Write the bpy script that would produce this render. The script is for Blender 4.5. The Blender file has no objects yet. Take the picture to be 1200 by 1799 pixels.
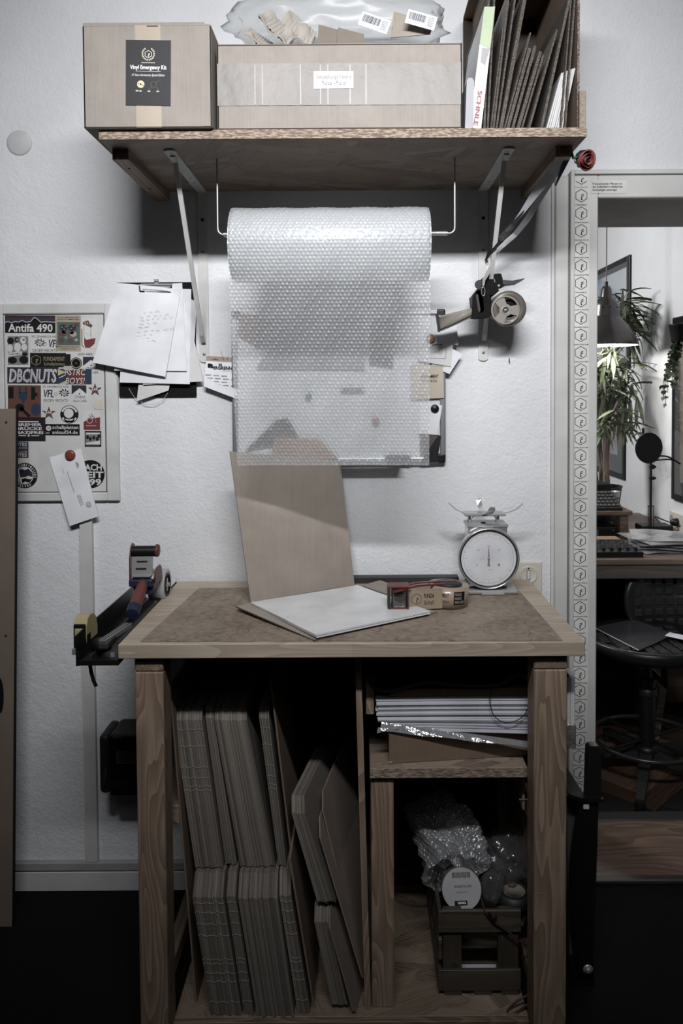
import bpy, bmesh, math, random
import numpy as np
from mathutils import Vector as V, Matrix as Mx, noise as NZ
random.seed(7)
PI = math.pi
SC = bpy.context.scene
COL = SC.collection

# ------------------------------------------------------------------ camera
FPX, CX, CY = 1400.0, 632.0, 734.0            # 28 mm lens on a 36 mm tall frame, with shift
PITCH, ROLL = math.radians(2.0), 0.006
FZ = -0.029          # floor level
EYE = V((0, 0, 1.41))
_fw = V((0, math.cos(PITCH), -math.sin(PITCH)))
_u0 = V((0, math.sin(PITCH), math.cos(PITCH)))
_r0 = V((1, 0, 0))
_r = (_r0 * math.cos(ROLL) - _u0 * math.sin(ROLL)).normalized()
_u = (_u0 * math.cos(ROLL) + _r0 * math.sin(ROLL)).normalized()
cam_d = bpy.data.cameras.new('camera')
cam = bpy.data.objects.new('camera', cam_d); COL.objects.link(cam)
cam_d.sensor_fit = 'VERTICAL'; cam_d.sensor_height = 36; cam_d.sensor_width = 24
cam_d.lens = FPX / 1799 * 36
cam_d.shift_x = (600 - CX) / 1799
cam_d.shift_y = (CY - 899.5) / 1799
cam_d.clip_start = 0.05
cam.matrix_world = Mx(((_r.x, _u.x, -_fw.x, EYE.x), (_r.y, _u.y, -_fw.y, EYE.y), (_r.z, _u.z, -_fw.z, EYE.z), (0, 0, 0, 1)))
SC.camera = cam

# ------------------------------------------------------------------ world, exposure
SC.view_settings.view_transform = 'Standard'; SC.view_settings.look = 'None'
SC.view_settings.gamma = 1; SC.view_settings.use_curve_mapping = False
SC.view_settings.exposure = 0.0
wd = bpy.data.worlds.new('world'); SC.world = wd; wd.use_nodes = True
wd.node_tree.nodes['Background'].inputs[0].default_value = (0.5, 0.53, 0.6, 1)
wd.node_tree.nodes['Background'].inputs[1].default_value = 0.03

# ------------------------------------------------------------------ lights
def lamp(name, kind, loc, aim, energy, color=(1, 1, 1), **kw):
    d = bpy.data.lights.new(name, kind); d.energy = energy; d.color = color
    for k, v in kw.items(): setattr(d, k, v)
    o = bpy.data.objects.new(name, d); COL.objects.link(o); o.location = loc
    o.rotation_euler = (V(aim) - V(loc)).to_track_quat('-Z', 'Y').to_euler()
    return o
lamp('tube_lamp', 'AREA', (0.0, 0.15, 2.64), (0.0, 2.26, 1.72), 19.2, (0.99, 0.99, 1), shape='RECTANGLE', size=1.2, size_y=0.10, spread=math.radians(85))
lamp('fill_light', 'AREA', (0.1, -0.9, 2.9), (0.1, -0.6, 0), 5, (0.92, 0.96, 1), shape='RECTANGLE', size=2.6, size_y=1.2)  # unseen fill light, added to lift the ambient level
lamp('back_room_lamp', 'AREA', (-0.5, 4.0, 2.45), (1.5, 4.1, 1.35), 28, (1, 1, 1), shape='RECTANGLE', size=0.5, size_y=0.5, spread=math.radians(150))

# ------------------------------------------------------------------ pixel -> world (for placing things where they stand)
def ray(px, py): return _r * ((px - CX) / FPX) + _u * ((CY - py) / FPX) + _fw
def P(px, py, y): d = ray(px, py); return EYE + d * (y / d.y)
def Z(px, py, z): d = ray(px, py); return EYE + d * ((z - EYE.z) / d.z)
def Q(px, py, x): d = ray(px, py); return EYE + d * (x / d.x)

# ------------------------------------------------------------------ materials
def lin(c):
    g = 0.3 * c[0] + 0.55 * c[1] + 0.15 * c[2]; c = tuple(g + (v - g) * 0.72 for v in c)
    return tuple(((v / 255) / 12.92 if v / 255 <= 0.04045 else ((v / 255 + 0.055) / 1.055) ** 2.4) for v in c) + (1,)
MATS = {}
def nt(name):
    m = bpy.data.materials.new(name); m.use_nodes = True; MATS[name] = m
    t = m.node_tree; b = t.nodes['Principled BSDF']
    return m, t, b
def nd(t, typ, ins=None, **props):
    n = t.nodes.new(typ)
    for k, v in props.items(): setattr(n, k, v)
    if ins:
        for k, v in ins.items():
            if isinstance(v, bpy.types.NodeSocket): t.links.new(v, n.inputs[k])
            else: n.inputs[k].default_value = v
    return n
def vec(t, scale=(1, 1, 1), rot=(0, 0, 0), coord='Object'):
    tc = nd(t, 'ShaderNodeTexCoord')
    return nd(t, 'ShaderNodeMapping', {'Vector': tc.outputs[coord], 'Scale': scale, 'Rotation': rot}).outputs[0]
def ramp(t, fac, stops):
    r = nd(t, 'ShaderNodeValToRGB', {'Fac': fac}); e = r.color_ramp.elements
    while len(e) < len(stops): e.new(0.5)
    for i, (p, c) in enumerate(stops): e[i].position = p; e[i].color = lin(c) if len(c) == 3 else c
    return r.outputs['Color']
def C(name, c, rough=0.5, metal=0.0, bump=0.0, bscale=200, mottle=0.0, coat=0.0, spec=0.35, emit=0.0):
    if name in MATS: return MATS[name]
    m, t, b = nt(name)
    b.inputs['Base Color'].default_value = lin(c); b.inputs['Roughness'].default_value = rough
    b.inputs['Metallic'].default_value = metal; b.inputs['Specular IOR Level'].default_value = spec
    b.inputs['Coat Weight'].default_value = coat
    if emit: b.inputs['Emission Color'].default_value = lin(c); b.inputs['Emission Strength'].default_value = emit
    n = nd(t, 'ShaderNodeTexNoise', {'Vector': vec(t), 'Scale': 12 if not mottle else 9, 'Detail': 6})
    k = mottle or 0.06
    lo = tuple(v * (1 - k) for v in c); hi = tuple(min(255, v * (1 + k * 0.6)) for v in c)
    t.links.new(ramp(t, n.outputs['Fac'], [(0.3, lo), (0.7, hi)]), b.inputs['Base Color'])
    if bump:
        n2 = nd(t, 'ShaderNodeTexNoise', {'Vector': vec(t), 'Scale': bscale, 'Detail': 4})
        t.links.new(nd(t, 'ShaderNodeBump', {'Height': n2.outputs['Fac'], 'Strength': bump, 'Distance': 0.001}).outputs[0], b.inputs['Normal'])
    return m
def plaster(name, c, strength=0.5, scale=90, coarse=35):
    m, t, b = nt(name)
    v = vec(t)
    n = nd(t, 'ShaderNodeTexNoise', {'Vector': v, 'Scale': scale, 'Detail': 5, 'Roughness': 0.6})
    n1 = nd(t, 'ShaderNodeTexNoise', {'Vector': v, 'Scale': coarse, 'Detail': 3})
    n2 = nd(t, 'ShaderNodeTexNoise', {'Vector': v, 'Scale': 3.0, 'Detail': 5})
    a = nd(t, 'ShaderNodeMath', {0: n.outputs['Fac'], 1: n1.outputs['Fac']}, operation='ADD')
    t.links.new(ramp(t, n2.outputs['Fac'], [(0.3, tuple(x * 0.95 for x in c)), (0.7, c)]), b.inputs['Base Color'])
    t.links.new(nd(t, 'ShaderNodeBump', {'Height': a.outputs[0], 'Strength': strength, 'Distance': 0.004}).outputs[0], b.inputs['Normal'])
    b.inputs['Roughness'].default_value = 0.8
    return m
def wood(name, light, dark, axis='X', fine=60, ring=9, rough=0.55, knots=0.0, boards=0.0):
    """grain runs along axis"""
    m, t, b = nt(name)
    s = {'X': (0.06, 1, 1), 'Y': (1, 0.06, 1), 'Z': (1, 1, 0.06)}[axis]
    v = vec(t, s)
    n = nd(t, 'ShaderNodeTexNoise', {'Vector': v, 'Scale': fine, 'Detail': 5, 'Roughness': 0.65, 'Distortion': 0.3})
    s2 = {'X': (0.12, 1, 1), 'Y': (1, 0.12, 1), 'Z': (1, 1, 0.12)}[axis]
    v2 = vec(t, s2)
    n0 = nd(t, 'ShaderNodeTexNoise', {'Vector': v2, 'Scale': ring, 'Detail': 1.5})
    w = nd(t, 'ShaderNodeMath', {0: n0.outputs['Fac'], 1: 14.0}, operation='MULTIPLY')
    w2 = nd(t, 'ShaderNodeMath', {0: w.outputs[0]}, operation='FRACT')
    mixv = nd(t, 'ShaderNodeMix', {'Factor': 0.42, 'A': n.outputs['Fac'], 'B': w2.outputs[0]}, data_type='FLOAT')
    src = mixv.outputs[0]
    if boards:
        vb = vec(t, {'X': (1.6, 1 / boards, 1 / boards), 'Y': (1 / boards, 1.6, 1 / boards), 'Z': (1 / boards, 1 / boards, 1.6)}[axis])
        br = nd(t, 'ShaderNodeTexWhiteNoise', {'Vector': nd(t, 'ShaderNodeVectorMath', {0: vb}, operation='FLOOR').outputs[0]}, noise_dimensions='3D')
        src = nd(t, 'ShaderNodeMix', {'Factor': 0.25, 'A': src, 'B': br.outputs['Value']}, data_type='FLOAT').outputs[0]
    t.links.new(ramp(t, src, [(0.18, dark), (0.5, tuple((a + c) / 2 for a, c in zip(light, dark))), (0.72, light)]), b.inputs['Base Color'])
    t.links.new(nd(t, 'ShaderNodeBump', {'Height': n.outputs['Fac'], 'Strength': 0.25, 'Distance': 0.001}).outputs[0], b.inputs['Normal'])
    b.inputs['Roughness'].default_value = rough
    return m
def osb(name, light, mid, dark, k=1.0):
    """strand board: voronoi chips, each with its own grain direction and tone"""
    m, t, b = nt(name)
    prev = None
    for i, (ang, sc) in enumerate(((0.3, 15), (1.15, 17), (-0.45, 20))):
        v = vec(t, (0.30, 1, 1), (0.2 * i, 0.3 * i, ang))
        v = nd(t, 'ShaderNodeMapping', {'Vector': vec(t, (1, 1, 1), (0, 0, ang)), 'Scale': (0.24, 1.35, 1.0)}).outputs[0]
        dn = nd(t, 'ShaderNodeTexNoise', {'Vector': v, 'Scale': 25, 'Detail': 2})
        vv = nd(t, 'ShaderNodeMix', {'Factor': 0.035, 'A': v, 'B': dn.outputs['Color']}, data_type='VECTOR').outputs['Result']
        vo = nd(t, 'ShaderNodeTexVoronoi', {'Vector': vv, 'Scale': sc * k}, feature='F1')
        ve = nd(t, 'ShaderNodeTexVoronoi', {'Vector': vv, 'Scale': sc * k}, feature='DISTANCE_TO_EDGE')
        sep = nd(t, 'ShaderNodeSeparateColor', {0: vo.outputs['Color']})
        gr = nd(t, 'ShaderNodeTexNoise', {'Vector': nd(t, 'ShaderNodeMapping', {'Vector': v, 'Scale': (0.25, 1, 1)}).outputs[0], 'Scale': 190, 'Detail': 3})
        tone = nd(t, 'ShaderNodeMix', {'Factor': 0.6, 'A': sep.outputs[0], 'B': gr.outputs['Fac']}, data_type='FLOAT').outputs[0]
        ed = nd(t, 'ShaderNodeMapRange', {'Value': ve.outputs['Distance'], 'From Min': 0.0, 'From Max': 0.05, 'To Min': 0.8, 'To Max': 1.0})
        tone = nd(t, 'ShaderNodeMath', {0: tone, 1: ed.outputs[0]}, operation='MULTIPLY').outputs[0]
        if prev is None: prev = tone
        else:
            sel = nd(t, 'ShaderNodeMath', {0: sep.outputs[1], 1: 0.5}, operation='GREATER_THAN').outputs[0]
            prev = nd(t, 'ShaderNodeMix', {'Factor': sel, 'A': prev, 'B': tone}, data_type='FLOAT').outputs[0]
    t.links.new(ramp(t, prev, [(0.14, dark), (0.34, mid), (0.72, light)]), b.inputs['Base Color'])
    t.links.new(nd(t, 'ShaderNodeBump', {'Height': prev, 'Strength': 0.35, 'Distance': 0.001}).outputs[0], b.inputs['Normal'])
    b.inputs['Roughness'].default_value = 0.6
    return m
def board(name, c, flute='Z', var=0.12, rough=0.85, fl=0.0):
    """corrugated cardboard: faint flute lines, fibre specks, per-object tone"""
    m, t, b = nt(name)
    s = {'X': (400, 6, 6), 'Y': (6, 400, 6), 'Z': (6, 6, 400)}[flute]
    n = nd(t, 'ShaderNodeTexNoise', {'Vector': vec(t, s), 'Scale': 1.0, 'Detail': 2})
    n2 = nd(t, 'ShaderNodeTexNoise', {'Vector': vec(t), 'Scale': 14, 'Detail': 7, 'Roughness': 0.7})
    oi = nd(t, 'ShaderNodeObjectInfo')
    a = nd(t, 'ShaderNodeMix', {'Factor': 0.35, 'A': n2.outputs['Fac'], 'B': n.outputs['Fac']}, data_type='FLOAT').outputs[0]
    cr = ramp(t, a, [(0.3, tuple(x * 0.9 for x in c)), (0.7, tuple(min(255, x * 1.04) for x in c))])
    mr = nd(t, 'ShaderNodeMapRange', {'Value': oi.outputs['Random'], 'To Min': 1 - var, 'To Max': 1 + var * 0.5})
    hs = nd(t, 'ShaderNodeHueSaturation', {'Color': cr, 'Value': mr.outputs[0]})
    t.links.new(hs.outputs[0], b.inputs['Base Color'])
    t.links.new(nd(t, 'ShaderNodeBump', {'Height': a, 'Strength': 0.15 + fl, 'Distance': 0.0008}).outputs[0], b.inputs['Normal'])
    b.inputs['Roughness'].default_value = rough
    return m
def flutes(name, c, dark, scale=260, axis='Z', sc=(1, 1, 1)):
    """open corrugated edge"""
    m, t, b = nt(name)
    rot = {'Z': (0, 0, 0), 'Y': (PI / 2, 0, 0)}[axis]
    n = nd(t, 'ShaderNodeTexNoise', {'Vector': vec(t, sc), 'Scale': scale, 'Detail': 3})
    t.links.new(ramp(t, n.outputs['Fac'], [(0.42, dark), (0.6, c)]), b.inputs['Base Color'])
    t.links.new(nd(t, 'ShaderNodeBump', {'Height': n.outputs['Fac'], 'Strength': 0.8, 'Distance': 0.002}).outputs[0], b.inputs['Normal'])
    b.inputs['Roughness'].default_value = 0.9
    return m
def film(name, c=(235, 238, 240), see=0.55, rough=0.12, bump=0.4, bscale=60, gloss=0.25, diff=None, refr=0.0):
    """clear plastic film: part see-through, part milky, part gloss"""
    m, t, b = nt(name); t.nodes.remove(b); out = t.nodes['Material Output']
    n = nd(t, 'ShaderNodeTexNoise', {'Vector': vec(t), 'Scale': bscale, 'Detail': 3})
    bp = nd(t, 'ShaderNodeBump', {'Height': n.outputs['Fac'], 'Strength': bump, 'Distance': 0.004}).outputs[0]
    tr = nd(t, 'ShaderNodeBsdfTransparent', {'Color': (0.97, 0.98, 0.98, 1)})
    thru = tr.outputs[0]
    if refr:
        rf = nd(t, 'ShaderNodeBsdfRefraction', {'Color': (0.97, 0.98, 0.98, 1), 'Roughness': 0.20, 'IOR': 1.09, 'Normal': bp})
        thru = nd(t, 'ShaderNodeMixShader', {0: refr, 1: tr.outputs[0], 2: rf.outputs[0]}).outputs[0]
    df = nd(t, 'ShaderNodeBsdfDiffuse', {'Color': lin(c), 'Normal': bp})
    tl = nd(t, 'ShaderNodeBsdfTranslucent', {'Color': lin(c), 'Normal': bp})
    milk = nd(t, 'ShaderNodeMixShader', {0: 0.5, 1: df.outputs[0], 2: tl.outputs[0]})
    gl = nd(t, 'ShaderNodeBsdfGlossy', {'Color': (0.9, 0.9, 0.9, 1), 'Roughness': rough, 'Normal': bp})
    a = nd(t, 'ShaderNodeMixShader', {0: see, 1: milk.outputs[0], 2: thru})
    lw = nd(t, 'ShaderNodeLayerWeight', {'Normal': bp})
    pw = nd(t, 'ShaderNodeMath', {0: lw.outputs['Facing'], 1: 4.0}, operation='POWER')
    fr = nd(t, 'ShaderNodeMath', {0: pw.outputs[0], 1: 0.7}, operation='MULTIPLY')
    fm = nd(t, 'ShaderNodeMath', {0: fr.outputs[0], 1: max(0.0, 0.035 + gloss)}, operation='ADD'); fm.use_clamp = True
    f = nd(t, 'ShaderNodeMixShader', {0: fm.outputs[0], 1: a.outputs[0], 2: gl.outputs[0]})
    t.links.new(f.outputs[0], out.inputs[0])
    return m

# ------------------------------------------------------------------ mesh builder
class MB:
    def __init__(s): s.v = []; s.f = []; s.m = []; s.sm = []
    def add(s, vs, fs, mi=0, smooth=False, M=None):
        o = len(s.v)
        s.v += [(M @ V(p)) if M is not None else V(p) for p in vs]
        s.f += [tuple(i + o for i in f) for f in fs]; s.m += [mi] * len(fs); s.sm += [smooth] * len(fs)
        return s
    def box(s, c, d, M=None, mi=0, b=0.0, seg=1):
        x, y, z = (k / 2 for k in d)
        L = Mx.Translation(V(c)); 
        if M is not None: L = M @ L
        if b <= 0:
            vs = [(i * x, j * y, k * z) for k in (-1, 1) for j in (-1, 1) for i in (-1, 1)]
            fs = [(0, 2, 3, 1), (4, 5, 7, 6), (0, 1, 5, 4), (2, 6, 7, 3), (0, 4, 6, 2), (1, 3, 7, 5)]
            return s.add(vs, fs, mi, False, L)
        bm = bmesh.new(); bmesh.ops.create_cube(bm, size=1)
        for v in bm.verts: v.co = V((v.co.x * d[0], v.co.y * d[1], v.co.z * d[2]))
        bmesh.ops.bevel(bm, geom=bm.edges[:], offset=min(b, min(d) * 0.49), segments=seg, affect='EDGES', profile=0.5)
        bm.verts.index_update()
        s.add([v.co.copy() for v in bm.verts], [[v.index for v in f.verts] for f in bm.faces], mi, False, L); bm.free()
        return s
    def bx(s, x0, x1, y0, y1, z0, z1, mi=0, b=0.0, seg=1):
        return s.box(((x0 + x1) / 2, (y0 + y1) / 2, (z0 + z1) / 2), (abs(x1 - x0), abs(y1 - y0), abs(z1 - z0)), None, mi, b, seg)
    def prism(s, pts, t0, t1, M=None, mi=0, smooth=False):
        """pts in local XY, extruded t0..t1 in local Z"""
        n = len(pts)
        vs = [(p[0], p[1], t0) for p in pts] + [(p[0], p[1], t1) for p in pts]
        fs = [tuple(range(n - 1, -1, -1)), tuple(range(n, 2 * n))]
        s.add(vs, fs, mi, False, M)
        return s.add(vs, [(i, (i + 1) % n, n + (i + 1) % n, n + i) for i in range(n)], mi, smooth, M)
    def slab(s, pts, off, mi=0):
        """polygon in world, thickened by the vector off"""
        n = len(pts); off = V(off); vs = [V(p) for p in pts] + [V(p) + off for p in pts]
        return s.add(vs, [tuple(range(n - 1, -1, -1)), tuple(range(n, 2 * n))] + [(i, (i + 1) % n, n + (i + 1) % n, n + i) for i in range(n)], mi)
    def lathe(s, prof, M=None, seg=32, mi=0, caps=True, smooth=True):
        """prof: (r, z) list, revolved round local Z"""
        k = len(prof); vs = []
        for i in range(seg):
            a = 2 * PI * i / seg
            vs += [(r * math.cos(a), r * math.sin(a), z) for r, z in prof]
        fs = [(i * k + j, ((i + 1) % seg) * k + j, ((i + 1) % seg) * k + j + 1, i * k + j + 1) for i in range(seg) for j in range(k - 1)]
        s.add(vs, fs, mi, smooth, M)
        if caps:
            for j in (0, k - 1):
                if prof[j][0] > 1e-6: s.add([vs[i * k + j] for i in range(seg)], [tuple(range(seg))], mi, False, M)
        return s
    def cyl(s, p0, p1, r, seg=16, mi=0, r2=None):
        return s.tube([p0, p1], r, seg, mi, r2=r2)
    def tube(s, pts, r, seg=8, mi=0, r2=None, flat=None, closed=False):
        pts = [V(p) for p in pts]; n = len(pts); vs = []; up = None
        for i, p in enumerate(pts):
            if closed: d = pts[(i + 1) % n] - pts[i - 1]
            else: d = pts[min(i + 1, n - 1)] - pts[max(i - 1, 0)]
            d.normalize()
            if up is None: up = V((0, 0, 1)) if abs(d.z) < 0.9 else V((1, 0, 0))
            a = (up - d * up.dot(d)).normalized(); c = d.cross(a); up = a
            rr = r if r2 is None else r + (r2 - r) * i / max(1, n - 1)
            for k in range(seg):
                t = 2 * PI * k / seg + PI / seg
                vs.append(p + a * math.cos(t) * rr * (flat or 1) + c * math.sin(t) * rr)
        fs = [(i * seg + k, i * seg + (k + 1) % seg, ((i + 1) % n) * seg + (k + 1) % seg, ((i + 1) % n) * seg + k) for i in range(n if closed else n - 1) for k in range(seg)]
        s.add(vs, fs, mi, seg > 4)
        if not closed: s.add(vs[:seg], [tuple(range(seg))[::-1]], mi); s.add(vs[-seg:], [tuple(range(seg))], mi)
        return s
    def strip(s, pts, w, th, side, mi=0):
        """flat ribbon along pts; side = width direction (vector or list)"""
        pts = [V(p) for p in pts]; n = len(pts); vs = []
        for i, p in enumerate(pts):
            d = (pts[min(i + 1, n - 1)] - pts[max(i - 1, 0)]).normalized()
            sd = V(side[i] if isinstance(side, list) else side); sd = (sd - d * sd.dot(d)).normalized(); nn = d.cross(sd)
            ww = w[i] if isinstance(w, list) else w
            vs += [p + sd * ww / 2 + nn * th / 2, p - sd * ww / 2 + nn * th / 2, p - sd * ww / 2 - nn * th / 2, p + sd * ww / 2 - nn * th / 2]
        fs = [(i * 4 + k, i * 4 + (k + 1) % 4, (i + 1) * 4 + (k + 1) % 4, (i + 1) * 4 + k) for i in range(n - 1) for k in range(4)]
        s.add(vs, fs + [(3, 2, 1, 0), tuple(4 * (n - 1) + k for k in range(4))], mi, False)
        return s
    def sheet(s, c, th=0.0006, bulge=0.0, curl=0.0, nu=10, nv=10, mi=0, fn=None):
        """bilinear sheet c=[bl, br, tr, tl] with thickness; bulge along the normal; curl lifts the bottom edge"""
        bl, br, tr, tl = (V(p) for p in c)
        nn = (br - bl).cross(tl - bl).normalized(); top = []; 
        for j in range(nv + 1):
            for i in range(nu + 1):
                u, w = i / nu, j / nv
                p = bl * (1 - u) * (1 - w) + br * u * (1 - w) + tr * u * w + tl * (1 - u) * w
                h = bulge * math.sin(PI * u) + curl * (1 - w) ** 2
                if fn: h += fn(u, w)
                top.append(p + nn * h)
        bot = [p - nn * th for p in top]; N = len(top); fs = []
        for j in range(nv):
            for i in range(nu):
                a = j * (nu + 1) + i; q = (a, a + 1, a + nu + 2, a + nu + 1); fs.append(q); fs.append(tuple(N + k for k in q[::-1]))
        rim = [i for i in range(nu + 1)] + [j * (nu + 1) + nu for j in range(1, nv + 1)] + [nv * (nu + 1) + i for i in range(nu - 1, -1, -1)] + [j * (nu + 1) for j in range(nv - 1, 0, -1)]
        s.add(top + bot, fs, mi, True)
        s.add(top + bot, [(rim[k], N + rim[k], N + rim[(k + 1) % len(rim)], rim[(k + 1) % len(rim)]) for k in range(len(rim))], mi, False)
        return s
    def xf(s, M): s.v = [M @ p for p in s.v]; return s
    def join(s, o, mi=0):
        k = len(s.v); s.v += o.v; s.f += [tuple(i + k for i in f) for f in o.f]; s.m += [mi] * len(o.f); s.sm += o.sm; return s

WM = {}
def tag(o, label=None, cat=None, group=None, kind=None):
    if label: o['label'] = label
    if cat: o['category'] = cat
    if group: o['group'] = group
    if kind: o['kind'] = kind
    return o
def root(name, loc, label=None, cat=None, group=None, kind=None, M=None):
    o = bpy.data.objects.new(name, None); COL.objects.link(o); o.empty_display_size = 0.02
    w = M if M is not None else Mx.Translation(V(loc)); o.matrix_world = w; WM[o.name] = w.copy()
    return tag(o, label, cat, group, kind)
def put(name, mb, mats, parent=None, label=None, cat=None, group=None, kind=None):
    if not isinstance(mats, (list, tuple)): mats = [mats]
    if parent is None:
        lo = V([min(p[i] for p in mb.v) for i in range(3)]); hi = V([max(p[i] for p in mb.v) for i in range(3)])
        w = Mx.Translation(((lo.x + hi.x) / 2, (lo.y + hi.y) / 2, lo.z))
    else: w = WM[parent.name]
    inv = w.inverted()
    me = bpy.data.meshes.new(name)
    me.from_pydata([tuple(inv @ p) for p in mb.v], [], mb.f)
    me.polygons.foreach_set('material_index', mb.m); me.polygons.foreach_set('use_smooth', mb.sm)
    for m in mats: me.materials.append(m)
    me.update()
    o = bpy.data.objects.new(name, me); COL.objects.link(o)
    if parent is None: o.matrix_world = w
    else: o.parent = parent
    WM[o.name] = w.copy()
    return tag(o, label, cat, group, kind)
def frame(p, x, y):
    """matrix with local X along x, local Y along y, Z = x cross y"""
    x = V(x).normalized(); z = x.cross(V(y)).normalized(); y = z.cross(x)
    return Mx(((x.x, y.x, z.x, p[0]), (x.y, y.y, z.y, p[1]), (x.z, y.z, z.z, p[2]), (0, 0, 0, 1)))
def wallf(px, py, y, rot=0.0):
    """frame facing the camera side (local X right, Y up, Z towards -Y)"""
    return frame(P(px, py, y), (1, 0, 0), (0, 0, 1)) @ Mx.Rotation(rot, 4, 'Z')
FONT = {}
def text(s, w, h, M, bold=0.0, mi=0, mb=None, sp=1.0, shear=0.0, lines=1.0, align='CENTER', fit=True):
    """flat lettering fitted into w x h, centred on M's origin, lying in M's XY plane"""
    c = bpy.data.curves.new('text', 'FONT'); c.body = s; c.size = 1; c.offset = bold; c.align_x = align; c.space_character = sp
    c.shear = shear; c.space_line = lines; c.resolution_u = 2; c.fill_mode = 'FRONT'
    o = bpy.data.objects.new('text', c); me = o.to_mesh()
    vs = [v.co.copy() for v in me.vertices]; fs = [tuple(p.vertices) for p in me.polygons]
    o.to_mesh_clear(); bpy.data.objects.remove(o); bpy.data.curves.remove(c)
    mb = mb or MB()
    if not vs: return mb
    x0 = min(v.x for v in vs); x1 = max(v.x for v in vs); y0 = min(v.y for v in vs); y1 = max(v.y for v in vs)
    kx, ky = w / (x1 - x0), h / (y1 - y0)
    if not fit: kx = ky = min(kx, ky)
    return mb.add([((v.x - (x0 + x1) / 2) * kx, (v.y - (y0 + y1) / 2) * ky, 0) for v in vs], fs, mi, False, M)
def poly(pts, M, mb=None, mi=0, z=0.0):
    mb = mb or MB(); return mb.add([(p[0], p[1], z) for p in pts], [tuple(range(len(pts)))], mi, False, M)
def circ(r, n=28, cx=0, cy=0, ry=None): return [(cx + r * math.cos(2 * PI * i / n), cy + (ry or r) * math.sin(2 * PI * i / n)) for i in range(n)]
def ring(r0, r1, M, mb=None, mi=0, n=28, a0=0, a1=2 * PI, z=0.0):
    mb = mb or MB(); vs = []
    for i in range(n + 1):
        a = a0 + (a1 - a0) * i / n; vs += [(r0 * math.cos(a), r0 * math.sin(a), z), (r1 * math.cos(a), r1 * math.sin(a), z)]
    return mb.add(vs, [(2 * i, 2 * i + 1, 2 * i + 3, 2 * i + 2) for i in range(n)], mi, False, M)
def line(p, q, w, M, mb=None, mi=0, z=0.0):
    mb = mb or MB(); p = V((p[0], p[1])); q = V((q[0], q[1])); d = (q - p).normalized(); n = V((-d.y, d.x)) * w / 2
    return mb.add([(a.x, a.y, z) for a in (p + n, p - n, q - n, q + n)], [(0, 1, 2, 3)], mi, False, M)
def hexagon(R, w, M, mb, mi=0):
    pts = [(R * math.sin(PI / 3 * i), R * math.cos(PI / 3 * i)) for i in range(6)]
    ins = [(p[0] * (1 - w / R), p[1] * (1 - w / R)) for p in pts]
    mb.add([(p[0], p[1], 0) for p in pts + ins], [(i, (i + 1) % 6, 6 + (i + 1) % 6, 6 + i) for i in range(6)], mi, False, M)
    k = R
    for a, b in (((0.02 * k, -0.62 * k), (0.02 * k, -0.22 * k)), ((0.0, -0.22 * k), (0.34 * k, -0.04 * k)), ((-0.02 * k, 0.02 * k), (0.36 * k, 0.22 * k)), ((0.02 * k, -0.62 * k), (0.18 * k, -0.54 * k))):
        line(a, b, w * 1.3, M, mb, mi)
    return mb
def dup(o, M, label=None, parent=None, group=None):
    c = o.copy(); COL.objects.link(c)
    if parent is not None: c.parent = parent
    c.matrix_world = M
    if label: c['label'] = label
    if group: c['group'] = group
    WM[c.name] = M.copy()
    return c
# ------------------------------------------------------------------ materials used all over
m_wall = plaster('wall_plaster', (212, 214, 218), 0.55, 110, 45)
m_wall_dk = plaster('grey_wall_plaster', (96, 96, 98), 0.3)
m_wall2 = plaster('back_room_plaster', (222, 223, 226), 0.3, 60, 20)
m_ceil = C('ceiling_paint', (150, 150, 150), 0.9)
m_floor = C('black_rubber_floor', (11, 11, 11), 0.9, bump=0.4, bscale=300, mottle=0.25, spec=0.2)
m_white = C('white_paint', (196, 196, 194), 0.45)
m_trim = C('grey_white_paint', (190, 190, 188), 0.5, mottle=0.05)
m_box = C('fuse_box_enamel', (192, 193, 191), 0.4)
m_beige = C('cream_plastic', (196, 190, 176), 0.45)
m_blk = C('black_plastic', (18, 18, 19), 0.42)
m_blk2 = C('black_matt', (12, 12, 13), 0.8, spec=0.2)
m_dk = C('dark_grey_metal', (52, 53, 55), 0.5, 0.4)
m_chrome = C('chrome', (210, 210, 213), 0.16, 0.8)
m_steel = C('steel', (168, 169, 171), 0.34, 0.5)
m_paper = C('white_paper', (214, 216, 222), 0.8)
m_ink = C('black_ink', (22, 22, 24), 0.7)
m_pencil = C('pencil_grey', (120, 122, 128), 0.8)
m_osb = osb('strand_board', (152, 131, 112), (124, 105, 89), (80, 65, 54))
m_osb_f = osb('strand_board_floor', (158, 134, 110), (122, 101, 82), (66, 52, 42), 0.9)
m_osb_e = flutes('strand_board_edge', (158, 138, 118), (106, 88, 72), 300, sc=(0.25, 1, 1))
m_pine = wood('pine_post', (162, 135, 111), (116, 91, 71), 'Z', 90, 15)
m_pineX = wood('pine_rail', (140, 116, 94), (96, 74, 56), 'X', 90, 15)
m_pineY = wood('pine_batten', (150, 128, 106), (108, 86, 68), 'Y', 70, 7)
m_top = wood('laminated_tabletop', (186, 168, 146), (152, 131, 109), 'X', 75, 12, 0.5, boards=0.045)
m_topY = wood('laminated_tabletop_end', (184, 164, 142), (150, 130, 108), 'Y', 75, 12, 0.5)
m_card = board('cardboard', (154, 141, 127), 'X')
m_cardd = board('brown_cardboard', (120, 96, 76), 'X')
m_cardz = board('grey_brown_cardboard', (112, 100, 88), 'Z', 0.3)
m_edge = flutes('cardboard_edge', (132, 116, 100), (60, 48, 40), 320)
YW = 2.26           # front face of the back wall
XO, XR = 0.665, 1.50  # door opening, right wall

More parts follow.
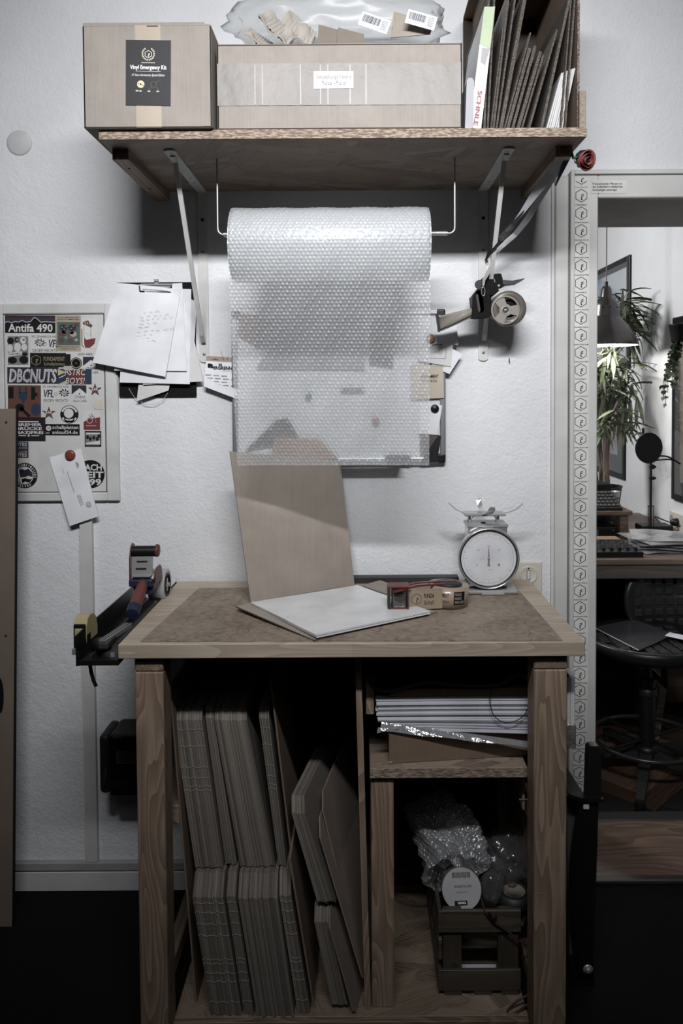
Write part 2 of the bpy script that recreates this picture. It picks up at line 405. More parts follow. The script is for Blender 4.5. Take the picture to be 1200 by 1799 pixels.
# ------------------------------------------------------------------ room shell
def st(name, mb, m, **k): return put(name, mb, m, kind='structure', **k)
w = MB(); w.bx(-2.3, 0.63, YW, 2.64, FZ, 2.95); w.bx(0.63, 1.56, YW, 2.64, 1.985, 2.95)
st('wall_back', w, m_wall)
st('wall_left', MB().bx(-2.42, -2.3, -2.0, 2.64, FZ, 2.95), m_wall_dk)
st('wall_right', MB().bx(1.56, 1.68, -2.0, 2.64, FZ, 2.95), m_wall_dk)
st('wall_front', MB().bx(-2.42, 1.68, -2.12, -2.0, FZ, 2.95), m_wall_dk)
st('ceiling', MB().bx(-2.42, 1.68, -2.12, 6.3, 2.95, 3.05), m_ceil)
st('floor', MB().bx(-2.42, 1.68, -2.12, 2.64, -0.1, FZ), m_floor)
# back room
st('wall_back_room_right', MB().bx(1.5, 1.68, 2.64, 6.2, FZ, 2.95), m_wall2)
st('wall_back_room_far', MB().bx(-1.2, 1.68, 6.2, 6.3, FZ, 2.95), m_wall2)
st('wall_back_room_left', MB().bx(-1.32, -1.2, 2.64, 6.3, FZ, 2.95), m_wall2)
m_par = [wood('oak_parquet_%s' % n, a, b, 'X', 50, 9, 0.4) for n, a, b in (('warm', (98, 70, 52), (62, 42, 31)), ('dark', (78, 55, 42), (50, 34, 26)), ('pale', (112, 84, 66), (76, 54, 42)))]
fl = st('floor_back_room', MB().bx(-1.2, 1.5, 2.64, 6.2, -0.1, FZ - 0.006), C('floor_joint', (20, 15, 12), 0.8))
def herring():
    L, Wd = 0.30, 0.075; n = 0; me = []
    for m in m_par:
        b = MB().box((0, 0, 0), (L - 0.002, Wd - 0.002, 0.006), None, 0, 0.0006); mm = bpy.data.meshes.new('parquet_block')
        mm.from_pydata([tuple(p) for p in b.v], [], b.f); mm.materials.append(m); me.append(mm)
    rot = Mx.Translation((1.0, 3.2, FZ - 0.003)) @ Mx.Rotation(PI / 4, 4, 'Z'); K = 4
    for i in range(-16, 17):
        for j in range(-3, 4):
            for o in (0, 1):      # true herringbone lattice, K cells long
                c = V(((i + 2 * K * j + K / 2) * Wd, (i + 0.5) * Wd, 0)) if not o else V(((i + 0.5) * Wd, (i - 1.5 * K + 1 + 2 * K * j) * Wd, 0))
                w = rot @ c
                if not (0.66 < w.x < 1.36 and 2.76 < w.y < 3.5): continue
                ob = bpy.data.objects.new('parquet_block', me[(i * 7 + j * 5 + o) % 3]); COL.objects.link(ob); ob.parent = fl
                ob.matrix_local = WM[fl.name].inverted() @ rot @ Mx.Translation(c) @ Mx.Rotation(PI / 2 if o else 0, 4, 'Z'); n += 1
    return n
herring()
# threshold in the doorway
th = MB().bx(XO, 1.5, 2.285, 2.585, FZ, FZ + 0.011, 0, 0.002)
st('trim_threshold', th, wood('threshold_board', (126, 100, 84), (92, 68, 54), 'X', 40, 9, 0.4))
st('trim_threshold_front', MB().bx(XO, 1.5, 2.262, 2.288, FZ, FZ + 0.014, 0, 0.003), C('grey_metal_strip', (92, 90, 88), 0.4, 0.7))
st('trim_threshold_rear', MB().bx(XO, 1.5, 2.585, 2.64, FZ, FZ + 0.014, 0, 0.003), MATS['grey_metal_strip'])

# door frame with sticker tape
door = root('door_1', (1.08, YW, FZ), kind='structure')
xf0 = P(1001, 600, 2.232).x
zt, zo = P(1100, 349, 2.24).z, P(1010, 301, 2.24).z
fb = MB(); fb.bx(xf0, XO, 2.228, 2.262, FZ, zo, 0, 0.003); fb.bx(XO, 1.56, 2.228, 2.262, zt, zo, 0, 0.003)
put('door_casing', fb, m_trim, door)
bd = MB(); bd.bx(xf0 - 0.001, xf0 + 0.010, 2.220, 2.230, FZ, zo, 0, 0.002); bd.bx(xf0 + 0.01, 1.56, 2.220, 2.230, zo - 0.013, zo, 0, 0.002)
put('casing_lip', bd, m_trim, door)
jb = MB(); jb.bx(0.632, XO + 0.001, 2.262, 2.64, FZ, zt + 0.03); jb.bx(XO + 0.001, 1.56, 2.262, 2.64, zt + 0.001, zt + 0.03)
put('door_lining', jb, C('door_lining_paint', (176, 171, 166), 0.5), door)
0 and put('door_stop', MB().bx(XO, 1.5, 2.40, 2.425, zt - 0.016, zt + 0.002, 0, 0.002), MATS['door_lining_paint'], door)
tx = P(1020, 600, 2.226).x
ztop, zbot = P(1020, 312, 2.226).z, P(1018, 1560, 2.226).z
tape = put('sticker_tape', MB().bx(tx - 0.024, tx + 0.024, 2.2262, 2.2275, zbot, ztop), C('sticker_tape_white', (206, 206, 203), 0.3), door, label='white tape of hexagon emblems running down the door casing')
hm = MB(); hexagon(0.0185, 0.0019, Mx.Identity(4), hm)
words = ['SCHALLPLATTEN', 'FUNDAMENT', "DON'T PANIC", 'WHOLE VINYL', 'HANDLE WITH CARE']
hmesh = []
for wd_ in words:
    b = MB(); hexagon(0.0185, 0.0019, Mx.Identity(4), b)
    text(wd_, 0.043 if len(wd_) > 10 else 0.032, 0.0031, Mx.Translation((0, -0.0255, 0)), 0.03, mb=b)
    me = bpy.data.meshes.new('hexagon_print'); me.from_pydata([tuple(p) for p in b.v], [], b.f); me.materials.append(m_ink); hmesh.append(me)
pys = [343.5 - 31, 343.5]
k = 0; y = 312.6
while y < 1560:
    p = P(1021.5 - (y - 343) * 0.0036, y, 2.2255)
    zc = p.z
    if zc + 0.018 > ztop: zc_off = True
    o = bpy.data.objects.new('hexagon_print', hmesh[k % 5]); COL.objects.link(o); o.parent = tape
    if zc + 0.018 > ztop:      # first emblem is cut by the casing lip: half of it only
        b = MB(); hexagon(0.0185, 0.0019, Mx.Identity(4), b); text('SCHALLPLATTEN', 0.036, 0.0028, Mx.Translation((0, -0.0253, 0)), 0.01, mb=b)
        keep = [f for f in b.f if all(b.v[i].y < ztop - zc + 0.003 for i in f)]
        me = bpy.data.meshes.new('hexagon_print'); me.from_pydata([tuple(q) for q in b.v], [], keep); me.materials.append(m_ink); o.data = me
    o.matrix_local = WM[door.name].inverted() @ frame((p.x, 2.2259, zc), (1, 0, 0), (0, 0, 1))
    k += 1; y += 31.0 - 2.2 * min(1, (y - 312) / 1000)
ns = put('notice_sticker', MB().bx(P(1038, 320, 2.2275).x, P(1102, 320, 2.2275).x, 2.2268, 2.2278, P(1060, 340, 2.2275).z, P(1060, 317, 2.2275).z), C('clear_label', (200, 200, 197), 0.25), door, label='small clear notice sticker with three lines of black print')
put('print', text('Freiwachsenden Pflanzen ist\nder Aufenthalt in städtischen\nGrünanlagen untersagt!', 0.083, 0.0245, wallf(1067.5, 328.5, 2.2262), 0.012, align='LEFT'), m_ink, ns)

# painted upright beside the casing
xa, xb = P(976, 600, 2.235).x, P(999, 600, 2.235).x
st('trim_1', MB().bx(xa, xb, 2.236, 2.262, FZ, P(985, 309, 2.24).z, 0, 0.003).bx(xa - 0.008, xa, 2.25, 2.262, FZ, P(985, 322, 2.24).z), m_trim)
st('trim_2', MB().bx(P(143, 900, 2.25).x - .004, P(163, 900, 2.25).x - .002, 2.244, 2.262, FZ + 0.088, 1.05).xf(Mx.Identity(4)), m_trim)
sk = st('baseboard_back', MB().bx(-2.3, -0.0, 2.246, 2.262, FZ, FZ + 0.058, 0, 0.003), m_trim)
st('trim_3', MB().bx(-2.3, 0.3, 2.243, 2.262, FZ + 0.062, FZ + 0.086, 0, 0.002), C('conduit_grey', (150, 150, 149), 0.5))
st('baseboard_left', MB().bx(-2.3, -2.284, -2.0, 2.24, FZ, FZ + 0.066, 0, 0.003), m_trim)
# ================================================================== SHELF
SF, SZ0, SZ1 = 1.795, 1.970, 1.991
xs0, xs1 = P(174, 236, SF).x, P(1031, 232, SF).x
shelf = root('shelf', ((xs0 + xs1) / 2, 2.03, SZ0), 'long strand board wall shelf above the packing table', 'shelf')
put('shelf_board', MB().bx(xs0, xs1, SF, YW - 0.001, SZ0, SZ1, 0, 0.0012), m_osb, shelf)
put('front_edge', MB().bx(xs0, xs1, SF - 0.0012, SF + 0.0005, SZ0 + 0.0005, SZ1 - 0.0005), m_osb_e, shelf)
for nm, pa, pb in (('l', P(197, 262, 1.86), P(226, 275, 1.86)), ('r', P(980, 262, 1.84), P(1008, 276, 1.84))):
    x0, x1 = (pa.x, pb.x)
    b = put('batten', MB().bx(x0, x1, 1.86, YW - 0.001, SZ0 - 0.026, SZ0, 0, 0.001), m_pineY, shelf)
    s = MB()
    for yy in (1.93, 2.12): s.cyl(((x0 + x1) / 2, yy, SZ0 - 0.0258), ((x0 + x1) / 2, yy, SZ0 - 0.0275), 0.0035, 10)
    put('screw', s, m_dk, b)
put('end_stop', MB().bx(P(1019, 190, SF).x, xs1 - 0.001, SF + 0.004, YW - 0.02, SZ1, P(1025, 158, SF).z, 0, 0.001), m_osb, shelf, label='short strand board stop standing at the right end')
# brackets
def bracket(x, lab):
    r = root('shelf_bracket', (x, YW, 1.48), lab, 'bracket', 'white brackets under the wall shelf')
    zb = P(355, 637, 2.255).z
    rail = MB(); pts = [(-0.0135, 0), (0.0135, 0)] ; 
    prof = [(-0.0135, SZ0 - 0.004)] + [(-0.0135 * math.cos(t), zb + 0.008 - 0.008 * math.sin(t)) for t in [i * PI / 8 for i in range(9)]] + [(0.0135, SZ0 - 0.004)]
    rail.prism(prof, 0, 0.0045, frame((x, YW - 0.0005, 0), (1, 0, 0), (0, 0, 1)))
    rail.xf(Mx.Identity(4))
    put('wall_rail', rail, m_white, r)
    arm = MB(); yf = 1.862
    prof = [(-0.0135, YW - 0.002)] + [(-0.0135 * math.cos(t), yf + 0.008 - 0.008 * math.sin(t)) for t in [i * PI / 8 for i in range(9)]] + [(0.0135, YW - 0.002)]
    arm.prism(prof, SZ0 - 0.0045, SZ0 - 0.0005, Mx.Translation((x, 0, 0)))
    put('arm', arm, m_white, r)
    rib = MB().strip([(x, 1.90, SZ0 - 0.006), (x, 1.93, SZ0 - 0.012), (x, 2.225, 1.565), (x, 2.245, 1.548)], 0.0115, 0.006, (1, 0, 0))
    put('brace', rib, m_white, r)
    for z in (zb + 0.024, 1.80, 1.89): 
        s = MB(); s.lathe([(0.0001, 0.003), (0.003, 0.0028), (0.0045, 0.0012), (0.0047, 0)], frame((x, YW - 0.005, z), (1, 0, 0), (0, 0, 1)), 14)
        sc = put('screw', s, m_steel if z < 1.85 else m_blk2, r)
        if z < 1.85: put('slot', line((-0.003, 0), (0.003, 0), 0.0008, frame((x, YW - 0.0083, z), (1, 0, 0), (0, 0, 1))).join(line((0, -0.003), (0, 0.003), 0.0008, frame((x, YW - 0.0083, z), (1, 0, 0), (0, 0, 1)))), m_ink, sc)
    for yy in (1.885, 2.10, 2.15):
        put('screw', MB().lathe([(0.0001, 0.002), (0.003, 0.0015), (0.004, 0)], frame((x, yy, SZ0 - 0.0045), (1, 0, 0), (0, -1, 0)), 12), m_steel, r)
bracket(P(357, 480, 2.255).x, 'white steel shelf bracket left of the bubble wrap roll')
bracket(P(849, 480, 2.255).x, 'white steel shelf bracket behind the beige tape gun')

# hanger rods, tube, bubble wrap roll
AY, AZ = 1.95, P(590, 411, 1.95).z
xl, xr = P(382, 350, AY).x, P(799, 350, AY).x
hg = root('roll_hanger', ((xl + xr) / 2, AY, AZ), 'bent wire hanger and chrome tube carrying the bubble wrap', 'hanger')
for s_, x in ((1, xl), (-1, xr)):
    pts = [(x, AY, SZ0 + 0.001), (x, AY, AZ + 0.02)] + [(x + s_ * 0.014 * (1 - math.cos(t)), AY, AZ + 0.014 * (1 - math.sin(t)) ) for t in [i * PI / 12 for i in range(1, 7)]] + [(x + s_ * 0.024, AY, AZ)]
    put('wire', MB().tube(pts, 0.0022, 8), m_steel, hg)
put('tube', MB().cyl((P(393, 411, AY).x, AY, AZ), (P(786, 411, AY).x, AY, AZ), 0.0052, 16), m_chrome, hg)
RC, RR = V((0, AY, AZ - 0.029)), 0.088
rx0, rx1 = P(400, 430, AY - RR).x, P(757, 430, AY - RR).x
m_bub = film('bubble_film', (232, 236, 240), 0.66, 0.36, 0.10, 90, 0.0, refr=0.33)
m_roll = film('bubble_roll_film', (228, 232, 236), 0.08, 0.2, 0.6, 120, 0.05)
roll = root('bubble_wrap_roll', ((rx0 + rx1) / 2, AY, RC.z - RR), 'wide roll of clear bubble wrap hanging under the shelf', 'bubble wrap')
b = MB(); M = frame((rx0, AY, RC.z), (0, 1, 0), (0, 0, 1))
b.lathe([(0.035, 0.001), (0.060, 0.001), (RR - 0.004, 0.002), (RR - 0.001, 0.006), (RR - 0.001, rx1 - rx0 - 0.006), (RR - 0.004, rx1 - rx0 - 0.002), (0.060, rx1 - rx0 - 0.001), (0.035, rx1 - rx0 - 0.001)], M, 64, caps=False)
put('wound_layers', b, m_roll, roll)
put('cardboard_core', MB().lathe([(0.0345, 0), (0.0345, rx1 - rx0), (0.0315, rx1 - rx0), (0.0315, 0), (0.0345, 0)], M, 32, caps=False), m_card, roll)
# wrinkled end spirals
for xx, sg in ((rx0, -1), (rx1, 1)):
    sp = []
    for i in range(400):
        a = i * 0.22; rr = 0.037 + (RR - 0.040) * i / 400; sp.append((xx + sg * 0.001, AY + rr * math.cos(a), RC.z + rr * math.sin(a)))
    put('layer_edge', MB().tube(sp, 0.0012, 4), m_roll, roll)
def bubble_sheet():
    W_ = rx1 - rx0; y1, z1 = 1.932, P(590, 818, 1.932).z
    dl = math.radians(7.4); Rb = RR + 0.0008
    path = []; a = math.radians(-35)
    n1 = 0; st_ = 0.0019
    while a < PI + dl: path.append((AY + Rb * math.cos(a), RC.z + Rb * math.sin(a), math.cos(a), math.sin(a))); a += st_ / Rb
    ye, ze = path[-1][0], path[-1][1]; L = math.hypot(y1 - ye, z1 - ze); n = int(L / st_)
    dy, dz = (y1 - ye) / L, (z1 - ze) / L
    for i in range(1, n + 1):
        path.append((ye + dy * st_ * i, ze + dz * st_ * i, dz, -dy))
    path = np.array(path); nv = len(path); nu = int(W_ / 0.0019)
    x = np.linspace(0, W_, nu)[None, :]; v = (np.arange(nv) * st_)[:, None]
    s = 0.0100; row = np.floor(v / (s * 0.866)); cv = (row + 0.5) * s * 0.866
    off = (row % 2) * 0.5
    cu = (np.floor(x / s - off) + 0.5 + off) * s
    d2 = ((x - cu) ** 2 + (v - cv) ** 2) / (0.0044 ** 2)
    h = 0.0022 * np.sqrt(np.clip(1 - d2, 0, 1))
    rnd = np.sin(cu * 9173.1 + cv * 5171.7) * 0.5 + 0.5
    h = h * (0.6 + 0.5 * rnd)
    hang = np.clip((np.arange(nv)[:, None] - (nv - n)) / n, 0, 1)
    wav = hang * (0.004 * np.sin(x * 9 + 1.0 + v * 3) + 0.0025 * np.sin(x * 23 + v * 11)) + 0.0008 * np.sin(x * 60 + v * 35)
    xx = rx0 + x + hang * (0.006 * (1 - x / W_)) + 0 * v
    hh = h + wav
    yy = path[:, 0:1] + path[:, 2:3] * hh; zz = path[:, 1:2] + path[:, 3:4] * hh
    co = np.stack([xx + 0 * yy, yy, zz], -1).reshape(-1, 3)
    i = np.arange(nv - 1)[:, None] * nu + np.arange(nu - 1)[None, :]
    f = np.stack([i, i + 1, i + nu + 1, i + nu], -1).reshape(-1, 4)
    return co, f
co, f = bubble_sheet()
w_ = WM[roll.name].inverted().translation; co = co + np.array(w_)
me = bpy.data.meshes.new('bubble_sheet'); me.vertices.add(len(co)); me.vertices.foreach_set('co', co.ravel())
me.loops.add(len(f) * 4); me.loops.foreach_set('vertex_index', f.ravel()); me.polygons.add(len(f)); me.polygons.foreach_set('loop_start', np.arange(len(f)) * 4)
me.polygons.foreach_set('use_smooth', np.ones(len(f), bool)); me.update(); me.validate(); me.materials.append(m_bub)
o = bpy.data.objects.new('bubble_sheet', me); COL.objects.link(o); o.parent = roll; o['kind'] = 'stuff'; o['label'] = 'free end of the wrap hanging straight down, see-through'

# ------------------------------------------------------------------ boxes on the shelf
m_cardb = board('box_cardboard', (140, 131, 122), 'X')
def opp(px0, py0, px1, py1, y): return P(px0, py1, y), P(px1, py0, y)
def carton(name, lab, x0, x1, y0, y1, z0, z1, open_top=True, th=0.005, mat=None):
    r = root(name, ((x0 + x1) / 2, (y0 + y1) / 2, z0), lab, 'box')
    mat = mat or m_cardb
    b = MB(); b.bx(x0, x1, y0, y0 + th, z0, z1, 0, 0.0015); b.bx(x0, x1, y1 - th, y1, z0, z1, 0, 0.0015)
    b.bx(x0, x0 + th, y0, y1, z0, z1, 0, 0.0015); b.bx(x1 - th, x1, y0, y1, z0, z1, 0, 0.0015); b.bx(x0, x1, y0, y1, z0, z0 + th, 0, 0.0015)
    put('body', b, mat, r)
    return r
KY = 1.782
a, c = opp(147, 44, 371, 221, KY)
kx0, kx1, kz1 = P(146, 130, KY).x, P(372, 130, KY).x, P(260, 45, KY).z
kit = carton('carton', 'closed cardboard box with a black label, left end of shelf', kx0, kx1, KY, 2.16, SZ1, kz1)
b = MB(); b.bx(kx0 + 0.002, kx1 - 0.002, KY + 0.002, 1.97, kz1, kz1 + 0.004, 0, 0.001); b.bx(kx0 + 0.002, kx1 - 0.002, 1.972, 2.158, kz1, kz1 + 0.004, 0, 0.001)
put('flap', b, m_cardb, kit)
put('flap', MB().slab([(kx0, KY + 0.001, kz1), (P(357, 40, KY).x, KY + 0.001, kz1), (P(357, 40, KY).x, KY + 0.006, P(300, 37, KY).z), (kx0, KY + 0.006, P(300, 37, KY).z)], (0, 0.004, 0)), m_cardb, kit)
m_tape = C('paper_tape', (158, 142, 122), 0.5)
cxk = P(260, 130, KY).x
put('tape', MB().bx(cxk - 0.027, cxk + 0.029, KY - 0.0006, KY + 0.0002, SZ1 + 0.001, kz1 + 0.0006), m_tape, kit)
put('seam', MB().bx(cxk - 0.001, cxk + 0.024, KY - 0.001, KY + 0.0002, kz1 - 0.0025, kz1 - 0.0005).bx(kx0 + 0.006, kx1 - 0.02, KY - 0.0006, KY + 0.001, SZ1 + 0.0015, SZ1 + 0.003), C('seam_dark', (60, 46, 38), 0.9), kit)
F = wallf(260.5, 128, KY - 0.0012)
lw, lh = P(300, 128, KY).x - P(221, 128, KY).x, P(260, 70, KY).z - P(260, 185, KY).z
F = F @ Mx.Rotation(-0.02, 4, 'Z')
lab = put('label', MB().box((0, 0, 0), (lw, lh, 0.0006), F), C('label_black', (30, 30, 36), 0.6), kit, label='black printed label with white lettering')
px = lw / 79.0
F2 = F @ Mx.Translation((0, 0, 0.0006))
def L(x, y): return F2 @ Mx.Translation(((x - 260.5) * px, (128 - y) * px, 0))
put('print', text('Vinyl Emergency Kit', 64 * px, 9.5 * px, L(260.5, 119.5), 0.025).join(text('FUNDAMENT RECORDSHOP', 24 * px, 2 * px, L(260.5, 110.5))).join(text('10 Years Anniversary Special Edition', 58 * px, 5.5 * px, L(260.5, 132.5), 0.0, shear=0.5)), C('label_white_print', (214, 214, 216), 0.5), lab)
g = MB(); 
for sg in (-1, 1):
    for i in range(9):
        t = math.radians(-80 + i * 17); cc = (sg * 10.3 * math.cos(t) * px, (10.5 * math.sin(t)) * px + 0.001)
        poly([(sg * (u * math.cos(t) - v * math.sin(t)) * px + cc[0], (u * math.sin(t) + v * math.cos(t)) * px + cc[1]) for u, v in [(1.8 * math.cos(q), 1.2 * math.sin(q)) for q in [k * PI / 3 for k in range(6)]]], L(260.5, 96), g)
line((-22 * px, 0), (22 * px, 0), 0.5 * px, L(260.5, 125.5), g)
poly(circ(6.5 * px), L(247.5, 148), g)
for x, y in ((241, 159.5), (247, 159.8), (262, 160), (277.5, 160)): poly(circ(2.8 * px, 12, 0, 0, 1.2 * px), L(x, y), g)
put('print', g, C('label_gold_print', (190, 178, 140), 0.5), lab)
g = MB(); hexagon(6.8 * px, 0.9 * px, L(260.5, 96), g); put('print', g, MATS['label_white_print'], lab)
g = MB(); poly(circ(1.6 * px, 12), L(247.5, 148) @ Mx.Translation((0, 0, 0.0002)), g)
for x, y in ((243.5, 147), (251.5, 150)): poly(circ(1.0 * px, 8), L(x, y) @ Mx.Translation((0, 0, 0.0002)), g)
put('print', g, m_ink, lab)
g = MB(); ring(4.8 * px, 5.3 * px, L(270, 148), g); line((4 * px, 3 * px), (13 * px, 8 * px), 0.5 * px, L(270, 148), g); line((-4 * px, -4 * px), (-8 * px, -10 * px), 0.6 * px, L(270, 148), g); line((5 * px, -4 * px), (9 * px, -10 * px), 0.6 * px, L(270, 148), g)
put('print', g, C('label_dull_print', (96, 94, 90), 0.6), lab)

BY = 1.80
bx0, bx1 = P(381, 130, BY).x, P(812, 130, BY).x
bz1 = P(600, 76, BY).z
car = carton('carton', 'long low cardboard box with a wide tape band across its front', bx0, bx1, BY, 2.2, SZ1, bz1)
zt0, zt1 = P(600, 185, BY).z, P(600, 111, BY).z
m_band = C('packing_tape_glossy', (118, 112, 107), 0.40, bump=0.9, bscale=55, mottle=0.08, spec=0.22)
put('tape', MB().sheet([(bx0 + 0.001, BY - 0.0012, zt0), (bx1 - 0.003, BY - 0.0012, zt0), (bx1 - 0.003, BY - 0.0012, zt1), (bx0 + 0.001, BY - 0.0012, zt1)], 0.0003, nu=60, nv=8, fn=lambda u, w: 0.0004 * math.sin(u * 90 + 3 * w) * math.sin(u * 23 + w * 2)), m_band, car, label='glossy wrinkled parcel tape band')
sm = MB()
for x in (447, 460, 527, 562, 575, 614, 642): sm.bx(P(x, 150, BY).x, P(x, 150, BY).x + 0.003, BY - 0.0018, BY - 0.0005, zt0 + 0.002, zt1 - 0.003)
put('tape_strip', sm, C('tape_strip_pale', (132, 126, 120), 0.4), car)
put('flap_edge', MB().bx(bx0 + 0.001, bx1 - 0.001, BY - 0.001, BY + 0.002, bz1 - 0.004, bz1 - 0.0025).bx(bx0, bx1, BY - 0.0008, BY + 0.002, SZ1 + 0.001, SZ1 + 0.004).bx(bx0 - 0.0006, bx0 + 0.004, BY + 0.002, BY + 0.006, SZ1, bz1), MATS['seam_dark'], car)
put('flap', MB().slab([(bx0 + 0.004, BY + 0.01, bz1 - 0.001), (bx1 - 0.01, BY + 0.01, bz1), (bx1 - 0.03, BY + 0.12, bz1 - 0.035), (bx0 + 0.03, BY + 0.12, bz1 - 0.035)], (0, 0, 0.004)), m_cardb, car)
lb = put('label', MB().box((0, 0, 0), (0.0885, 0.0375, 0.0006), wallf(586, 140.5, BY - 0.0022), 0, 0.0002), m_paper, car, label='small white label with two lines of black print')
put('print', text('Verpackungsmaterial\nPappe - Papier', 0.080, 0.026, wallf(587, 141, BY - 0.0030), 0.0, lines=1.05), C('print_grey', (74, 76, 82), 0.6), lb)
# loose packing inside the long box, standing up above its rim
def wave_board(name, c4, n, amp, th, mat, label, par=None, grp=None, cat='cardboard'):
    b = MB().sheet(c4, th, nu=n * 8, nv=2, fn=lambda u, w: amp * math.sin(u * n * 2 * PI))
    return put(name, b, mat, par, label, cat if not par else None, grp)
m_kraft = board('grey_kraft', (168, 160, 150), 'X', 0.1)
for i, (q, lab_) in enumerate((
    ([(428, 60, 1.90), (470, 92, 1.88), (480, 80, 1.94), (440, 52, 1.95)], 'folded corrugated strip at the left end of the long box'),
    ([(452, 30, 1.90), (505, 84, 1.87), (520, 66, 1.95), (474, 22, 1.96)], 'dark-edged corrugated strip leaning out of the long box'),
    ([(492, 40, 1.95), (545, 86, 1.92), (556, 60, 1.99), (510, 20, 2.0)], 'crumpled pale corrugated piece behind the dark-edged strip'))):
    c4 = [P(*t) for t in q]
    b = MB().sheet(c4, 0.005, nu=24, nv=6, fn=lambda u, w: 0.006 * math.sin(u * 9 + i) + 0.004 * math.sin(w * 6 + i * 2))
    b.sheet([p + V((0.0, 0.004, 0.006)) for p in c4], 0.002, nu=40, nv=2, fn=lambda u, w: 0.0015 * math.sin(u * 60))
    put('corrugated_strip', b, m_kraft, None, lab_, 'cardboard', 'loose packing in the long box')
for q, lab_ in (([(556, 92, 1.93), (592, 96, 1.93), (594, 52, 1.95), (560, 43, 1.95)], 'small grey-brown cardboard offcut left of its twin'),
                ([(590, 96, 1.92), (640, 98, 1.92), (640, 60, 1.94), (594, 48, 1.94)], 'small grey-brown cardboard offcut right of its twin')):
    put('cardboard_offcut', MB().slab([P(*t) for t in q], (0, 0.003, 0)), m_cardd if 0 else C('offcut_brown', (122, 110, 98), 0.85), None, lab_, 'cardboard', 'loose packing in the long box')
m_film = film('clear_film', (214, 216, 218), 0.66, 0.3, 0.3, 25, -0.02)
def crumple(c, s, seed, amp=0.25, sub=4, M=None, half=False):
    bm = bmesh.new(); bmesh.ops.create_icosphere(bm, subdivisions=sub, radius=1)
    for v in bm.verts:
        p = v.co.copy(); n_ = NZ.fractal(p * 1.6 + V((seed, seed * 2, 0)), 0.8, 2.0, 4) * amp + abs(NZ.noise(p * 3.1 + V((0, seed, 3)))) * amp
        p *= 1 + n_; v.co = V((p.x * s[0], p.y * s[1], p.z * s[2]))
    bm.verts.index_update(); L_ = Mx.Translation(V(c)) @ (M or Mx.Identity(4))
    b = MB().add([v.co.copy() for v in bm.verts], [[v.index for v in f.verts] for f in bm.faces], 0, True, L_); bm.free(); return b
bag = root('plastic_bag', P(600, 40, 2.05), 'crumpled clear plastic bag bulging above the long box', 'plastic bag')
put('film', crumple(P(600, 40, 2.06), (0.27, 0.08, 0.07), 3, 0.16), m_film, bag)
for k, (x0, y0, x1, y1, rot) in enumerate(((632, 30, 684, 58, 0.35), (716, 28, 764, 50, 0.28))):
    F = frame(P((x0 + x1) / 2, (y0 + y1) / 2 - 4, 1.925), (1, 0, -rot), (0, 0.35, 1))
    s_ = put('shipping_label', MB().box((0, 0, 0), (0.072, 0.042, 0.0006), F), m_paper, bag, label='white shipping label with a barcode')
    g = MB(); rnd = random.Random(k)
    x = -0.030
    while x < 0.012: w2 = rnd.choice((0.0006, 0.001, 0.0016)); g.box((x, 0.004, 0.0005), (w2, 0.022, 0.0002), F); x += w2 + rnd.choice((0.0006, 0.001))
    for j in range(6): g.box((0.023, -0.012 + j * 0.005, 0.0005), (0.014, 0.0012, 0.0002), F)
    put('print', g, C('print_grey'  , (74, 76, 82)), s_)
put('cardboard_offcut', MB().slab([P(686, 66, 1.94), P(756, 60, 1.94), P(762, 40, 1.96), P(692, 20, 1.97)], (0, 0.003, 0)), m_card, None, 'tan cardboard offcut between the two shipping labels', 'cardboard', 'loose packing in the long box')

# upright box of sheets at the right end
UY = 1.815
ux0, ux1 = P(818, 130, UY).x, P(1018, 130, UY).x
uz1 = 2.43
up = root('carton', ((ux0 + ux1) / 2, 2.0, SZ1), 'tall front-open cardboard box holding upright sheets, right end of shelf', 'box')
b = MB(); b.bx(ux1 - 0.005, ux1, UY, 2.235, SZ1, uz1, 0, 0.001)
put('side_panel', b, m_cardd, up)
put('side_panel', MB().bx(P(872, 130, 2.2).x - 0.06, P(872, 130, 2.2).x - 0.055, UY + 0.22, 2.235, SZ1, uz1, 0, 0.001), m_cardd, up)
put('shade_back_panel', MB().bx(ux0 + 0.05, ux1, 2.235, 2.24, SZ1, uz1), C('shaded_box_brown', (58, 50, 44), 0.9), up)  # brown darkened to carry the shade deep in the box
put('panel_edge', MB().bx(ux1 - 0.0052, ux1 + 0.0002, UY - 0.001, UY + 0.0008, SZ1, uz1), m_edge, up)
m_edge_d = flutes('shaded_sheet_edge', (104, 94, 84), (52, 45, 39), 620)  # edge tones darkened for the shade between the sheets
def leaning(name, lab_, pb, pt, th, mats, y0=1.82, y1=2.18, cat='cardboard', grp='sheets in the upright box', edge=None):
    """sheet standing on the shelf: pb/pt = pixel foot and head of its front edge"""
    A = P(pb[0], pb[1], y0); A.z = SZ1 + 0.001; B = P(pt[0], pt[1], y0)
    if A.x + th > ux1 - .006: A.x = ux1 - .006 - th
    d = (B - A).normalized(); n_ = V((d.z, 0, -d.x)); D = V((0, y1 - y0, 0))
    r_ = root(name, A, lab_, cat, grp)
    put('sheet', MB().slab([A, A + n_ * th, B + n_ * th, B], D), mats, r_)
    put('edge', MB().slab([A + V((0, -0.0008, 0)), A + n_ * th + V((0, -0.0008, 0)), B + n_ * th + V((0, -0.0008, 0)), B + V((0, -0.0008, 0))], V((0, 0.0006, 0))), edge or m_edge_d, r_)
    return r_
put('added_lid', MB().bx(ux0 + 0.05, ux1, UY, 2.235, uz1, uz1 + 0.005), m_cardd, up)  # unseen top, added to darken the inside of the box
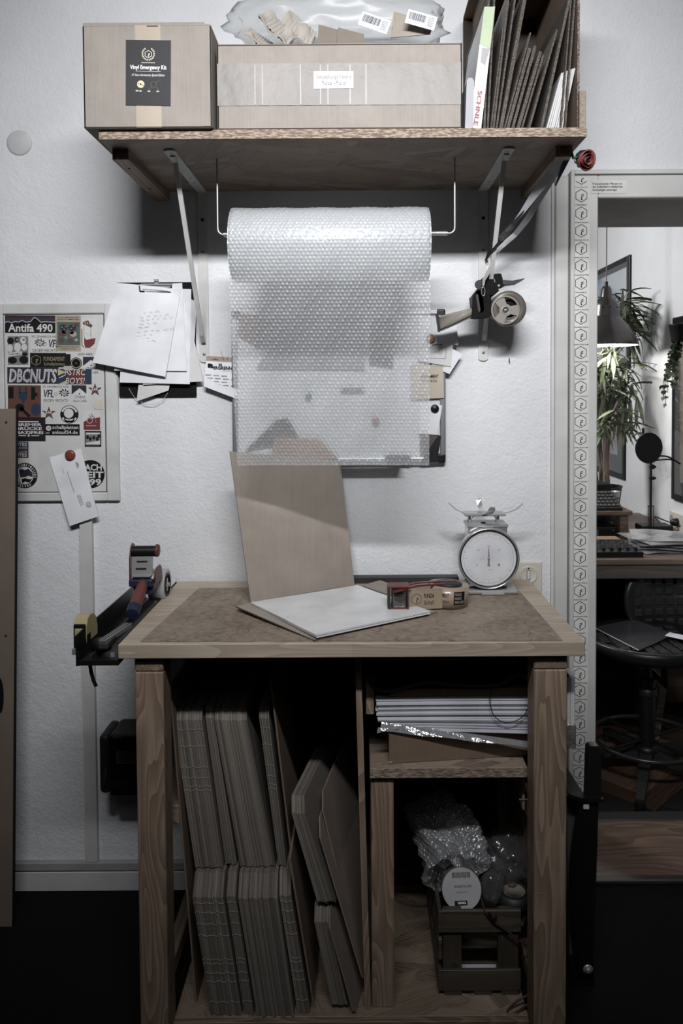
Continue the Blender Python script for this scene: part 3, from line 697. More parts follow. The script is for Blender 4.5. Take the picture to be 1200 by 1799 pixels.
# grey book and white record carton
bk = root('book', P(822, 218, 1.80), 'slim grey hardcover standing beside the long taped box', 'book')
A, B_ = P(817, 221, 1.80), P(829, 134, 1.80); A.z = SZ1 + 0.0005
put('cover', MB().prism([(0, 0), (0.014, 0), (0.0185, 0.004), (0.0205, 0.105), (0.016, 0.112), (0.008, 0.112), (0.004, 0.105)], 0, 0.22, frame((A.x, 1.80 + 0.22, SZ1 + 0.0005), (1, 0, 0), (0, 0, 1)) @ Mx.Identity(4)), C('grey_cover', (140, 142, 148), 0.5), bk)
sp_ = root('flat_carton', P(850, 218, 1.81), 'white flat carton with red letters and a green patch, standing upright', 'box')
A, B_ = P(824, 221, 1.812), P(851, 12, 1.812); A.z = SZ1 + 0.0006; wd2 = P(845, 220, 1.812).x - P(824, 220, 1.812).x
put('sleeve', MB().slab([A, A + V((wd2, 0, 0)), B_ + V((0.024, 0, 0)), B_], (0, 0.26, 0)), C('white_card_gloss', (200, 200, 206), 0.35), sp_)
def along(t, off=0.5, dz=0.0): return (A + V((wd2 * off, 0, 0))) * (1 - t) + (B_ + V((0.024 * off, 0, 0))) * t + V((0, -0.0008, 0))
put('green_patch', MB().slab([along(0.70, 0.0), along(0.66, 1.0), along(1, 1), along(1, 0)], (0, 0.0005, 0)), C('faded_green', (150, 170, 130), 0.5), sp_)
put('grey_mark', MB().slab([along(0.56, 0.25), along(0.53, 0.7), along(0.66, 0.95), along(0.67, 0.25)], (0, -0.0004, 0)), C('faded_grey', (140, 140, 146), 0.5), sp_)
d_ = (B_ - A).normalized()
Ft = frame(along(0.18, 0.52) + V((0, -0.0006, 0)), -d_, (1, 0, -0.1))
put('print', text('SCHNLE', 0.078, 0.0105, Ft, 0.03), C('faded_red', (150, 72, 70), 0.5), sp_)
# sheets: foot px, head px, thickness (m)
C('kraft_dull', (112, 100, 88), 0.85); m_sd = board('shaded_brown_board', (88, 76, 66), 'Y', 0.2); m_sz = board('shaded_grey_board', (84, 77, 70), 'Y', 0.25)  # board colours darkened for the shade inside the upright box
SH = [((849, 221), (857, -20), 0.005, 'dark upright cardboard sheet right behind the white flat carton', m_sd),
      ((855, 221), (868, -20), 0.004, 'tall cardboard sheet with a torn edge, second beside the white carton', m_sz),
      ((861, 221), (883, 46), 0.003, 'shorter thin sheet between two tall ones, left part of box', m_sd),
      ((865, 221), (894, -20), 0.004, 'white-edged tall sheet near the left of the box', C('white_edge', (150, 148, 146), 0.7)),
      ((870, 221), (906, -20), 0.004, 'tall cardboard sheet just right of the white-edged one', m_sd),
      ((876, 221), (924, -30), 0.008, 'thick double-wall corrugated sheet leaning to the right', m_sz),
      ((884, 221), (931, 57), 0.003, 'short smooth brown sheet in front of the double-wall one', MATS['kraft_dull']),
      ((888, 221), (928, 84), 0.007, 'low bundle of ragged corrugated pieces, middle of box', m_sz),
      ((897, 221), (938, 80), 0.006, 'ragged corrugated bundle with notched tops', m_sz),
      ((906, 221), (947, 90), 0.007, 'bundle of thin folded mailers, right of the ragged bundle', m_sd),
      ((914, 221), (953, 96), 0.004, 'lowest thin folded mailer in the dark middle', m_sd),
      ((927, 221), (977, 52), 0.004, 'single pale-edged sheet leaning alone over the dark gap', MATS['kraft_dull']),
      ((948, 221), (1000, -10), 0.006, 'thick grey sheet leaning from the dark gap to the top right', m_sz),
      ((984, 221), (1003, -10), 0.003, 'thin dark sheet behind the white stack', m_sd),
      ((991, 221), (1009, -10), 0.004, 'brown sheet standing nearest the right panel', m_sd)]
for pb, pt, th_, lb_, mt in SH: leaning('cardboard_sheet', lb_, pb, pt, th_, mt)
m_wc = C('white_card', (182, 182, 182), 0.7)
for i in range(8):
    x = 958 + i * 3.7; r_ = leaning('white_card_sheet', 'white card in the fanned low stack at the right end of the box', (x, 221), (x + 24 + (7 - i) * 0.6, 128 - i * 1.2), 0.0035, m_wc, 1.83 + 0.002 * (i % 3), 2.1, 'card', 'fanned white cards', edge=m_wc)
# ================================================================== ON THE WALL, LEFT
YF = 2.246
put('wall_cover_plate', MB().lathe([(0.0001, 0.004), (0.030, 0.0035), (0.0345, 0.002), (0.0355, 0)], wallf(34, 251, YW - 0.0005), 36), C('cover_plate_grey', (186, 187, 188), 0.5), None, 'round grey-white blank cover plate at the upper left of the wall', 'cover plate')

fz = root('fuse_box', P(90, 880, YW), 'white wall fuse box door covered in stickers', 'fuse box')
xL = P(0, 700, YF).x - 0.06; xR = P(206, 700, YF).x; zT = P(100, 533, YF).z; zB = P(100, 881, YF).z
dl, dr = P(8, 700, YF).x, P(184, 700, YF).x; dt, db = P(100, 552, YF).z, P(100, 865, YF).z
b = MB()
b.bx(xL, dl - 0.001, YF, YW, zB, zT, 0, 0.003); b.bx(dr + 0.001, xR, YF, YW, zB, zT, 0, 0.003); b.bx(dl - .002, dr + .002, YF, YW, dt + 0.001, zT, 0, 0.003); b.bx(dl - .002, dr + .002, YF, YW, zB, db - 0.001, 0, 0.003)
b.bx(xR - 0.012, xR + 0.001, YF + 0.004, YW, zB - 0.001, zT + 0.001, 0, 0.002)
put('box_frame', b, m_box, fz)
dp = put('door', MB().bx(dl + 0.0012, dr - 0.0012, YF + 0.0015, YW, db + 0.0012, dt - 0.0012, 0, 0.001), m_box, fz)
put('door_gap', MB().bx(dl - 0.001, dr + 0.001, YF + 0.006, YW - 0.002, db - 0.001, dt + 0.001), m_blk2, fz)
hx, hz = P(174, 712, YF).x, P(174, 710, YF).z
hd = [(hx + 0.011, hz + 0.0145), (hx - 0.004, hz + 0.0145)] + [(hx - 0.004 + 0.0145 * -math.sin(t), hz + 0.0145 * math.cos(t)) for t in [i * PI / 10 for i in range(1, 10)]] + [(hx - 0.004, hz - 0.0145), (hx + 0.011, hz - 0.0145)]
put('pull_recess', MB().prism([(p[0], p[1]) for p in hd[::-1]], -0.001, 0.0016, frame((0, YF + 0.0015, 0), (1, 0, 0), (0, 0, 1))), m_beige, dp, label='cream half-round finger pull')
SY = YF + 0.0015        # door face
PXW = P(101, 700, SY).x - P(100, 700, SY).x
kS = C('sticker_black', (20, 19, 22), 0.45); kW = C('sticker_white', (198, 198, 198), 0.45); kV = C('sticker_violet', (44, 38, 56), 0.5)
kR = C('sticker_red', (120, 42, 42), 0.5); kO = C('sticker_rust', (100, 60, 50), 0.5); kB = C('sticker_blue', (36, 54, 82), 0.5); kT = C('sticker_tan', (160, 146, 122), 0.5)
kG = C('sticker_gold', (150, 136, 104), 0.5); kGr = C('sticker_green_grey', (70, 92, 84), 0.5); kGy = C('sticker_grey', (120, 118, 118), 0.5); kY = C('sticker_yellow', (186, 176, 124), 0.5)
class Stk:
    n = 0
    def __init__(s, x0, y0, x1, y1, mat, label, rot=0.0, round_=False):
        Stk.n += 1; s.cx, s.cy = (x0 + x1) / 2, (y0 + y1) / 2; s.lv = 0
        base = P(s.cx, s.cy, SY); s.F = frame(base, (1, 0, 0), (0, 0, 1)) @ Mx.Rotation(rot - 0.012, 4, 'Z')
        w, h = (x1 - x0) * PXW, (y1 - y0) * PXW; s.z = 0.0003 + 0.00012 * (Stk.n % 5)
        if round_: b = MB().prism(circ(w / 2, 36), -0.0002, s.z, s.F)
        elif isinstance(mat, tuple): b = MB().prism(mat[1], -0.0002, s.z, s.F); mat = mat[0]
        else: b = MB().box((0, 0, s.z / 2), (w, h, s.z), s.F)
        s.o = put('sticker', b, mat, dp, label=label)
    def at(s, x, y, rot=0.0, lv=1): return s.F @ Mx.Translation(((x - s.cx) * PXW, (s.cy - y) * PXW, s.z + 0.00018 * lv)) @ Mx.Rotation(rot, 4, 'Z')
    def t(s, txt, x, y, w, h, mat, bold=0.02, rot=0, lv=1, **k): put('print', text(txt, w * PXW, h * PXW, s.at(x, y, rot, lv), bold * 0.5, **k), mat, s.o)
    def shape(s, pts, mat, lv=1): put('print', poly([((x - s.cx) * PXW, (s.cy - y) * PXW) for x, y in pts][::-1], s.F @ Mx.Translation((0, 0, s.z + 0.00018 * lv))), mat, s.o)
    def r(s, x0, y0, x1, y1, mat, lv=1): s.shape([(x0, y0), (x1, y0), (x1, y1), (x0, y1)], mat, lv)
    def c(s, x, y, r, mat, lv=1, ry=None): put('print', poly(circ(r * PXW, 24, 0, 0, ry and ry * PXW), s.at(x, y, 0, lv)), mat, s.o)
    def ring(s, x, y, r0, r1, mat, lv=1, a0=0, a1=2 * PI): put('print', ring(r0 * PXW, r1 * PXW, s.at(x, y, 0, lv), a0=a0, a1=a1), mat, s.o)
    def ln(s, pts, w, mat, lv=1):
        g = MB(); F = s.F @ Mx.Translation((0, 0, s.z + 0.00018 * lv))
        for a, b in zip(pts[:-1], pts[1:]): line(((a[0] - s.cx) * PXW, (s.cy - a[1]) * PXW), ((b[0] - s.cx) * PXW, (s.cy - b[1]) * PXW), w * PXW, F, g)
        put('print', g, mat, s.o)
# 1 mountain banner
s = Stk(9, 554, 97, 585, kV, 'sticker with a mountain outline and white Antifa 490 lettering')
s.ln([(10, 560.5), (96, 560.5)], 1.2, kO); s.ln([(10, 563), (96, 563)], 0.8, kB)
mt_ = [(9, 567), (14, 565), (20, 567), (27, 565), (33, 566), (39, 563), (46, 566), (54, 565), (60, 558), (64, 559), (72, 566), (80, 565), (88, 565.5), (97, 566)]
s.shape(mt_ + [(97, 585), (9, 585)], kS, 1); s.ln(mt_, 1.0, kW, 2)
s.t('Antifa 490', 53.5, 576, 78, 14.5, kW, 0.045, lv=3)
# 2 illustrated poster
s = Stk(98, 554, 142, 617, kT, 'tan poster sticker with a dark green picture panel')
s.t('SCHUTZSMÜNZE UND\nINSPEKTOR IMMERDABEI', 120, 559.5, 38, 6, m_ink, 0.02)
s.r(101, 566, 140.5, 606, kGr)
for x, y, rr, m_ in ((112, 576, 7, kV), (127, 576, 7, kV), (110, 586, 6, kO), (129, 587, 6, kT), (113, 583, 4, kO), (126, 584, 4, kO), (135, 571, 3.5, kR), (108, 598, 5, kO), (124, 599, 5, kO), (116, 593, 3, kGy), (134, 597, 3, kT)): s.c(x, y, rr, m_, 2, rr * 0.8)
for x, y in ((109, 575), (113, 579), (125, 577), (129, 573), (116, 574)): s.c(x, y, 1.1, kT, 3)
s.t('IMMER AUF DER SUCHE NACH\nTERZIEN UND NATZ!', 120, 611, 38, 6.5, m_ink, 0.0)
# 3 red building drawing
s = Stk(144, 560, 170, 612, kW, 'white sticker with a red drawing like a boot of blocks')
s.shape([(148, 593), (152, 597), (160, 595), (168, 594), (166, 604), (158, 611), (150, 611), (148, 604)], kR)
s.shape([(146, 566), (155, 563), (163, 572), (160, 576), (152, 572), (146, 570)], kO); s.ln([(144, 578), (144, 606), (148, 610)], 1.5, kO); s.ln([(148, 572), (148, 594)], 0.8, kGy); s.ln([(160, 576), (160, 594)], 0.8, kGy)
for x, y in ((153, 586), (157, 584), (155, 590), (159, 588)): s.c(x, y, 0.8, kGy)
for j in range(3): s.ln([(149 + j * 4, 566), (151 + j * 4, 570)], 1.0, kW, 2)
# 4 black and white photo
s = Stk(12, 588, 52, 645, kW, 'portrait black and white photo sticker of three young people')
s.r(14, 591, 50, 641, kGy)
for x, y, a, b_, m_ in ((19, 599, 6, 6, kS), (30, 597, 4, 5, kS), (41, 598, 5, 6, kW), (18, 612, 5, 7, kW), (31, 610, 6, 8, kW), (43, 610, 5, 6, kW), (22, 633, 8, 6, kS), (42, 632, 8, 7, kS), (44, 622, 5, 3, kS)): s.c(x, y, a, m_, 2, b_)
s.c(31, 597, 2.6, kGy, 3); s.c(42, 597, 2.2, kGy, 3); s.shape([(14, 620), (39, 617), (39, 623), (14, 627)], kW, 3); s.t('THE MOVEMENT', 26, 622, 22, 2.6, kS, 0.02, lv=4, rot=0.1)
# 5, 6 club fan stickers
def vfl(x0, y0, lab, mir):
    s = Stk(x0, y0, x0 + 51, y0 + 33, kW, lab)
    s.t('VFL OSNABRÜCK FANS', x0 + 26, y0 + 4, 47, 4.5, m_ink, 0.01); s.t('GEGEN RECHTS!', x0 + 26, y0 + 28.5, 44, 4.8, m_ink, 0.01)
    vx, fx = (x0 + 41, x0 + 17) if mir else (x0 + 13, x0 + 41)
    s.t('VFL', vx + 1, y0 + 16.5, 18, 14, kB, 0.04, shear=0.2); s.t('VFL', vx, y0 + 16, 18, 14, kW, 0.0, shear=0.2, lv=2); s.t('VFL', vx + 0.4, y0 + 16.2, 17, 13, kV, -0.012, shear=0.2, lv=3)
    for a in range(9):
        t = a * 0.7; s.shape([(fx, y0 + 15), (fx + 11 * math.cos(t), y0 + 15 + 8 * math.sin(t)), (fx + 7 * math.cos(t + 0.45), y0 + 15 + 5.5 * math.sin(t + 0.45))], m_ink, 1)
    s.c(fx, y0 + 15.5, 4.5, kW, 2, 3.4); s.ln([(fx - 4, y0 + 15), (fx + 4, y0 + 13)], 0.9, m_ink, 3); s.ln([(fx - 3, y0 + 17), (fx + 4, y0 + 16)], 0.9, m_ink, 3); s.ring(x0 + 26, y0 + 17, 2.2, 3, kGy)
vfl(53, 587, 'upper white football fan sticker, right of the photo sticker', True)
vfl(72, 675, 'lower white football fan sticker, right of the red block sticker', False)
# 7 Fundament sticker
s = Stk(53, 620, 116, 645, kS, 'black sticker with a thin hexagon emblem and gold lettering')
g = MB(); hexagon(9.5 * PXW, 0.8 * PXW, s.at(63.5, 633), g); put('print', g, kG, s.o)
s.t('FUNDAMENT', 95.5, 630.5, 37, 7.5, kG, 0.01); s.t('Schallplatten', 95.5, 640, 37, 7, kG, -0.004)
s = Stk(116, 622, 124, 647, kS, 'narrow black sliver of a covered sticker'); 
# 8 round record sticker
s = Stk(124, 628, 144, 648, kS, 'small round dark record sticker', 0, True); s.ring(134, 638, 7.4, 8.8, kG); s.c(134, 638, 6.6, m_blk2, 2); s.c(134, 638, 1.0, kG, 3)
# 9, 10 smoker stickers
def rauch(x0, y0, lab):
    s = Stk(x0, y0, x0 + 29, y0 + 35, kW, lab); s.shape([(x0, y0 + 1), (x0 + 26, y0 + 1), (x0 + 26, y0 + 16), (x0 + 14, y0 + 6), (x0, y0 + 17)], kV)
    s.t('STARKE\nRAUCHER', x0 + 15, y0 + 25, 24, 12, m_ink, 0.0); s.c(x0 + 14, y0 + 16, 1.3, m_ink)
    if y0 < 650: s.t('SENF 49ER', x0 + 4, y0 - 3.5, 26, 4, m_ink, 0.0)
rauch(146, 626, 'upper sticker with a dark chevron and STARKE RAUCHER print')
rauch(126, 676, 'lower sticker with a dark chevron and STARKE RAUCHER print')
# 11 graffiti banner
s = Stk(13, 645, 103, 674, kV, 'dark violet sticker with silver graffiti lettering')
s.t('DBCNUTS', 58.5, 660.5, 86, 26, m_ink, 0.09, shear=0.15); s.t('DBCNUTS', 58, 660, 84, 24, kW, 0.06, shear=0.15, lv=2); s.t('DBCNUTS', 58, 660, 80, 21, C('sticker_silver', (158, 158, 160), 0.4), 0.0, shear=0.15, lv=3)
for x in (20, 35, 50, 66, 80, 94): s.ln([(x, 649), (x + 7, 672)], 0.5, kGy, 1)
# 12 colour graffiti
s = Stk(102, 648, 161, 675, kB, 'blue red and yellow sticker with white graffiti lettering')
s.shape([(102, 648), (116, 654), (102, 660)], kY); s.shape([(102, 675), (116, 669), (122, 675)], kY); s.shape([(116, 650), (146, 648), (153, 675), (124, 675)], kR, 2)
s.t('BSTRC\nBOYS!', 133, 662, 38, 27, m_ink, 0.07, lv=3, shear=0.2); s.t('BSTRC\nBOYS!', 132.5, 661.5, 37, 26, kW, 0.015, lv=4, shear=0.2); s.ln([(104, 664), (122, 656)], 1.4, kW, 4)
s = Stk(112, 643, 127, 650, C('sticker_pale', (176, 176, 174), 0.5), 'tiny pale label over the colour sticker')
# 13 red block letters reduced to plain blocks
s = Stk(14, 677, 72, 735, kO, 'large rust-red square sticker with plain blue and black blocks')
for q, m_ in (((15, 680, 24, 700), kS), ((33, 680, 37, 690), kB), ((44, 680, 47.5, 690), kB), ((33, 689, 47.5, 701), kB), ((55, 680, 62, 702), kS), ((62, 690, 66, 696), kS)): s.r(*q, m_)
s.c(63, 719, 8.5, kB, 1, 11); s.c(35, 716, 8, kS, 1, 7); s.ln([(36, 716), (52, 732)], 5, kS); s.shape([(36, 701), (46, 701), (41, 710)], kB)
# 14 stars
def star(x, y, lab):
    pts = []
    for i in range(10):
        r_ = (12 if i % 2 == 0 else 4.8) * PXW; a = PI / 2 + i * PI / 5; pts.append((r_ * math.cos(a), r_ * math.sin(a)))
    s = Stk(x - 12, y - 12, x + 12, y + 12, (kO, pts), lab); s.t('RAR', x, y - 1.5, 11, 5, kW, 0.04); s.ln([(x + 6, y - 3), (x + 11, y - 3.5)], 1.5, kS); s.ln([(x - 11, y - 3.5), (x - 6, y - 3)], 1.5, kS)
star(167, 685, 'rust-red star sticker above the finger pull'); star(86, 726, 'rust-red star sticker left of the round emblem')
# 15 round emblem, plain face left out
s = Stk(106, 712, 138, 744, kS, 'round black and white ring sticker under the lower fan sticker', 0, True); s.ring(122, 728, 11.5, 14.8, kW, 1, 0.3, 2.8); s.ring(122, 728, 11.5, 14.8, kW, 1, 3.6, 5.8); s.c(121, 726, 8.5, kW, 1); s.shape([(112, 736), (132, 736), (129, 742), (115, 742)], kW, 1)
s.t('FC', 122, 738, 6, 3.5, kS, 0.03, lv=2)
# 16 bremer bruecke
s = Stk(27, 733, 80, 775, C('sticker_dark_plum', (34, 26, 34), 0.5), 'dark plum sticker with bold white three-line lettering')
s.t('BREMER\nBRÜCKE\nNAZIFREI', 51, 753, 50, 19, kW, 0.05, lines=1.0); s.r(32, 740, 68, 741.6, kW); s.r(33, 764.5, 46, 766, kW); s.r(55, 764.5, 69, 766, kW); s.c(50.5, 765.3, 1.8, kW)
# 17 record buyer
s = Stk(80, 745, 140, 765, kS, 'black sticker with rounded white web address lettering'); s.t('schallplatten\nankauf24.de', 115, 755, 46, 15, kW, 0.02, align='LEFT'); s.c(85.5, 752.5, 4.6, kW); s.ring(85.5, 752.5, 1.3, 1.9, kS, 2); s.c(85.5, 752.5, 3.0, kGy, 3, 0.5); s.t('ankauf', 83.5, 760.5, 6.5, 2.6, kW, 0.02)
# 18 red white crest
s = Stk(147, 722, 176, 755, kW, 'white sticker with a red lower half and a goat crest'); s.shape([(147, 741), (162, 735), (176, 733), (176, 755), (147, 755)], kR); s.c(158, 739, 5.5, kR, 2); s.ring(158, 739, 4.2, 4.9, kW, 3); s.ln([(160, 727), (168, 736), (169, 743)], 1.4, kGy, 3); s.ln([(157, 728), (159, 733), (163, 731)], 1.2, kGy, 3); s.t('STANDORTE', 160, 748, 18, 2, kW, 0.0, lv=3)
# 19 small photo
s = Stk(149, 757, 178, 785, kS, 'small black and white photo sticker below the crest'); s.r(150.5, 760, 176.5, 781, kGy); s.r(151, 760, 176, 763, kW, 2); 
for x, y in ((154, 768), (159, 771), (165, 769), (171, 771), (174, 766)): s.c(x, y, 2.5, kS, 2, 3.5)
s.shape([(151, 778), (176, 774), (176, 781), (151, 781)], kW, 3); s.t('PRELUDIUM', 163, 783.3, 22, 1.6, kGy, 0.0)
# 20 blue red strips
s = Stk(20, 776, 50, 791, C('sticker_slate', (50, 60, 84), 0.5), 'slate blue sticker strip ending in UTES'); s.t('GUTES', 34, 780.5, 27, 6, kW, 0.04); s.t('SCHLECHTES', 36, 787, 24, 3, kW, 0.0)
s = Stk(20, 791, 50, 804, C('sticker_maroon', (70, 36, 46), 0.5), 'maroon sticker strip right below the slate one'); s.t('SCHLECHTES', 36, 793.8, 24, 3, kW, 0.0); s.t('GUTES', 34, 799.5, 27, 6, kW, 0.04)
# 21 round flag sticker
s = Stk(21, 813, 66, 858, kS, 'round black sticker with two waving flags inside a lettered ring', 0, True); s.c(43.5, 835.5, 15.5, kW); s.shape([(33, 826), (38, 823), (44, 826), (50, 823), (57, 830), (58, 838), (50, 836), (44, 838), (36, 839)], kV, 2); s.shape([(38, 842), (44, 840), (52, 842), (57, 841), (52, 848), (44, 846), (39, 849)], kS, 2); s.ln([(31, 825), (38, 850)], 1.6, kW, 3); s.ln([(31, 825), (35, 849)], 1.0, kS, 3)
for i, ch in enumerate('ANTIFASCHISTISCHER'):
    a = math.radians(205 - i * 12.6); put('print', text(ch, 2.4 * PXW, 4.2 * PXW, s.at(43.5 + 18.7 * math.cos(a), 835.5 - 18.7 * math.sin(a), a - PI / 2, 2), 0.03), kW, s.o)
for i, ch in enumerate('FELSEN'):
    a = math.radians(235 + i * 13); put('print', text(ch, 2.6 * PXW, 4.2 * PXW, s.at(43.5 + 18.7 * math.cos(a), 835.5 - 18.7 * math.sin(a), a + PI / 2, 2), 0.03), kW, s.o)
# 22 round bubble letters
s = Stk(134, 806, 184, 860, kS, 'round sticker filled with puffy white bubble letters', 0, True)
for row, y, w_ in (('MACH', 821, 40), ('ZEIT', 834, 46), ('1899', 847, 38)): s.t(row, 159, y, w_, 11.5, kW, 0.06)

# envelope and magnet
ev = root('envelope', P(128, 920, 2.235), 'white window envelope held by the red magnet on the fuse box', 'envelope')
c4 = [P(123, 924, 2.236), P(173, 907, 2.234), P(142, 788, 2.243), P(86, 804, 2.243)]
put('paper', MB().sheet(c4, 0.0022, nu=8, nv=8, curl=0.002), m_paper, ev)
FE = frame(sum(c4, V((0, 0, 0))) / 4 + V((0, -0.0042, 0)), c4[1] - c4[0], c4[3] - c4[0])
rt = FE @ Mx.Rotation(-PI / 2, 4, 'Z')
put('print', text('Steuerverwaltung 2020', 0.062, 0.0035, rt @ Mx.Translation((-0.018, -0.004, 0)), 0.0).join(text('Gemeinde', 0.016, 0.002, rt @ Mx.Translation((-0.055, -0.014, 0)))).join(text('Ludwigstrasse 47\nAuf dem Felde 12\n49074 Osnabrück', 0.032, 0.011, rt @ Mx.Translation((0.040, 0.006, 0)), align='LEFT')).join(text('GENIAL\nZURÜCK', 0.018, 0.007, rt @ Mx.Translation((-0.058, 0.030, 0)), 0.02)), C('print_grey', (0, 0, 0)), ev)
put('stamp', poly(circ(0.008, 20), FE @ Mx.Translation((0.024, -0.058, 0))), C('faint_grey_print', (176, 178, 182)), ev)
put('magnet', MB().lathe([(0.0001, 0.007), (0.009, 0.0066), (0.0135, 0.005), (0.0148, 0.002), (0.0148, 0)], wallf(123.5, 799.5, 2.2400), 28), C('magnet_red', (140, 52, 40), 0.3), None, 'round red magnet pinning the envelope', 'magnet')

# clipboard with paper
cbY = 2.252
cb = root('clipboard', P(275, 700, cbY), 'black clipboard hanging behind a pile of papers', 'clipboard')
cx0, cx1, cz0, cz1 = P(208, 600, cbY).x, P(344, 600, cbY).x, P(275, 697, cbY).z, P(275, 496, cbY).z
put('board', MB().bx(cx0, cx1, cbY - 0.001, cbY + 0.003, cz0, cz1, 0, 0.001), m_blk2, cb)
clz = P(275, 499, 2.235).z
b = MB(); b.box((P(275, 499, 2.235).x, 2.236, clz - 0.001), (0.088, 0.006, 0.0045), None, 0, 0.001); b.sheet([(P(244, 500, 2.24).x, 2.232, clz - 0.012), (P(302, 500, 2.24).x, 2.232, clz - 0.012), (P(302, 500, 2.24).x, 2.240, clz), (P(244, 500, 2.24).x, 2.240, clz)], 0.0012)
put('clip_bar', b, m_steel, cb)
b = MB(); b.cyl((P(275, 490, 2.24).x - 0.006, 2.238, clz + 0.010), (P(275, 490, 2.24).x + 0.006, 2.238, clz + 0.010), 0.0045, 12); b.box((P(275, 490, 2.24).x, 2.240, clz + 0.006), (0.010, 0.003, 0.014))
put('hanging_eye', b, m_steel, cb)
wire = [P(245, 500, 2.233), P(245, 511, 2.231), P(262, 512, 2.229), P(300, 513, 2.229), P(285, 510, 2.229), P(250, 508, 2.23)]
put('clip_wire', MB().tube(wire, 0.0012, 6), m_steel, cb)
put('rubber_foot', MB().cyl(P(245, 502, 2.232), P(246, 512, 2.230), 0.0022, 10).cyl(P(246, 512, 2.230), P(254, 512, 2.229), 0.0022, 10).lathe([(0.0001, .003), (.0022, .002), (.0024, 0)], wallf(301, 504, 2.232), 12), m_blk, cb)
def paper(q, lab_, mat=m_paper, **k):
    return put('paper_sheet', MB().sheet([P(*t) for t in q], 0.0005, **k), mat, None, lab_, 'paper', 'papers on the clipboard')
m_pap2 = C('off_white_paper', (200, 200, 198), 0.8)
paper([(240, 705, 2.2405), (296, 686, 2.241), (330, 530, 2.243), (262, 520, 2.243)], 'lowest off-white folded letter sticking out at the bottom of the clipboard', m_pap2)
paper([(252, 676, 2.238), (357, 670, 2.238), (322, 508, 2.242), (240, 510, 2.242)], 'wide sheet whose tip reaches furthest right under the clip', m_pap2, curl=0.004)
paper([(304, 650, 2.2365), (338, 655, 2.2365), (346, 530, 2.240), (318, 518, 2.240)], 'sheet edge showing between the pile and the bracket', C('pale_paper', (192, 194, 200), 0.8))
paper([(211, 672, 2.235), (334, 675, 2.235), (336, 508, 2.240), (220, 504, 2.240)], 'third sheet of the pile with its lower edge showing', m_paper, curl=0.004)
paper([(202, 651, 2.232), (329, 652, 2.232), (320, 497, 2.238), (214, 503, 2.238)], 'second white sheet hanging squarely behind the handwritten one', m_paper, curl=0.006)
top_c = [(163, 637, 2.222), (291, 662, 2.222), (318, 508, 2.235), (207, 497, 2.2345)]
hw = root('paper_sheet', P(230, 660, 2.222), 'tilted top sheet with pencil handwriting on the clipboard', 'paper', 'papers on the clipboard')
put('paper', MB().sheet([P(*t) for t in top_c], 0.0005, nu=14, nv=14, bulge=0.004, curl=0.004), m_paper, hw)
g = MB(); rnd = random.Random(3)
rows = [(252, 549, 24), (246, 557, 46), (247, 563, 56), (245, 570, 30), (243, 576, 22), (240, 584, 58), (240, 591, 26), (238, 597, 22), (233, 603, 44), (242, 611, 20), (244, 617, 10)]
for (x, y, n_) in rows:
    xx = x
    while xx < x + n_:
        pp = []
        for q in range(rnd.randint(4, 9)):
            pp.append((xx + q * 1.1, y - (xx - x) * 0.12 + rnd.uniform(-1.5, 1.4)))
        for a_, b_ in zip(pp[:-1], pp[1:]):
            pa, pb = P(a_[0], a_[1], 2.2215), P(b_[0], b_[1], 2.2215); g.add([pa, pb, pb + V((0, 0, 0.0007)), pa + V((0, 0, 0.0007))], [(0, 1, 2, 3)])
        xx += len(pp) * 1.1 + rnd.uniform(1.5, 6)
put('handwriting', g, m_pencil, hw)
# thin cable loop below the clipboard
put('string', MB().tube([P(226, 682, 2.249), P(236, 698, 2.248), P(254, 710, 2.247), P(270, 711, 2.247), P(286, 703, 2.247), P(295, 690, 2.249)], 0.0007, 6), C('cream_string', (180, 176, 166), 0.7), None, 'thin pale string loop hanging below the clipboard', 'string')

# flyer right of the bracket
fy = root('flyer', P(385, 695, 2.243), 'race event flyer curling off the wall left of the bubble wrap', 'flyer')
c4 = [P(358, 679, 2.235), P(418, 702, 2.236), P(412, 628, 2.252), P(363, 624, 2.252)]
put('paper', MB().sheet(c4, 0.0005, nu=8, nv=8, curl=0.003), m_paper, fy)
put('header_band', MB().slab([P(362, 634, 2.2490), P(412, 636, 2.2490), P(412, 628.5, 2.2503), P(363, 625, 2.2503)], (0, -0.0004, 0)), C('flyer_rust', (168, 140, 122), 0.7), fy)
def ft(s_, x, y, w_, h_, y_, b_=0.0, m_=m_ink, r_=-0.03): put('print', text(s_, w_ * PXW, h_ * PXW, frame(P(x, y, y_), (1, 0, r_), (0, -0.2, 1)), b_), m_, fy)
ft('B', 370, 643.5, 10, 10, 2.2440, 0.07); ft('ERGRENNEN', 396, 646.5, 42, 6.5, 2.2430, 0.03); ft('58', 387, 640.5, 6, 4.5, 2.2450, 0.03); ft('Sonntag 4. Juni', 400, 652, 18, 2, 2.2424, 0, kO)
ft('~^~', 378, 631, 12, 3.5, 2.2480, 0.02)
for j, (y, n_) in enumerate(((659, 3), (664.5, 4), (670, 3), (676, 4), (682, 3))):
    for i in range(n_): ft('sponsoren'[:5 + (i + j) % 4], 366 + i * 14 + (j % 2) * 3, y + i * 0.9, 10, 2.6, 2.2388 - j * 0.0006, 0.02, (m_ink, kGy, kR)[(i + j) % 3])
put('staple', MB().tube([P(393, 632, 2.246), P(390, 624, 2.240), P(389, 617, 2.238)], 0.0004, 5).tube([P(399, 632, 2.246), P(402, 622, 2.240)], 0.0004, 5), m_dk, fy)

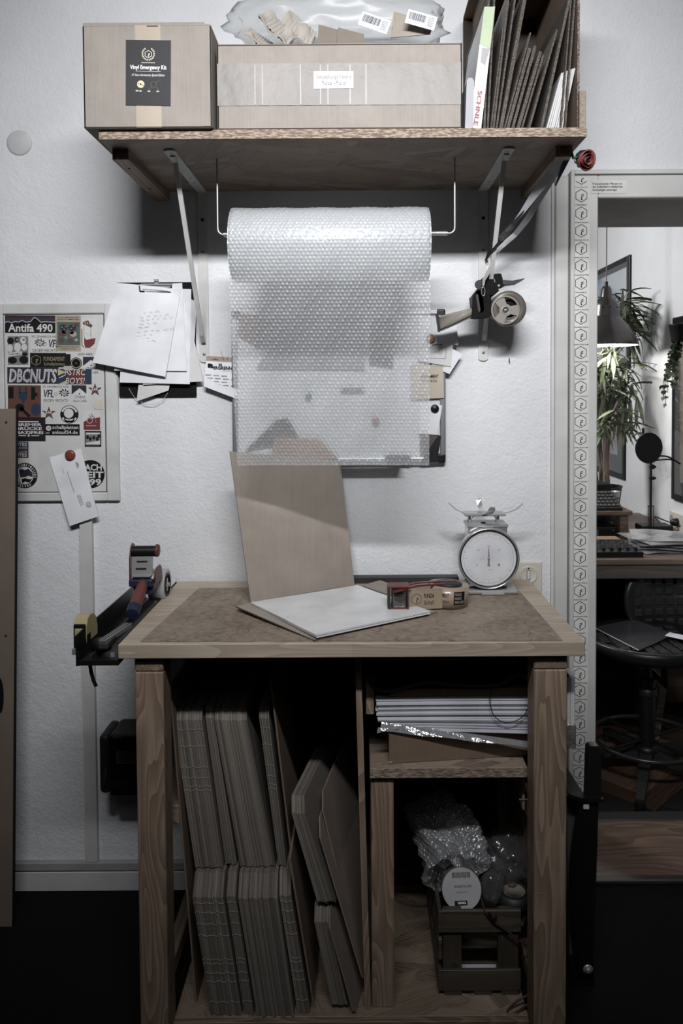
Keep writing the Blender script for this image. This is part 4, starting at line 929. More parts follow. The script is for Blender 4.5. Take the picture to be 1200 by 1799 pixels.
# ------------------------------------------------------------------ whiteboard behind the wrap
wbY = 2.238
w0, w1, wz0, wz1 = P(783, 700, wbY).x - 0.60, P(783, 700, wbY).x, P(700, 814, wbY).z, P(700, 543, wbY).z
wb = root('whiteboard', ((w0 + w1) / 2, wbY, wz0), 'aluminium-framed whiteboard half hidden behind the bubble wrap', 'whiteboard')
put('board_face', MB().bx(w0 + 0.01, w1 - 0.01, wbY + 0.006, wbY + 0.02, wz0 + 0.01, wz1 - 0.01), C('whiteboard_enamel', (205, 207, 210), 0.2), wb)
m_alu = C('aluminium', (172, 174, 178), 0.35, 0.85)
for q in ((w0 + .02, w1 - .02, wz0, wz0 + 0.016), (w0 + .02, w1 - .02, wz1 - 0.016, wz1), (w0, w0 + 0.016, wz0 + .02, wz1 - .02), (w1 - 0.016, w1, wz0 + .02, wz1 - .02)):
    put('frame_rail', MB().bx(q[0], q[1], wbY, wbY + 0.021, q[2], q[3], 0, 0.003, 2), m_alu, wb)
for x in (w0, w1):
    for z in (wz0, wz1):
        sx = 1 if x == w0 else -1; sz = 1 if z == wz0 else -1
        put('corner_cap', MB().bx(min(x, x + sx * 0.026), max(x, x + sx * 0.026), wbY - 0.001, wbY + 0.0215, min(z, z + sz * 0.027), max(z, z + sz * 0.027), 0, 0.005, 3), m_blk, wb)
put('pen_ledge', MB().bx(P(598, 800, 2.2).x, P(706, 800, 2.2).x, 2.20, wbY, wz0 - 0.003, wz0 + 0.001, 0, 0.001), m_alu, wb)
def note(q, lab_, mat, name='note', cat='note', **k): return put(name, MB().sheet([P(*t) for t in q], 0.0005, nu=6, nv=6, **k), mat, None, lab_, cat, 'notes on the whiteboard')
nA = 2.236
note([(735, 602, 2.236), (805, 606, 2.236), (802, 560, 2.237), (735, 556, 2.237)], 'white slip half hidden behind the tape gun handle', m_paper)
note([(757, 645, nA), (790, 657, 2.232), (812, 622, 2.230), (772, 600, nA)], 'white paper slanting out past the right edge of the whiteboard', m_paper)
n2 = root('note', P(765, 640, 2.232), 'printed drawing note pinned by the orange magnet', 'note', 'notes on the whiteboard')
put('paper', MB().sheet([P(735, 634, 2.233), P(792, 644, 2.229), P(796, 604, 2.232), P(735, 602, 2.234)], 0.0005), m_pap2, n2)
g = MB()
for a_, b_ in (((738, 636), (782, 643)), ((784, 610), (783, 630)), ((738, 609), (784, 610)), ((738, 628), (783, 630))):
    pa, pb = P(a_[0], a_[1], 2.2285), P(b_[0], b_[1], 2.2285); g.tube([pa, pb], 0.0004, 4)
g.tube([P(774 + 3 * math.cos(t), 618 + 3 * math.sin(t), 2.2283) for t in [i * 0.5 for i in range(13)]], 0.0003, 4); g.tube([P(762, 619, 2.2283), P(766, 617, 2.2283), P(770, 619, 2.2283)], 0.0003, 4)
put('print', g, C('print_grey', (0, 0, 0)), n2); put('print', text('HÖRPROBE', 18 * PXW, 2.5 * PXW, wallf(768, 605.5, 2.2290), 0.04), m_ink, n2)
n3 = root('note', P(760, 700, 2.234), 'beige card with FUNDAMENT print on the whiteboard', 'note', 'notes on the whiteboard')
put('paper', MB().sheet([P(722, 702, 2.2345), P(780, 699, 2.2325), P(778, 642, 2.2335), P(722, 640, 2.2345)], 0.0012), C('beige_card', (184, 172, 152), 0.8), n3)
put('print', text('FUNDAMENT', 0.048, 0.0085, wallf(755, 661, 2.2312), 0.01).join(text('RECORDS', 0.044, 0.007, wallf(754, 669, 2.2312), -0.01)), m_ink, n3)
note([(735, 762, 2.2345), (769, 764, 2.2345), (777, 712, 2.2350), (738, 708, 2.2350)], 'white slip under the black magnet', m_paper)
note([(738, 800, 2.2362), (765, 801, 2.2362), (767, 752, 2.2366), (738, 750, 2.2366)], 'dark brown photo print at the lower right of the whiteboard', C('photo_brown', (84, 66, 64), 0.5), 'photo_print', 'photo')
note([(738, 814, 2.2360), (768, 812, 2.2360), (775, 766, 2.2364), (770, 764, 2.2364)], 'black strip right of the brown photo print', C('photo_black', (30, 30, 34), 0.4), 'photo_print', 'photo')
put('magnet', MB().lathe([(0.0001, 0.009), (0.008, 0.0085), (0.0118, 0.005), (0.012, 0)], wallf(757, 595, 2.2325), 24), C('magnet_orange', (170, 122, 92), 0.4), None, 'orange-brown magnet beside the tape gun handle', 'magnet')
put('magnet', MB().lathe([(0.0001, 0.006), (0.009, 0.0055), (0.0115, 0.003), (0.0118, 0)], wallf(764, 718, 2.2340), 24), m_blk, None, 'black round magnet near the right edge of the whiteboard', 'magnet')
# things seen blurred through the wrap
def blur(q, lab_, mat, name='note', cat='note'): note(q, lab_, mat, name, cat)
blur([(418, 590, 2.235), (452, 610, 2.235), (462, 556, 2.236), (420, 548, 2.236)], 'rust-coloured card at the upper left of the whiteboard, behind the wrap', C('card_rust', (110, 66, 54), 0.6))
blur([(448, 612, 2.2348), (500, 606, 2.2348), (498, 556, 2.2358), (455, 560, 2.2358)], 'dark card beside the rust-coloured one, behind the wrap', C('card_dark', (34, 34, 40), 0.6))
blur([(450, 648, 2.235), (640, 650, 2.235), (640, 505 + 50, 2.236), (505, 556, 2.236)], 'large grey print across the top of the whiteboard, behind the wrap', C('card_grey', (128, 130, 136), 0.6))
blur([(648, 640, 2.2348), (690, 646, 2.2348), (694, 560, 2.2358), (652, 560, 2.2358)], 'dark narrow card in the upper middle, behind the wrap', C('card_slate', (60, 62, 68), 0.6))
put('magnet', MB().lathe([(0.0001, 0.007), (0.009, 0.006), (0.0095, 0)], wallf(542, 696, 2.236), 20), C('magnet_green', (66, 120, 104), 0.4), None, 'green magnet seen blurred through the bubble wrap', 'magnet')
put('magnet', MB().lathe([(0.0001, 0.007), (0.010, 0.006), (0.0105, 0)], wallf(660, 740, 2.236), 20), C('magnet_pink', (170, 70, 80), 0.4), None, 'pinkish-red magnet seen blurred through the bubble wrap', 'magnet')
blur([(430, 792, 2.2345), (528, 776, 2.2345), (506, 735, 2.2350), (486, 738, 2.2350)], 'dark triangular photo behind the lower left of the wrap', C('photo_dusk', (52, 50, 54), 0.6), 'photo_print', 'photo')
put('magnet', MB().lathe([(0.0001, 0.007), (0.008, 0.006), (0.0085, 0)], wallf(505, 745, 2.233), 20), C('magnet_crimson', (120, 40, 46), 0.4), None, 'dark crimson magnet on the triangular photo behind the wrap', 'magnet')
blur([(476, 812, 2.2335), (594, 806, 2.2335), (560, 772, 2.2340), (482, 768, 2.2340)], 'tan card at the bottom of the whiteboard behind the wrap', C('card_tan', (158, 124, 98), 0.7))
blur([(598, 690, 2.2348), (640, 690, 2.2348), (640, 682, 2.2352), (598, 682, 2.2352)], 'thin dark marker line strip in the middle of the whiteboard', C('strip_dark', (96, 98, 104), 0.6))
blur([(676, 812, 2.2345), (722, 814, 2.2345), (722, 800, 2.2350), (676, 800, 2.2350)], 'small dark label at the bottom of the whiteboard', C('strip_dark2', (70, 72, 78), 0.6))

# ------------------------------------------------------------------ beige tape gun on the right bracket
TY = 2.115
tg = root('tape_gun', P(850, 540, TY), 'beige and black tape gun hanging from the right shelf bracket', 'tape dispenser')
m_bg = C('gun_beige', (132, 126, 116), 0.4, coat=0.2); m_gr = C('gun_grey', (52, 49, 47), 0.55)
TX = P(101, 540, TY).x - P(100, 540, TY).x
def TF(x, y, yy=TY): return wallf(x, y, yy)
b = MB(); b.lathe([(0.024, 0.0), (0.0375, 0.0), (0.046, 0.001), (0.0465, 0.003), (0.0465, 0.049), (0.046, 0.050), (0.024, 0.05), (0.024, 0.0)], TF(888, 545, TY + 0.05), 56, caps=False)
put('tape_roll', b, C('parcel_tape_brown', (88, 81, 75), 0.35, coat=0.2), tg)
b = MB(); Fh = TF(888, 545, TY - 0.001)
b.lathe([(0.0335, 0), (0.0385, 0), (0.0385, 0.003), (0.0355, 0.004), (0.0335, 0.003), (0.0335, 0)], Fh, 48, caps=False)
arms = []
for k in range(3):
    a0 = math.radians(90 + 30 + 120 * k)
    arms += [(0.0345 * math.cos(a0 + t), 0.0345 * math.sin(a0 + t)) for t in (-0.42, -0.2, 0, 0.2, 0.42)]
    am = a0 + math.radians(60); arms += [(0.0165 * math.cos(am + t), 0.0165 * math.sin(am + t)) for t in (-0.35, 0, 0.35)]
b.prism(arms, -0.002, 0.002, Fh)
hubw = put('hub', b, m_bg, tg)
put('hub_recess', MB().prism(circ(0.034, 32), -0.012, -0.010, Fh), m_blk2, hubw)
put('axle', MB().lathe([(0.0001, 0.007), (0.0025, 0.0068), (0.003, 0.0055), (0.003, 0.003)], Fh, 14).lathe([(0.0105, 0.0022), (0.0105, 0.0035), (0.009, 0.0035), (0.0075, 0.0005), (0.0035, 0.0)], Fh, 24), m_steel, hubw)
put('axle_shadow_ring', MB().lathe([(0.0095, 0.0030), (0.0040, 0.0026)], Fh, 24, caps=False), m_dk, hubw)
def gp(pts, cx, cy): return [((x - cx) * TX, (cy - y) * TX) for x, y in pts][::-1]
body = [(843, 492), (852, 487), (872, 484), (876, 485), (882, 506), (868, 510), (873, 514), (864, 522), (856, 522), (856, 560), (832, 562), (824, 560), (826, 522), (834, 512), (840, 505)]
put('body', MB().prism(gp(body, 850, 520), 0.0, 0.046, frame(P(850, 520, TY + 0.05), (1, 0, 0), (0, 0, 1))), C('gun_black', (12, 11, 11), 0.65, spec=0.12), tg)
put('front_roller', MB().cyl(P(842, 500, TY + 0.002), P(842, 500, TY + 0.05), 0.012, 20), m_gr, tg)
bl = [(877, 496), (878, 504), (904, 501), (915, 495), (916, 493), (895, 497)]
put('cutter_blade', MB().prism(gp(bl, 890, 498), 0, 0.047, frame(P(890, 498, TY + 0.049), (1, 0, 0), (0, 0, 1))), m_dk, tg)
put('pivot_screw', MB().lathe([(0.0001, 0.003), (0.003, 0.0025), (0.004, 0)], TF(876.5, 502, TY + 0.0035), 14), m_steel, tg)
put('slot_plate', MB().box((0, 0, 0), (0.0022, 0.009, 0.001), TF(869, 493, TY + 0.0035) @ Mx.Rotation(0.2, 4, 'Z')), MATS['sticker_grey'], tg)
kn = [(833, 516), (836, 513), (841, 513), (844, 516), (847, 546), (845, 551), (841, 552), (838, 550)]
hb = put('grip_block', MB().prism(gp(kn, 840, 532), 0, 0.036, frame(P(840, 532, TY + 0.04), (1, 0, 0), (0, 0, 1))), m_bg, tg)
kn2 = [(836, 518), (838, 516.5), (840, 518), (844, 545), (843, 548), (841, 548), (840, 545)]
put('grip_slot', MB().prism(gp(kn2, 840, 532), 0, 0.001, frame(P(840, 532, TY + 0.0038), (1, 0, 0), (0, 0, 1))), m_gr, hb)
put('neck', MB().prism(gp([(824, 524), (833, 518), (838, 550), (832, 546), (826, 541)], 830, 532), 0, 0.030, frame(P(830, 532, TY + 0.04), (1, 0, 0), (0, 0, 1))), m_gr, tg)
hl = [(766, 554), (770, 556), (812, 546), (832, 541), (840, 550), (833, 556), (812, 566), (792, 575), (772, 583), (769, 583)]
hb2 = MB().prism(gp(hl, 800, 562), 0, 0.028, frame(P(800, 562, TY + 0.038), (1, 0, 0), (0, 0, 1)))
bmx = bmesh.new(); vs_ = [bmx.verts.new(p) for p in hb2.v]
for f in hb2.f:
    try: bmx.faces.new([vs_[i] for i in f])
    except ValueError: pass
bmesh.ops.remove_doubles(bmx, verts=bmx.verts[:], dist=1e-6); bmesh.ops.bevel(bmx, geom=bmx.edges[:], offset=0.005, segments=3, affect='EDGES'); bmx.verts.index_update()
hb2 = MB().add([v.co.copy() for v in bmx.verts], [[v.index for v in f.verts] for f in bmx.faces], 0, True); bmx.free()
hnd = put('handle', hb2, m_bg, tg)
put('end_cap', MB().prism(gp([(765, 553), (768, 553.5), (772, 583.5), (769, 584)], 768, 568), 0, 0.030, frame(P(768, 568, TY + 0.039), (1, 0, 0), (0, 0, 1))), m_blk, hnd)
# lanyard
st_ = root('lanyard', P(940, 380, 2.2), 'black and white lanyard ribbon strung from the shelf corner to the tape gun', 'lanyard')
kk = [(1004, 262, 1.86), (985, 283, 1.90), (960, 330, 1.98), (936, 364, 2.04), (912, 395, 2.08), (890, 418, 2.09), (870, 441, 2.10), (856, 462, 2.105)]
m_rbk = C('ribbon_black', (24, 24, 26), 0.6, bump=0.5, bscale=600); m_rwh = C('ribbon_white', (176, 178, 182), 0.35, coat=0.3)
put('white_ribbon', MB().strip([P(*k) for k in [(1000, 266, 1.87), (972, 308, 1.95), (945, 352, 2.03), (926, 386, 2.09), (905, 412, 2.14), (882, 432, 2.14), (862, 452, 2.11)]], [0.020, 0.020, 0.018, 0.016, 0.014, 0.013, 0.010], 0.0008, [V((0.8, 0.2, -0.55))] * 7), m_rwh, st_)
put('white_ribbon', MB().strip([P(*k) for k in [(1001, 268, 1.875), (968, 306, 1.94), (940, 340, 1.99), (918, 372, 2.03), (900, 396, 2.06)]], [0.018, 0.022, 0.020, 0.012, 0.008], 0.0008, [V((0.8, 0.2, -0.5))] * 5), m_rwh, st_)
put('black_ribbon', MB().strip([P(*k) for k in [(1002, 268, 1.868), (990, 292, 1.90), (976, 326, 1.95)]], [0.012, 0.012, 0.003], 0.0012, [V((0.9, 0, -0.3))] * 3), m_rbk, st_)
put('black_ribbon', MB().strip([P(*k) for k in [(921, 370, 2.02), (900, 396, 2.04), (880, 420, 2.05), (862, 440, 2.07), (853, 458, 2.09)]], [0.003, 0.013, 0.019, 0.014, 0.004], 0.0012, [V((0.75, 0, -0.65))] * 5), m_rbk, st_)
put('twisted_ribbon', MB().strip([P(*k) for k in [(852, 452, 2.10), (857, 466, 2.10), (858, 478, 2.098), (850, 492, 2.097), (849, 502, 2.095)]], [0.006, 0.011, 0.011, 0.008, 0.004], 0.001, [V((1, 0, -0.5)), V((1, 0, -0.2)), V((1, 0.2, 0.4)), V((1, 0.3, 0.6)), V((1, 0, 0))]), C('ribbon_silver', (150, 152, 156), 0.3, coat=0.3), st_)
put('clip', MB().tube([P(849 + 3.0 * math.sin(t), 512 + 8 * math.cos(t), 2.093) for t in [i * PI / 8 for i in range(16)]], 0.0011, 6, closed=True), m_chrome, st_)
put('emblem', ring(0.0042, 0.0050, frame(P(881, 419, 2.045), (0.6, 0, 0.75), (-0.75, 0, 0.6)), n=20).join(text('FUNDA', 0.014, 0.0045, frame(P(893, 403, 2.035), (0.6, 0, 0.7), (-0.7, 0, 0.6)))), C('print_grey', (0, 0, 0)), st_)

# paper rose tucked at the shelf corner
rz = root('paper_rose', P(1022, 278, 1.84), 'red paper rose with green sepals tucked at the right shelf corner', 'flower')
m_rose = C('rose_red', (112, 40, 42), 0.6); m_rose2 = C('rose_pale_red', (150, 74, 66), 0.6); m_sep = C('sepal_green', (48, 82, 66), 0.6)
cR = P(1026, 280, 1.835); ax = V((0.45, -0.75, -0.30)).normalized(); FR = frame(cR, ax.cross(V((0, 0, 1))), V((0, 0, 1)))
FR = frame(cR, V((0, 0, 1)).cross(ax), ax.cross(V((0, 0, 1)).cross(ax)))  # local z = ax
for i in range(9):
    rr = 0.004 + i * 0.0021; a0 = i * 2.1; b = MB(); seg = 12
    top, bot = [], []
    for j in range(seg + 1):
        a = a0 + (j / seg) * (2.9 + 0.1 * i); fl_ = 0.0035 * math.sin(PI * j / seg)
        top.append((rr * 1.12 * math.cos(a) + fl_ * math.cos(a), (rr * 1.12 + fl_) * math.sin(a), 0.014 - 0.0008 * i + 0.003 * math.sin(PI * j / seg)))
        bot.append((rr * 0.6 * math.cos(a), rr * 0.6 * math.sin(a), -0.018 + 0.0005 * i))
    vs = top + bot + [(p[0] * 0.93, p[1] * 0.93, p[2]) for p in top] + [(p[0] * 0.9, p[1] * 0.9, p[2]) for p in bot]; N = seg + 1
    fs = [(j, j + 1, N + j + 1, N + j) for j in range(seg)] + [(2 * N + j + 1, 2 * N + j, 3 * N + j, 3 * N + j + 1) for j in range(seg)] + [(j + 1, j, 2 * N + j, 2 * N + j + 1) for j in range(seg)]
    b.add(vs, fs, 0, True, FR); put('petal', b, m_rose if i < 6 else (m_rose if i % 2 else m_rose2), rz)
for i in range(5):
    a = i * 1.257 + 0.4; b = MB(); u = V((math.cos(a), math.sin(a), 0)); t_ = V((-math.sin(a), math.cos(a), 0))
    pts = [u * 0.006 + t_ * 0.004 + V((0, 0, -0.024)), u * 0.006 - t_ * 0.004 + V((0, 0, -0.024)), u * 0.0175 - t_ * 0.008 + V((0, 0, -0.010)), u * 0.021 + V((0, 0, 0.006)), u * 0.0175 + t_ * 0.008 + V((0, 0, -0.010))]
    b.slab(pts, u * 0.0008); b.xf(FR); put('sepal', b, m_sep, rz)
put('stem', MB().tube([FR @ V((0, 0, -0.012)), FR @ V((0, 0, -0.035)), P(1003, 262, 1.88)], 0.003, 8), m_sep, rz)

# light switch plate behind the scale
sw = root('light_switch', P(935, 1060, YW), 'cream switch plate on the wall behind the scale', 'switch')
put('plate', MB().bx(P(884, 1000, 2.255).x, P(952, 1000, 2.255).x, 2.252, YW, P(930, 1068, 2.255).z, P(930, 987, 2.255).z, 0, 0.003, 2), m_beige, sw)
Fs = wallf(928.5, 1010, 2.2515)
put('dial_ring', MB().lathe([(0.0001, 0.0012), (0.0215, 0.0012), (0.024, 0.003), (0.0255, 0.0012), (0.0255, 0)], Fs, 36), m_beige, sw)
put('rocker', MB().box((0, 0, 0.003), (0.0085, 0.024, 0.005), Fs @ Mx.Rotation(0.03, 4, 'X'), 0, 0.0012), m_white, sw)
put('rocker_slot', MB().box((0, 0, 0.0013), (0.0105, 0.026, 0.001), Fs).lathe([(0.0001, 0.0018), (0.0025, 0.0018), (0.0025, 0.001)], Fs @ Mx.Translation((0, 0.0185, 0)), 12).lathe([(0.0001, 0.0018), (0.0025, 0.0018), (0.0025, 0.001)], Fs @ Mx.Translation((0, -0.0185, 0)), 12), m_dk, sw)
put('wall_nail', MB().tube([P(895, 629, 2.262), P(894.5, 633, 2.25), P(896, 637, 2.253)], 0.0012, 6), m_blk, None, 'tiny dark hook on the bare wall right of the tape gun', 'hook')
# ================================================================== PACKING TABLE
TYF = 1.682
tz0, tz1 = 0.839, 0.870
tx0, tx1 = P(207, 1140, TYF).x, P(1028, 1140, TYF).x
zb_ = -0.008
tb = root('packing_table', ((tx0 + tx1) / 2, 1.98, FZ), 'wooden packing table on square posts with shelves below', 'table')
put('tabletop', MB().bx(tx0, tx1, TYF, 2.245, tz0, tz1, 0, 0.0015), m_top, tb)
lx = [(P(237, 1200, 1.70).x, P(290, 1400, 1.70).x), (P(938, 1400, 1.70).x, P(996, 1400, 1.70).x)]
for i, (a, b_) in enumerate(lx):
    for y0 in (1.70, 2.16):
        g = MB().bx(a, b_, y0, y0 + 0.07, FZ, tz0 - 0.034, 0, 0.004, 2); put('leg', g, m_pine, tb)
        put('leg_cap_block', MB().bx(a, b_, y0 - 0.001, y0 + 0.07, tz0 - 0.034, tz0, 0, 0.003), wood('end_grain', (150, 126, 102), (92, 70, 52), 'Y', 30, 28) if 'end_grain' not in MATS else MATS['end_grain'], tb)
xin0, xin1 = lx[0][1], lx[1][0]
for (a, b_) in lx:
    put('side_rail', MB().bx(a + 0.012, b_ - 0.02 if a > 0 else b_ + 0.008, 1.805, 2.16, 0.41, 0.455, 0, 0.003), m_pineY, tb)
    put('side_rail', MB().bx(a + 0.012, b_ - 0.02, 1.805, 2.16, 0.02, 0.065, 0, 0.003), m_pineY, tb)
put('side_panel', MB().bx(xin1 + 0.030, xin1 + 0.038, 1.81, 2.16, 0.0, tz0 - 0.035), m_cardd, tb)  # added side panel, closes the compartment to keep it dark
put('shade_back_panel', MB().bx(xin0 - 0.03, xin1 + 0.03, 2.232, 2.238, 0.0, tz0 - 0.002), C('under_table_shade', (40, 33, 28), 0.8), tb)  # dark panel added so the compartments read as deep shade
put('bottom_board', MB().bx(xin0 - 0.0, xin1 + 0.0, 1.757, 2.23, zb_ - 0.018, zb_, 0, 0.001), m_osb_f, tb)
put('bottom_rail', MB().bx(xin0, xin1, 1.742, 1.757, FZ, zb_ - 0.001, 0, 0.001), m_pineX, tb)
dv0, dv1 = P(623, 1165, 1.775), P(641, 1775, 1.775)
put('divider', MB().slab([(dv1.x, 1.775, zb_), (dv1.x + 0.014, 1.775, zb_), (dv0.x + 0.014, 1.775, tz0), (dv0.x, 1.775, tz0)], (0, 0.42, 0)), m_pine, tb)
pA, pB = P(652, 1500, 1.79).x, P(692, 1500, 1.79).x
put('short_post', MB().bx(pA, pB, 1.782, 1.83, zb_, 0.533, 0, 0.002), m_pine, tb)
put('short_post', MB().bx(pA, pB, 2.12, 2.168, zb_, 0.533, 0, 0.002), m_pine, tb)
put('corner_block', MB().bx(P(643, 1250, 1.80).x, P(657, 1250, 1.80).x, 1.80, 1.83, P(650, 1256, 1.80).z, P(650, 1196, 1.80).z, 0, 0.002), m_pine, tb)
shx0 = P(650, 1370, 1.77).x
put('middle_shelf', MB().bx(shx0, xin1 + 0.001, 1.770, 2.225, 0.534, 0.556, 0, 0.001), m_osb, tb)
put('middle_shelf_edge', MB().bx(shx0, xin1, 1.7690, 1.7704, 0.5345, 0.5555), m_osb_e, tb)
cl = put('cleat', MB().bx(P(923, 1400, 1.82).x, xin1, 1.82, 1.86, P(930, 1425, 1.82).z, 0.533, 0, 0.004), m_pine, tb)
put('screw', MB().cyl(P(912, 1404.5, 1.82), P(926, 1404.5, 1.82), 0.0018, 8), m_chrome, cl)
for zz in (0.40, 0.29):
    put('staple_mark', MB().box((P(950, 1400, 1.699).x, 1.6996, zz + 0.02), (0.010, 0.0008, 0.0014)), m_steel, tb)

# cardboard mat with stains
mp = [(247, 1128), (988, 1126), (905, 1031), (350, 1034)]
m, t, b = nt('stained_cardboard')
v = vec(t)
n1 = nd(t, 'ShaderNodeTexNoise', {'Vector': v, 'Scale': 5, 'Detail': 6, 'Roughness': 0.6}); n2 = nd(t, 'ShaderNodeTexNoise', {'Vector': v, 'Scale': 60, 'Detail': 5})
n3 = nd(t, 'ShaderNodeTexNoise', {'Vector': vec(t, (1, 1, 1), (0, 0, 0.5)), 'Scale': 8.5, 'Detail': 2})
a1 = nd(t, 'ShaderNodeMix', {'Factor': 0.4, 'A': n1.outputs['Fac'], 'B': n2.outputs['Fac']}, data_type='FLOAT').outputs[0]
c1 = ramp(t, a1, [(0.36, (104, 86, 70)), (0.5, (134, 116, 98)), (0.64, (152, 135, 117))])
rg = nd(t, 'ShaderNodeMath', {0: nd(t, 'ShaderNodeMath', {0: n3.outputs['Fac'], 1: 0.545}, operation='SUBTRACT').outputs[0]}, operation='ABSOLUTE').outputs[0]
rg = nd(t, 'ShaderNodeMapRange', {'Value': rg, 'From Max': 0.010, 'To Min': 0.65, 'To Max': 0.0}).outputs[0]
rm = nd(t, 'ShaderNodeMix', {'Factor': rg, 'A': c1, 'B': lin((88, 66, 50))}, data_type='RGBA').outputs['Result']
t.links.new(rm, b.inputs['Base Color']); b.inputs['Roughness'].default_value = 0.7
t.links.new(nd(t, 'ShaderNodeBump', {'Height': a1, 'Strength': 0.3, 'Distance': 0.001}).outputs[0], b.inputs['Normal'])
pts = [Z(x, y, 0.8703) for x, y in mp]
n_ = 28; front = [pts[0].lerp(pts[1], i / n_) + V((0, 0.0012 * math.sin(i * 1.7) + 0.001 * math.sin(i * 4.1), 0)) for i in range(n_ + 1)]
put('cardboard_mat', MB().slab(front + [pts[2], pts[3]], (0, 0, 0.0022)), m, None, 'large stained cardboard mat covering the tabletop', 'mat')
put('cutting_rule', MB().bx(P(618, 1020, 2.21).x, P(806, 1020, 2.21).x, 2.205, 2.242, 0.8705, 0.8865, 0, 0.001), m_dk, None, 'dark grey flat bar lying along the rear edge of the tabletop', 'bar')

# LP mailer, lid up
ml = root('record_mailer', Z(590, 1080, 0.874), 'open cardboard record mailer with its lid standing up', 'mailer')
B0 = [(415, 1065, 0.886), (552, 1124, 0.8745), (768, 1075, 0.8745), (642, 1026, 0.8745)]
bp = [Z(x, y, z) for x, y, z in B0]
hinge0, hinge1 = Z(441, 1058, 0.8780), Z(623, 1027, 0.8780)
b = MB().sheet([bp[1], bp[2], hinge1, hinge0], 0.0032, nu=6, nv=4)
put('base_panel', b, m_card, ml)
put('front_flap', MB().sheet([bp[0], bp[1] , bp[1].lerp(hinge0, 0.02) + V((0.004, 0, 0.0005)), hinge0 + V((0.003, 0, 0))], 0.0032, nu=6, nv=3), m_card, ml)
put('flute_edge', MB().slab([bp[0] + V((0, -0.0006, -0.0002)), bp[1] + V((0, -0.0006, -0.0002)), bp[1] + V((0, -0.0006, -0.0034)), bp[0] + V((0, -0.0006, -0.0034))], (0, -0.0004, 0)).slab([bp[1] + V((0, -0.0008, 0)), bp[2] + V((0, -0.0008, 0)), bp[2] + V((0, -0.0008, -0.0034)), bp[1] + V((0, -0.0008, -0.0034))], (0, -0.0003, 0)), flutes('flute_dark', (96, 80, 66), (26, 20, 16), 500), ml)
put('side_flap', MB().slab([Z(636, 1030, 0.877), Z(700, 1052, 0.877), Z(735, 1046, 0.877), Z(668, 1021, 0.877)], (0, 0, 0.003)), m_card, ml)
TL, TR = P(404, 793, 2.075), P(598, 811, 2.235)
b = MB().sheet([hinge0, hinge1, TR, TL], 0.0035, nu=10, nv=10, bulge=0.006)
put('lid', b, m_card, ml)
# records on it
lpz = 0.8782
def lp(name, lab_, z0, th_, off, mat):
    q = [(441, 1058), (555, 1115), (755, 1073), (628, 1028)]
    pts = [Z(x, y, 0.886) + V((off[0], off[1], z0 - 0.886)) for x, y in q]
    r_ = root(name, pts[0], lab_, 'record')
    put('sleeve', MB().slab(pts, (0, 0, th_)), mat, r_); return r_, pts
m_slv = C('record_sleeve_white', (218, 219, 222), 0.28, coat=0.25)
lp('record', 'lower white record in the open mailer', lpz, 0.0034, (0.0015, 0.0008), m_slv)
put('spine_gap', MB(), m_ink) if 0 else None
r_, q_ = lp('record', 'upper white record on top, faintly drawn cover', lpz + 0.0046, 0.0034, (0, 0.0), m_slv)
FL = frame(sum(q_, V((0, 0, 0))) / 4 + V((-0.01, 0.005, 0.0036)), (q_[2] - q_[1]), (q_[0] - q_[1]) + V((0, 0, 0)))
g = MB(); rnd = random.Random(11)
for i in range(26):
    x, y = rnd.uniform(-0.05, 0.05), rnd.uniform(-0.035, 0.035); line((x, y), (x + rnd.uniform(-0.025, 0.025), y + rnd.uniform(-0.02, 0.02)), 0.0006, FL, g)
put('faint_drawing', g, C('faint_drawing', (190, 190, 194), 0.4), r_)
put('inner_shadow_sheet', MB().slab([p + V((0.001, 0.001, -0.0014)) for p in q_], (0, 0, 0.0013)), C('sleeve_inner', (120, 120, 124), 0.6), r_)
put('spine_print', text('FL-012   VARIOUS ARTISTS', 0.10, 0.0016, frame(q_[0].lerp(q_[1], 0.45) + V((-0.0004, -0.0004, 0.0017)), q_[1] - q_[0], (0, 0, 1)), 0.01), MATS['print_grey'], r_)

# hand dispenser with printed tape
dz = 0.8728
dp_ = root('tape_dispenser', Z(770, 1065, 0.8725), 'red hand tape dispenser with printed brown tape lying by the records', 'tape dispenser')
rc = P(786, 1046, 1.975); rc.z = 0.8755; Rt = 0.051
m_pt = C('printed_tape', (158, 138, 112), 0.3, coat=0.3)
FT = Mx.Translation((rc.x, rc.y, rc.z)) @ Mx.Rotation(0.05, 4, 'Y')
put('tape_roll', MB().lathe([(0.038, 0), (Rt, 0), (Rt, 0.05), (0.038, 0.05), (0.038, 0)], FT, 56, caps=False), m_pt, dp_)
put('core', MB().lathe([(0.0375, 0.001), (0.0375, 0.049), (0.0345, 0.049), (0.0345, 0.001), (0.0375, 0.001)], FT, 40, caps=False), m_kraft, dp_)
def on_roll(b, R_, z0):  # wrap flat lettering (local x = arc, y = height) round the roll
    for i, p in enumerate(b.v):
        a = -PI / 2 + p.x / R_; b.v[i] = FT @ V((R_ * math.cos(a), R_ * math.sin(a), z0 + p.y))
    return b
g = MB()
for i in range(9): g.add([(x, y, 0) for x, y in ((0.009 + i * 0.0035, -0.0155), (0.009 + (i + 1) * 0.0035, -0.0155), (0.009 + (i + 1) * 0.0035, 0.0165), (0.009 + i * 0.0035, 0.0165))], [(0, 1, 2, 3)])
put('print_block', on_roll(g, Rt + 0.0003, 0.025), m_blk2, dp_)
put('print', on_roll(text('FRAGILE!\nHANDLE\nWITH CARE', 0.026, 0.026, Mx.Translation((0.0245, 0.0005, 0)), 0.01, align='LEFT'), Rt + 0.0006, 0.025), m_kraft, dp_)
